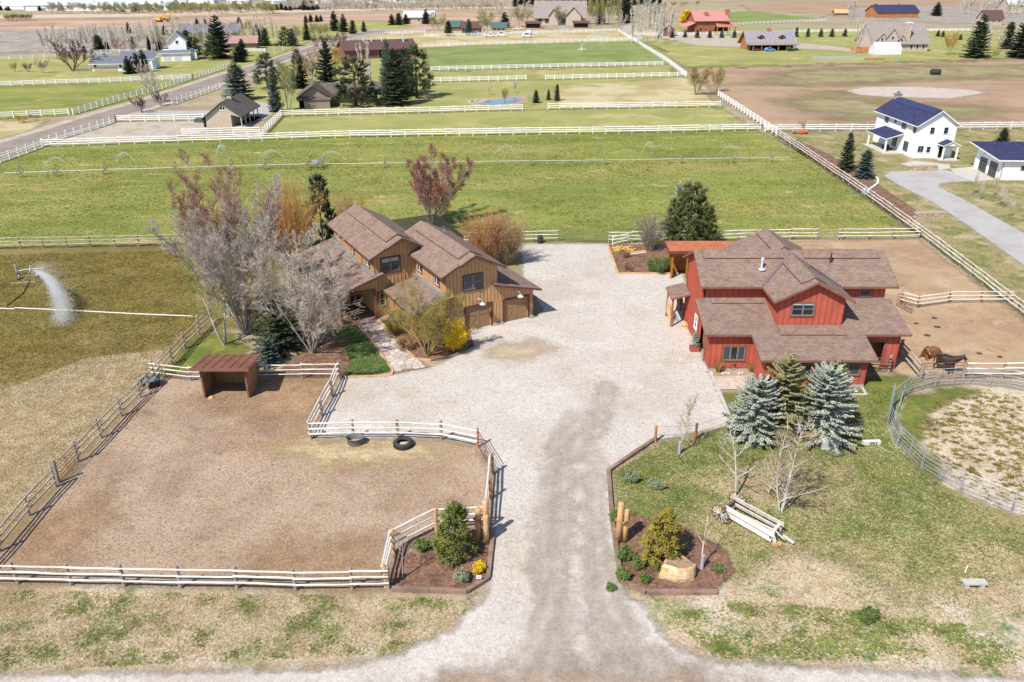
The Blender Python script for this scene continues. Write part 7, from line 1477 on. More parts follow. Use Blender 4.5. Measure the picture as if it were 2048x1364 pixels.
gh = thing('greenhouse', 'translucent white gabled greenhouse in front of the stone house', 'greenhouse', (146.5, 330.5, 0), R(4)); t = NT('greenhouse_film'); t.color((.82, .86, .92, 1)).rough(.3, .4); tl = t.n('ShaderNodeBsdfTransparent'); mx = t.n('ShaderNodeMixShader'); mx.inputs[0].default_value = .72; t.l(tl.outputs[0], mx.inputs[1]); t.l(t.bsdf.outputs[0], mx.inputs[2]); t.l(mx.outputs[0], t.out.inputs['Surface']); FILM = t.mat
MB().add([(-5.2, 0, 0), (5.2, 0, 0), (5.2, 0, 2.2), (-5.2, 0, 2.2), (-5.2, 2.6, 4.4), (5.2, 2.6, 4.4), (-5.2, 5.2, 2.2), (5.2, 5.2, 2.2), (-5.2, 5.2, 0), (5.2, 5.2, 0)], [(0, 1, 2, 3), (3, 2, 5, 4), (4, 5, 7, 6), (6, 7, 9, 8), (0, 3, 4, 6, 8), (1, 9, 7, 5, 2)]).build('film', FILM, gh)
for k in range(7): x = -5.2 + k * 10.4 / 6; MB().tube([(x, -.03, 0), (x, -.03, 2.2), (x, 2.6, 4.45), (x, 5.23, 2.2), (x, 5.23, 0)], .07, 4).build('rib', M['white'], gh)
rb = thing('raised_bed', 'long pale raised bed on the lawn before the log garage', 'planter', G(1662, 118)); MB().b(-7, 9, -.5, .5, 0, .9).build('frame', M['found'], rb)
rb2 = thing('raised_bed', 'orange-brown raised beds beside the greenhouse', 'planter', G(1752, 120)); MB().b(-4, 3, -.7, .7, 0, .6).build('frame', LOGM, rb2)
fw = thing('log_stack', 'orange stacked logs left of the stone house', 'log stack', G(1722, 102)); MB().b(-4, 4.5, -.8, .8, 0, 1.6).build('stack', plain('orange_stack', A(226, 150, 96), .9, .1, var=.25, sc=2), fw)
# estate beyond the dry field, stables, far houses
es = gable_house('house', 'big grey-roofed estate house among bare trees, top centre', 'house', (29, 520, 0), 30, 16, 4.5, 13, M['stone'], TANR, 'fascia', R(-3), 'x', 1.0)
for (x, w_, zr) in ((8, 9, 10), (-4, 5, 9)): 
    roof('gable_roof', [(x - w_ / 2 - .5, 8, 5), (x - w_ / 2 - .5, -2.4, 5), (x, -2.4, zr), (x, 9, zr)], es, TANR, M['fascia'], .3); roof('gable_roof', [(x + w_ / 2 + .5, -2.4, 5), (x + w_ / 2 + .5, 8, 5), (x + .001, 9, zr), (x + .001, -2.4, zr)], es, TANR, M['fascia'], .3)
    wall('gable_wall', [(x - w_ / 2, -1.8, 0), (x + w_ / 2, -1.8, 0), (x + w_ / 2, -1.8, 5), (x, -1.8, zr - .4), (x - w_ / 2, -1.8, 5)], es, M['stone'], .3)
for x in (-12, -8, 2): window(es, (x, -.002, 2.2), (1, 0, 0), 1.8, 2.2, 2, 1, 'fascia', 'sash', tw=.2)
for lab, x, y in (('left red-brown loafing shed below the estate', 1066, 56), ('right red-brown loafing shed below the estate', 1162, 55)):
    o = gable_house('loafing_shed', lab, 'shed', G(x, y), 8.5, 4, 2.6, 3.4, MAR, M['roof_maroon'], 'maroon', 0, 'x', .6); MB().b(-3.8, 3.8, -.08, -.01, 0, 2.0).build('front_shade_panel', M['dark'], o)  # shed front is solid; the dark panel paints in its shaded inside
GRN = plain('green_metal_roof', A(70, 110, 110), .5, .4); M['grn'] = GRN
for lab, x, y, W_, e_, r_, rm in (('green-roofed cabin beside the parked vans', 998, 64, 7.5, 2.6, 4.6, GRN), ('brown cabin with dark roof behind the small spruces', 944, 66, 10, 3.0, 5.4, M['roof_maroon']), ('turquoise-roofed shed left of the brown cabin', 912, 62, 7, 2.8, 5.0, GRN), ('pale mint-roofed barn behind the row of spruces', 838, 48, 18, 4.0, 7.2, M['enamel']),
        ('log lodge with navy roof beyond the stone house', 1795, 36, 30, 4.0, 8.0, NV), ('small tan shed left of the log lodge', 1682, 33, 9, 2.6, 4.6, M['log']), ('red-roofed pale barn behind the right-hand spruces', 1985, 50, 12, 4.0, 8, M['roof_maroon']), ('white barn at the top right corner', 2046, 26, 24, 6, 11, M['enamel'])):
    o = gable_house('cabin' if 'cabin' in lab else ('lodge' if 'lodge' in lab else 'barn'), lab, 'building', G(x, y), W_, W_ * .55, e_, r_, LOGM if 'lodge' in lab else (MAR if 'brown' in lab else M['beige']), rm, 'fascia', R(random.uniform(-8, 8)), 'x', .7)
    for k in range(3): window(o, (-W_ * .3 + k * W_ * .3, -.002, e_ * .55), (1, 0, 0), 1.2, 1.2, 1, 1, 'white', 'glass', tw=.12)
for lab, x, y, kind, rz in (('white pickup parked behind the bare tree by the green cabin', 980, 74, 'truck', 5), ('white van beside the green cabin', 1004, 73, 'car', -4), ('white pickup left of the estate shed', 1036, 60, 'truck', 8), ('white car in front of the horse trailer', 1054, 75, 'car', 12), ('white horse trailer beside the estate shed', 1058, 69, 'car', 80), ('blue car beside the spruce below the cabins', 952, 70, 'car', 0), ('dark pickup beside the lane below the far spruces', 560, 92, 'truck', 10)):
    car(lab, x, y, 0, BLUEP if 'blue' in lab else (M['black'] if 'dark' in lab else WHITEP), R(rz), 5.4, 2.1, 2.2 if ('van' in lab or 'trailer' in lab) else 1.7, kind=kind)
EXC = pc('excavator_yellow', A(244, 190, 60))
for lab, x, y in (('yellow excavator on the excavated field', 318, 44), ('second yellow digger behind the excavator', 334, 40)):
    o = thing('excavator', lab, 'excavator', G(x, y), R(random.uniform(-20, 20))); MB().b(-2.2, 2.2, -1.4, 1.4, 0, 1.0).build('tracks', M['black'], o); MB().b(-1.9, 1.9, -1.3, 1.3, 1.1, 3.0).build('cab', EXC, o); MB().beam((1.5, 0, 2.5), (4.5, 0, 5), .5, .6).beam((4.5, 0, 5), (6.2, 0, 1.4), .4, .5).build('boom', EXC, o); MB().b(5.6, 6.8, -.6, .6, .4, 1.5).build('bucket', M['black'], o)
# pond on the far lawn
flat('pond', [(958, 207), (985, 200), (1030, 196), (1044, 198), (1030, 206), (1000, 210), (970, 211)], .12, M['water'])
flat('pond_bank', [(930, 206), (950, 198), (985, 196), (1010, 194), (1060, 192), (1056, 204), (1030, 212), (990, 216), (950, 213)], .09, m_pale)
prk = thing('pond_rocks', 'pale flat rocks on the left bank of the little pond', 'rocks', G(950, 204))
for i in range(9): MB().box((random.uniform(-2, 3), random.uniform(-1.5, 2), .15), (random.uniform(.6, 1.3), random.uniform(.5, 1), .3), rz=random.uniform(0, 3)).build('rock', M['conc'], prk)
# sprinkler on the far green field
spx = thing('field_sprinkler', 'big sprinkler spraying on the bright green field', 'sprinkler', G(1163, 102)); MB().b(-1.6, 1.6, -.15, .15, .6, .8).tube([(0, 0, 0), (0, 0, 2)], .15, 6).build('stand', M['white'], spx)
for i, (az, el) in enumerate(((140, 50), (40, 45), (-60, 40))): spray('water_spray', ('left', 'right', 'near')[i] + ' jet of the sprinkler on the bright green field', G(1163, 102), jet(17, R(az), R(el), .05, 1.6, base=(0, 0, 2)), 900, .09, 320 + i, 'field sprinkler jets')

# ------------------------------------------------------------ hills behind the valley (mostly above the frame)
hillm = ground_mat('sage_hills', A(156, 148, 144), [(A(136, 130, 130), .004, .4, .6, .8), (A(176, 168, 156), .012, .5, .65, .7)], bump=None, fine=.1)
xs = np.linspace(-4500, 4500, 90); rows_ = [0, .35, .7, 1.0]; rsn = np.random.RandomState(9)
hgt = 160 + 90 * np.sin(xs / 700.) + 60 * np.sin(xs / 260. + 1) + rsn.uniform(-12, 12, 90)
V = []
for ri, f in enumerate(rows_):
    for i, x in enumerate(xs): V.append((x, 1900 + 900 * f + (200 * np.sin(x / 900.)), (0 if ri == 0 else hgt[i] * f ** 1.2 + rsn.uniform(-8, 8))))
Q = [(r_ * 90 + i, r_ * 90 + i + 1, (r_ + 1) * 90 + i + 1, (r_ + 1) * 90 + i) for r_ in range(3) for i in range(89)]
tag(npobj('hills', V, Q, hillm), kind='structure')
hb = ground_mat('sage_hill', A(146, 142, 152), [(A(172, 162, 158), .01, .45, .6, .7)], bump=None, fine=.1)
V = [(x, 860 + 220 * f + 24 * math.sin(x / 60) + max(0, x + 330) * .9, (-1, 22, 60)[k] * (1 + .25 * math.sin(x / 110))) for k, f in enumerate((0, .5, 1)) for x in np.linspace(-950, -180, 40)]
Q = [(r_ * 40 + i, r_ * 40 + i + 1, (r_ + 1) * 40 + i + 1, (r_ + 1) * 40 + i) for r_ in range(2) for i in range(39)]
tag(npobj('hill', V, Q, hb), kind='structure')

# ------------------------------------------------------------ farther trees: a few shapes, each tree an object of its own
_lib = {}
def lib(kind, k):
    key = (kind, k)
    if key in _lib: return _lib[key]
    sd = 500 + 17 * k + sum(map(ord, kind)) % 97
    if kind in ('spruce', 'spruce_blue', 'spruce_dark'):
        m = {'spruce': 'green', 'spruce_blue': 'greyblue', 'spruce_dark': 'dark'}[kind]; parts = [('trunk', trunk_mesh(10, .2, TRUNK)), ('crown', conifer(sd, 10, 5.2, NEEDLE[m], .75, .3, shape=(.75, .9, .65)[k % 3], spray=1.7, open_=.16))]
    elif kind == 'pine': parts = [('trunk', trunk_mesh(10, .22, TRUNK)), ('crown', pine(sd, 10, 6.2, NEEDLE['green'], 170, 14, .12, .5, .8))]
    elif kind == 'poplar':
        a, b = bare_lines(sd, 10, nstem=2, lean=.05, spread=.16, nb=(16, 7, 4), br=(.2, .5, .5), ang=(.45, .5, .6), up=(.9, .7, .5), twig=.045, r0=.12, last=0); parts = [('trunk', polylines_mesh('trunk', a, BARK['chalk'], 4)), ('crown', polylines_mesh('crown', b, BARK['chalk'], 3))]
    elif kind == 'bare':
        a, b = bare_lines(sd, 10, nstem=3, lean=.35, spread=.35, nb=(10, 7, 4), br=(.42, .45, .45), ang=(.65, .7, .8), up=(.5, .5, .4), twig=.045, last=2); parts = [('trunk', polylines_mesh('trunk', a, BARK['grey'], 4)), ('crown', polylines_mesh('crown', b, BARK['chalk'], 3))]
    elif kind in ('purple', 'red'):
        a, b = bare_lines(sd, 10, nstem=5, lean=.5, spread=.35, nb=(9, 8, 5), br=(.42, .45, .45), ang=(.6, .6, .7), up=(.6, .5, .4), twig=.035, last=2); parts = [('trunk', polylines_mesh('trunk', a, BARK['lilac' if kind == 'red' else 'purple'], 4)), ('crown', polylines_mesh('crown', b, BARK['redtip' if kind == 'red' else 'purple'], 3))]
    else:                                            # in leaf: lime, yellow, olive, gold, tan
        a, b = bare_lines(sd, 10, nstem=4, lean=.35, spread=.35, nb=(10, 6, 3), br=(.4, .45, .45), ang=(.6, .7, .8), up=(.6, .5, .4), twig=.03, last=0); rs = np.random.RandomState(sd); E_ = tips(b); per = 16 if kind == 'yellow' else 3
        P = np.repeat(E_, per, 0) + rs.normal(0, .3, (len(E_) * per, 3)); parts = [('trunk', polylines_mesh('trunk', a, BARK['olive' if kind != 'lime' else 'pale'], 4)), ('crown', polylines_mesh('crown', b, BARK['olive' if kind != 'lime' else 'straw'], 3)), ('leaves', cards('leaves', P, .32 if kind == 'yellow' else .13, LEAF[kind], rs))]
    _lib[key] = parts; return parts
CATN = {'spruce': 'spruce_tree', 'spruce_blue': 'spruce_tree', 'spruce_dark': 'spruce_tree', 'pine': 'pine_tree', 'poplar': 'poplar_tree', 'bare': 'bare_tree', 'purple': 'plum_tree', 'red': 'maple_tree', 'lime': 'aspen_tree', 'yellow': 'willow', 'olive': 'shrub', 'gold': 'willow', 'tan': 'aspen_tree'}
_ti = [0]
def tree(kind, label, x, y, yt, wpx=None, group=None, simple=False):
    _ti[0] += 1; k = _ti[0] % 3; h = HT(x, y, yt); s_ = h / 10
    base = {'spruce': 5.2, 'spruce_blue': 5.2, 'spruce_dark': 5.2, 'pine': 6.2, 'poplar': 3.2, 'bare': 8, 'purple': 9, 'red': 8}.get(kind, 8); sx = s_ if wpx is None else wpx * MPP(x, y) / base
    parts = lib(kind, k); rz = random.uniform(0, 6.28)
    return plant(CATN[kind], label, 'tree', x, y, parts, rz, (sx, sx, s_), group)
# mid-distance, singled out
for kind, x, y, yt, w_, lab in (
    ('spruce', 1690, 342, 264, 40, 'slim spruce beside the boundary fence, left of its twin'), ('spruce_blue', 1727, 356, 300, 46, 'broad blue spruce right of the slim spruce by the boundary fence'), ('spruce', 2003, 290, 256, 34, 'spruce behind the white garage'),
    ('olive', 1392, 190, 134, 56, 'broad olive shrub at the corner of the boundary fence'), ('olive', 1432, 184, 136, 36, 'smaller olive shrub right of the corner shrub'),
    ('spruce_blue', 478, 200, 126, 70, 'wide blue spruce behind the green-trimmed barn'), ('pine', 536, 178, 108, 58, 'dark pine right of the wide blue spruce'), ('spruce_blue', 552, 224, 136, 34, 'narrow blue spruce beside the lime aspen'), ('lime', 578, 222, 122, 60, 'lime-green aspen left of the taupe house'),
    ('spruce_dark', 600, 176, 98, 50, 'dark spruce behind the lime aspen'), ('red', 626, 176, 94, 56, 'leafless pinkish maple behind the taupe house'), ('spruce_dark', 656, 178, 82, 54, 'tall dark spruce right of the pinkish maple'), ('pine', 712, 212, 116, 92, 'huge round green spruce right of the taupe house'),
    ('spruce', 792, 210, 98, 72, 'big full spruce in the middle of the lawn group'), ('pine', 834, 196, 92, 70, 'tall pine with bare lower trunk at the right of the lawn group'), ('spruce_blue', 778, 196, 80, 44, 'blue spruce top behind the lawn group'), ('spruce_dark', 812, 190, 96, 50, 'dark spruce between the full spruce and the pine'), ('poplar', 742, 190, 78, 24, 'bare grey poplar left of the blue spruce top'), ('poplar', 728, 186, 84, 20, 'second bare poplar beside the huge round spruce'),
    ('purple', 284, 226, 190, 44, 'round purple plum tree beside the lane gate'), ('purple', 322, 212, 182, 34, 'smaller purple plum tree behind the lane gate'), ('bare', 312, 206, 122, 46, 'tall white-barked bare tree by the lane gate'),
    ('purple', 146, 142, 78, 84, 'large purple leafless tree beside the ranch house'), ('purple', 56, 144, 126, 22, 'small reddish bush on the far left lawn'), ('tan', 30, 144, 126, 16, 'small tan bush at the far left edge of the lawn'), ('red', 86, 146, 118, 30, 'pinkish bare bush left of the purple tree'),
    ('spruce', 200, 104, 70, 34, 'green-gold spruce behind the ranch house'), ('spruce_dark', 258, 148, 112, 26, 'dark spruce right of the ranch house'), ('spruce', 276, 146, 106, 22, 'slim spruce between the dark spruce and the tall spruce'), ('spruce_dark', 290, 144, 100, 28, 'tall dark spruce right of the ranch house'),
    ('pine', 388, 118, 74, 44, 'round pine right of the tall white house'), ('spruce_dark', 378, 110, 60, 26, 'narrow dark spruce behind the tall white house'), ('spruce_dark', 440, 116, 32, 56, 'very tall dark spruce above the poplar row'), ('pine', 428, 120, 72, 44, 'pine at the foot of the very tall spruce'), ('spruce_dark', 480, 124, 92, 40, 'squat dark spruce beside the road'), ('spruce', 486, 112, 78, 26, 'slim spruce behind the squat road spruce'),
    ('spruce_blue', 516, 92, 48, 30, 'left spruce of the pair above the road'), ('spruce_blue', 532, 92, 56, 26, 'right spruce of the pair above the road'), ('pine', 572, 92, 54, 30, 'left half of the round spruce pair by the road'), ('spruce_blue', 586, 92, 56, 30, 'right half of the round spruce pair by the road'), ('spruce_dark', 614, 80, 46, 20, 'dark spruce left of the birches by the road'),
    ('spruce_dark', 670, 62, 22, 26, 'left tall spruce at the road bend'), ('spruce_dark', 688, 64, 28, 26, 'right tall spruce at the road bend'), ('spruce', 706, 68, 40, 20, 'short spruce at the road bend'), ('spruce', 728, 64, 42, 14, 'lone small spruce beyond the road bend'),
    ('spruce_dark', 784, 50, 28, 20, 'first spruce of the row beside the mint barn'), ('spruce_dark', 798, 50, 26, 20, 'second spruce of the row beside the mint barn'), ('spruce_dark', 812, 48, 28, 18, 'third spruce of the row beside the mint barn'), ('spruce_dark', 852, 48, 18, 22, 'spruce right of the mint barn'),
    ('spruce', 897, 72, 42, 22, 'spruce left of the brown cabin'), ('spruce_blue', 938, 70, 38, 22, 'blue-grey spruce in front of the brown cabin'), ('lime', 970, 68, 22, 50, 'pale leafing tree between the cabins'), ('lime', 870, 72, 28, 40, 'pale leafing tree left of the spruces by the cabins'), ('spruce_dark', 1010, 56, 24, 26, 'dark spruce left of the estate'), ('lime', 1040, 54, 14, 42, 'leafing tree left of the estate roof'), ('gold', 1080, 40, 0, 40, 'orange-tinged willow behind the estate'),
    ('spruce', 1098, 48, 26, 22, 'spruce left of the estate gable'), ('lime', 1116, 50, 12, 30, 'leafing aspen in front of the estate'), ('spruce', 1142, 48, 26, 16, 'small spruce right of the estate gable'), ('spruce_dark', 1250, 46, -10, 40, 'big dark spruce right of the estate'), ('lime', 1188, 48, 4, 30, 'leafing aspen right of the estate'), ('spruce', 1202, 48, 0, 20, 'narrow green tree right of the estate aspen'),
    ('yellow', 1378, 62, 24, 52, 'bright yellow willow left of the pink-roofed log house'), ('yellow', 1150, 22, 2, 40, 'golden willow behind the estate roof'), ('bare', 1712, 106, 40, 34, 'bare tree left of the stone house'), ('gold', 1898, 110, 66, 32, 'gold-leaved tree right of the stone house'),
    ('spruce', 1950, 116, 28, 58, 'large spruce right of the stone house'), ('spruce', 2012, 98, 44, 34, 'middle spruce at the right edge'), ('spruce_dark', 2038, 116, 34, 60, 'big spruce at the right edge of the picture'), ('olive', 1990, 118, 100, 16, 'small green bush between the right-hand spruces'),
    ('spruce_dark', 1748, 34, 8, 22, 'spruce left of the log lodge'), ('spruce_dark', 1794, 32, 8, 20, 'spruce in front of the log lodge'), ('spruce_dark', 1872, 32, 4, 26, 'lone spruce right of the log lodge'), ('bare', 1240, 70, 20, 22, 'bare poplar at the end of the boundary fence'),
    ('spruce', 1072, 206, 180, 18, 'small spruce right of the pond, nearest the water'), ('spruce', 1097, 200, 178, 12, 'smallest spruce of the three by the pond'), ('spruce', 1114, 202, 168, 14, 'slim spruce of the three by the pond'),
    ('bare', 1058, 212, 176, 14, 'bare sapling at the right end of the pond'), ('bare', 978, 190, 168, 12, 'bare sapling behind the pond, left'), ('bare', 1030, 186, 158, 14, 'tall bare sapling behind the pond'), ('tan', 1010, 206, 178, 20, 'orange-budded sapling beside the pond'),
    ('bare', 1944, 388, 340, 14, 'birch sapling in front of the white garage door'), ('bare', 1958, 400, 358, 12, 'left birch sapling on the far right lawn'), ('bare', 1985, 392, 348, 10, 'middle birch sapling behind the pedestal'), ('bare', 2000, 412, 366, 12, 'right birch sapling on the far right lawn'), ('bare', 2004, 416, 372, 10, 'slim birch sapling beside the right one'), ('bare', 2018, 434, 396, 14, 'nearest birch sapling on the far right lawn'),
    ('bare', 1705, 296, 246, 8, 'thin sapling above the slim spruce'), ('red', 1604, 262, 238, 18, 'small red-twigged tree behind the orange implement'), ('gold', 40, 246, 230, 32, 'orange shrub beside the road at the left edge')):
    tree(kind, lab, x, y, yt, w_)
# rows and groves that nothing tells apart
def grove(kind, label, group, spots):
    for (x, y, yt, w_) in spots: tree(kind, label, x, y, yt, w_, group)
rg = np.random.RandomState(21)
grove('poplar', 'bare pale poplar in the row behind the ranch houses, far left', 'far left poplar row', [(x + rg.uniform(-4, 4), 108 - (x - 90) * .035 + rg.uniform(-3, 3), 52 - (x - 90) * .05 + rg.uniform(-6, 8), 16) for x in range(95, 300, 11)])
grove('poplar', 'bare pale poplar in the tall row left of the road', 'poplars left of the road', [(x + rg.uniform(-4, 4), 100 - (x - 300) * .05 + rg.uniform(-5, 8), 36 + rg.uniform(-8, 10), 15) for x in range(304, 560, 11)])
grove('bare', 'bare buff tree in the thicket behind the ranch houses', 'thicket behind the ranch houses', [(x + rg.uniform(-6, 6), 100 + rg.uniform(-6, 4), 72 + rg.uniform(-8, 6), 26) for x in range(120, 360, 22)])
grove('red', 'rusty leafless bush among the far left poplars', 'rusty bushes among the poplars', [(268, 106, 84, 22), (238, 104, 78, 34), (320, 98, 76, 26)])
grove('lime', 'pale green leafing tree in the grove beside the road', 'grove beside the road', [(596, 82, 52, 26), (640, 80, 50, 24), (626, 78, 46, 22), (652, 74, 48, 22), (500, 70, 40, 24), (470, 72, 44, 24)])
grove('gold', 'orange twiggy shrub between the dark spruce and the maroon barn', 'orange shrubs by the maroon barn', [(676, 128, 96, 28), (690, 134, 110, 26), (668, 140, 112, 22)])
grove('spruce_blue', 'small planted spruce in the row below the far lawn', 'row of small planted spruces', [(1319, 76, 62, 12), (1344, 76, 62, 12), (1370, 75, 61, 12), (1394, 76, 58, 14), (1419, 76, 60, 12), (1443, 76, 60, 12), (1468, 76, 60, 13), (1592, 74, 54, 12), (1615, 74, 56, 12), (1641, 74, 56, 13), (1663, 74, 57, 13), (1689, 73, 57, 13), (1738, 73, 56, 13), (1837, 66, 54, 12), (1875, 73, 60, 11), (1885, 74, 61, 11), (1920, 80, 68, 10)])
grove('poplar', 'bare white-stemmed poplar in the clump at the end of the lane', 'poplars at the end of the lane', [(x + rg.uniform(-5, 5), 84 + rg.uniform(-8, 6), 18 + rg.uniform(-10, 14), 17) for x in range(1266, 1340, 7)])
grove('lime', 'leafing aspen in the grove right of the estate', 'aspens right of the estate', [(x + rg.uniform(-3, 3), 50 + rg.uniform(-2, 2), 0 + rg.uniform(-4, 8), 15) for x in range(1176, 1240, 8)])
grove('bare', 'bare tree in the belt behind the estate', 'trees behind the estate', [(x, 46 + rg.uniform(-4, 3), 8 + rg.uniform(-8, 8), 26) for x in (1000, 1020, 1056, 1078, 1100, 1120, 1140, 1170, 985)])
grove('spruce_dark', 'small dark spruce in the row along the top of the green field', 'far spruce row', [(x, 20 + rg.uniform(-1, 1), 8 + rg.uniform(-3, 4), 12) for x in range(536, 640, 9)] + [(610, 18, 0, 22), (624, 18, 2, 20), (612, 46, 30, 12), (622, 44, 28, 14), (634, 44, 30, 12), (642, 43, 30, 12)])
grove('lime', 'pale tree in the far belt below the town', 'far tree belt', [(x + rg.uniform(-6, 6), 26 - x * .006 + rg.uniform(-2, 3), 8 - x * .008 + rg.uniform(-3, 4), 24) for x in range(100, 560, 14)])
grove('bare', 'grey bare tree in the far belt below the town', 'far grey tree belt', [(x + rg.uniform(-6, 6), 16 + rg.uniform(-3, 3), -2 + rg.uniform(-4, 5), 24) for x in range(560, 1000, 15)])
grove('gold', 'small yellow willow in the far field, upper centre right', 'far yellow willows', [(1330, 18, 6, 16), (1346, 14, 3, 18), (1364, 12, 3, 16), (1394, 10, 2, 12), (1322, 22, 14, 20)])
grove('spruce_dark', 'dark spruce in the belt along the top centre', 'top centre spruces', [(x, 12 + rg.uniform(-3, 3), -12 + rg.uniform(-8, 6), 16) for x in range(1030, 1330, 12)])
grove('bare', 'bare tree in the belt at the top right', 'top right tree belt', [(x + rg.uniform(-5, 5), 26 + rg.uniform(-6, 6), -4 + rg.uniform(-8, 8), 24) for x in range(1925, 2070, 12)] + [(1698, 34, -4, 16), (1706, 33, -6, 16), (1296, 40, -8, 20), (1310, 44, -2, 20), (1324, 46, 6, 20)])
grove('bare', 'bare tree beside the trunk of the right-hand spruces', 'bare trees by the right spruces', [(1974, 108, 56, 24), (2024, 100, 50, 20), (1998, 102, 60, 20)])
grove('bare', 'bare tree in the long grey belt across the top of the picture', 'top grey tree belt', [(x + rg.uniform(-5, 5), y0 + rg.uniform(-2, 2), y0 - 15 + rg.uniform(-4, 4), 26) for y0 in (8, 19) for x in range(566, 1010, 12)])
grove('lime', 'pale leafing tree in the olive belt at the upper left', 'upper left olive belt', [(x + rg.uniform(-5, 5), 29 + rg.uniform(-2, 2) - x * .006, 14 + rg.uniform(-3, 3) - x * .006, 22) for x in range(210, 560, 13)] + [(x, 42 - x * .03, 28, 24) for x in range(16, 70, 9)])
grove('bare', 'bare tree in the belt behind the lane poplars', 'belt behind the lane poplars', [(x + rg.uniform(-4, 4), 40 + rg.uniform(-5, 5), 6 + rg.uniform(-6, 8), 26) for x in range(1254, 1330, 9)])
grove('lime', 'pale leafing tree in the scrub around the tall white house', 'scrub around the tall white house', [(x + rg.uniform(-5, 5), 96 + rg.uniform(-8, 6), 70 + rg.uniform(-6, 6), 26) for x in range(300, 480, 16)])
grove('purple', 'reddish twiggy tree behind the maroon barn', 'reddish trees behind the maroon barn', [(x, 92, 66 + rg.uniform(-4, 4), 26) for x in (632, 650, 668, 686)])
grove('spruce_dark', 'dark spruce scattered among the far left poplars', 'spruces among the poplars', [(258, 66, 44, 14), (216, 104, 82, 16), (268, 98, 74, 14), (300, 100, 74, 14), (320, 104, 80, 18), (330, 70, 50, 16), (396, 60, 36, 16), (412, 62, 38, 14), (480, 58, 34, 18), (170, 106, 90, 12)])
# the far town below the blue hill, and its trees
rt = np.random.RandomState(5)
tp = [gable_house('town_house', 'pale house of the far town below the blue hill', 'house', G(60, 18), 18, 10, 4, 7, WW, M['enamel'], 'white', 0, 'x', .5)]
tp[0]['group'] = 'far town houses'
for i in range(64):
    c = copy_tree(tp[0]); x, y = rt.uniform(0, 330), rt.uniform(9, 22); x = x if i < 44 else rt.uniform(330, 860); y = y if x < 330 else rt.uniform(-3, 8)
    c.location = G(x, y); c.rotation_euler = (0, 0, rt.uniform(-.6, .6)); s_ = rt.uniform(.6, 1.15); c.scale = (s_ * rt.uniform(.8, 1.6), s_, s_)
grove('spruce_dark', 'dark tree among the far town houses', 'far town trees', [(rt.uniform(0, 400), rt.uniform(6, 24), 0, 14) for _ in range(1)])
for i in range(46):
    x, y = rt.uniform(0, 420), rt.uniform(9, 24); tree('spruce_dark' if i % 3 else 'bare', 'dark tree among the far town houses', x, y, y - rt.uniform(5, 12), rt.uniform(8, 16), 'far town trees')

# ------------------------------------------------------------ grass tufts, clods and pebbles that roughen the ground
def tufts(name, label, px, N, mat, hgt, wid, seed, clusters=0, csd=1.2, blades=3, zb=.02, lay=1.8):
    rs = np.random.RandomState(seed); P = np.array([tuple(G(x, y)[:2]) for x, y in px]); lo, hi = P.min(0), P.max(0); pts = np.zeros((0, 2))
    C = None
    if clusters:
        C = lo + (hi - lo) * rs.uniform(0, 1, (clusters * 3, 2)); C = C[poly_sd(P, C[:, 0], C[:, 1]) > 0][:clusters]
    while len(pts) < N:
        q = (lo + (hi - lo) * rs.uniform(0, 1, (N * 2, 2))) if C is None else C[rs.randint(len(C), size=N * 2)] + rs.normal(0, csd, (N * 2, 2)) * np.array([1.3, .9]) * rs.uniform(.3, 1, (N * 2, 1))
        pts = np.concatenate([pts, q[poly_sd(P, q[:, 0], q[:, 1]) > .05]])
    pts = pts[:N]; V = []
    for b in range(blades):
        a = rs.uniform(0, 6.283, N); d = np.stack([np.cos(a), np.sin(a), 0 * a], 1); t_ = np.stack([-np.sin(a), np.cos(a), 0 * a], 1); h = hgt * rs.uniform(.5, 1.4, (N, 1)); w = wid * rs.uniform(.6, 1.4, (N, 1))
        p = np.concatenate([pts, np.full((N, 1), zb)], 1) + rs.normal(0, wid * .8, (N, 3)) * np.array([1, 1, 0]); up = np.zeros((N, 3)); up[:, 2:] = h
        V += [p - t_ * w, p + t_ * w, p + up + d * h * lay * rs.uniform(.4, 1.6, (N, 1))]
    V = np.stack(V, 1).reshape(-1, 3); o = npobj(name, V, np.arange(N * blades * 3).reshape(-1, 3), mat); tag(o, label, 'grass', None, 'stuff'); return o
g_green = leafmat('grass_blades', A(168, 182, 92), A(128, 148, 66), .8, .4); g_straw = leafmat('straw_blades', A(250, 232, 196), A(226, 202, 158), .8, .4); g_olive = leafmat('olive_blades', A(192, 172, 92), A(150, 138, 62), .5, .4); g_past = leafmat('pasture_blades', A(196, 196, 108), A(158, 168, 76), .3, .4)
lawn_px = [(1312, 890), (1226, 946), (1232, 1030), (1400, 1060), (1480, 1120), (1460, 1190), (1300, 1200), (1350, 1290), (2050, 1330), (2050, 1050), (1900, 985), (1800, 860), (1800, 790), (1730, 770), (1460, 800), (1470, 860)]
tufts('lawn_grass', 'short green grass of the front lawn', [(1312, 890), (1226, 946), (1232, 1030), (1400, 1050), (1470, 1090), (1560, 1090), (1700, 1080), (1800, 1140), (1900, 1130), (2050, 1120), (2050, 1050), (1900, 985), (1800, 860), (1800, 790), (1730, 770), (1460, 800), (1470, 860)], 30000, g_green, .045, .03, 1, 75, 1.8)
tufts('lawn_grass', 'green tufts on the drier lower lawn', lawn_px, 9000, g_green, .045, .03, 21, 60, 1.2)
tufts('lawn_straw', 'dead straw-coloured grass of the front lawn', lawn_px, 26000, g_straw, .035, .028, 2, 90, 2.2)
verge_px = [(-20, 1180), (780, 1192), (950, 1200), (890, 1262), (780, 1310), (-20, 1345)]
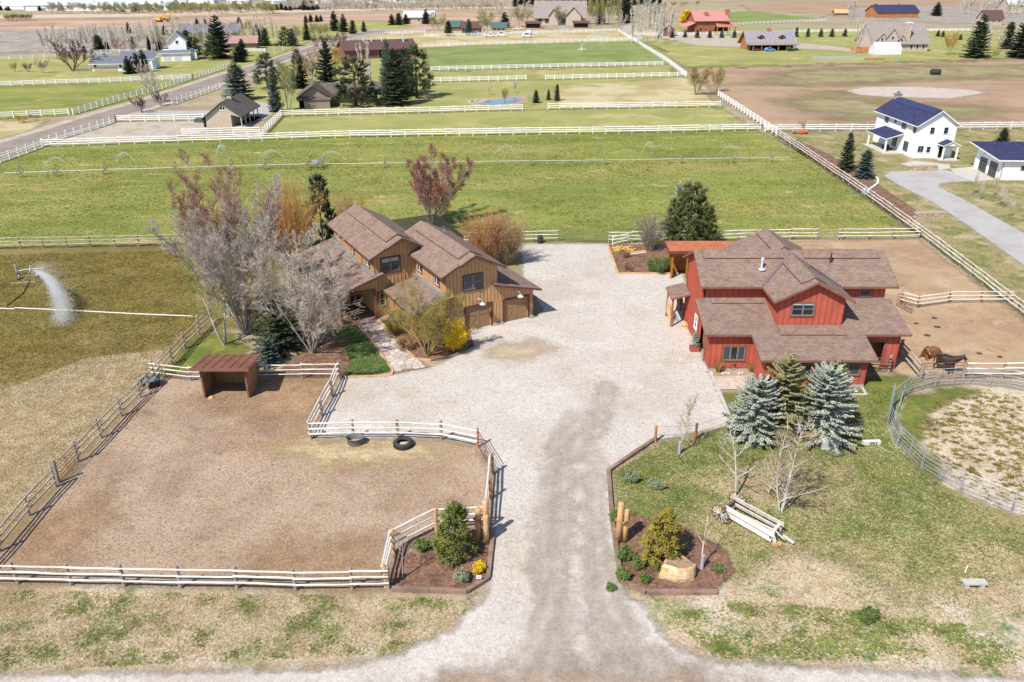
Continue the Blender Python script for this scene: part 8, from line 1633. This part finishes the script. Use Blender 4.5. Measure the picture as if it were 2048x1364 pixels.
tufts('verge_grass', 'green grass clumps on the dry verge', verge_px, 4500, g_green, .055, .03, 3, 70, .45); tufts('verge_straw', 'dry straw on the verge', verge_px, 22000, g_straw, .035, .028, 4, 300, 1.4)
tufts('verge_grass', 'green weeds along the gravel right of the drive', [(1330, 1230), (1500, 1200), (2050, 1260), (2050, 1335), (1430, 1318)], 4000, g_green, .06, .032, 5, 60, .5)
tufts('field_grass', 'bleached grass left of the dirt paddock', [(-20, 790), (180, 715), (330, 700), (290, 775), (150, 925), (-20, 1090)], 26000, g_straw, .045, .035, 6, 400, 1.5); tufts('field_grass', 'olive grass of the winter pasture', [(-20, 510), (380, 500), (400, 660), (330, 700), (180, 715), (-20, 790)], 32000, g_olive, .06, .05, 7, 500, 2.0)
tufts('pen_weeds', 'weeds sprouting in the round pen', [(1850, 800), (1960, 785), (2050, 790), (2050, 1020), (1960, 990), (1880, 940), (1830, 860)], 6000, g_olive, .06, .04, 8, 420, .14)
tufts('pasture_grass', 'rough grass of the irrigated pasture near the fence', [(-60, 494), (900, 482), (1440, 478), (1822, 468), (1600, 308), (1500, 262), (540, 280), (90, 298), (-60, 346)], 60000, g_past, .07, .09, 9, 900, 3.0)
tufts('bed_leaves', 'low green ground cover beside the flagstone path', [(694, 694), (722, 664), (782, 740), (740, 750), (690, 748), (704, 728)], 6000, LEAF['green'], .12, .05, 10, 40, .5, zb=.06)
tufts('hoof_clods', 'clods and hoof marks in the dirt paddock', [(0, 1120), (300, 770), (670, 765), (620, 890), (950, 905), (975, 1050), (860, 1060), (770, 1160), (0, 1155)], 9000, plain('clod', A(196, 164, 136), .95, .1, var=.35), .03, .04, 11, 900, .8, 3, .034, 1.6)
tufts('pebbles', 'loose pale stones scattered over the gravel', [(1000, 1340), (1010, 900), (640, 870), (700, 770), (1050, 660), (1050, 500), (1210, 500), (1230, 560), (1360, 570), (1440, 850), (1220, 940), (1240, 1190), (1330, 1340)], 9000, plain('pebble', A(186, 172, 158), .95, .1, var=.3), .03, .035, 12, 0, 1, 3, .046, .8)
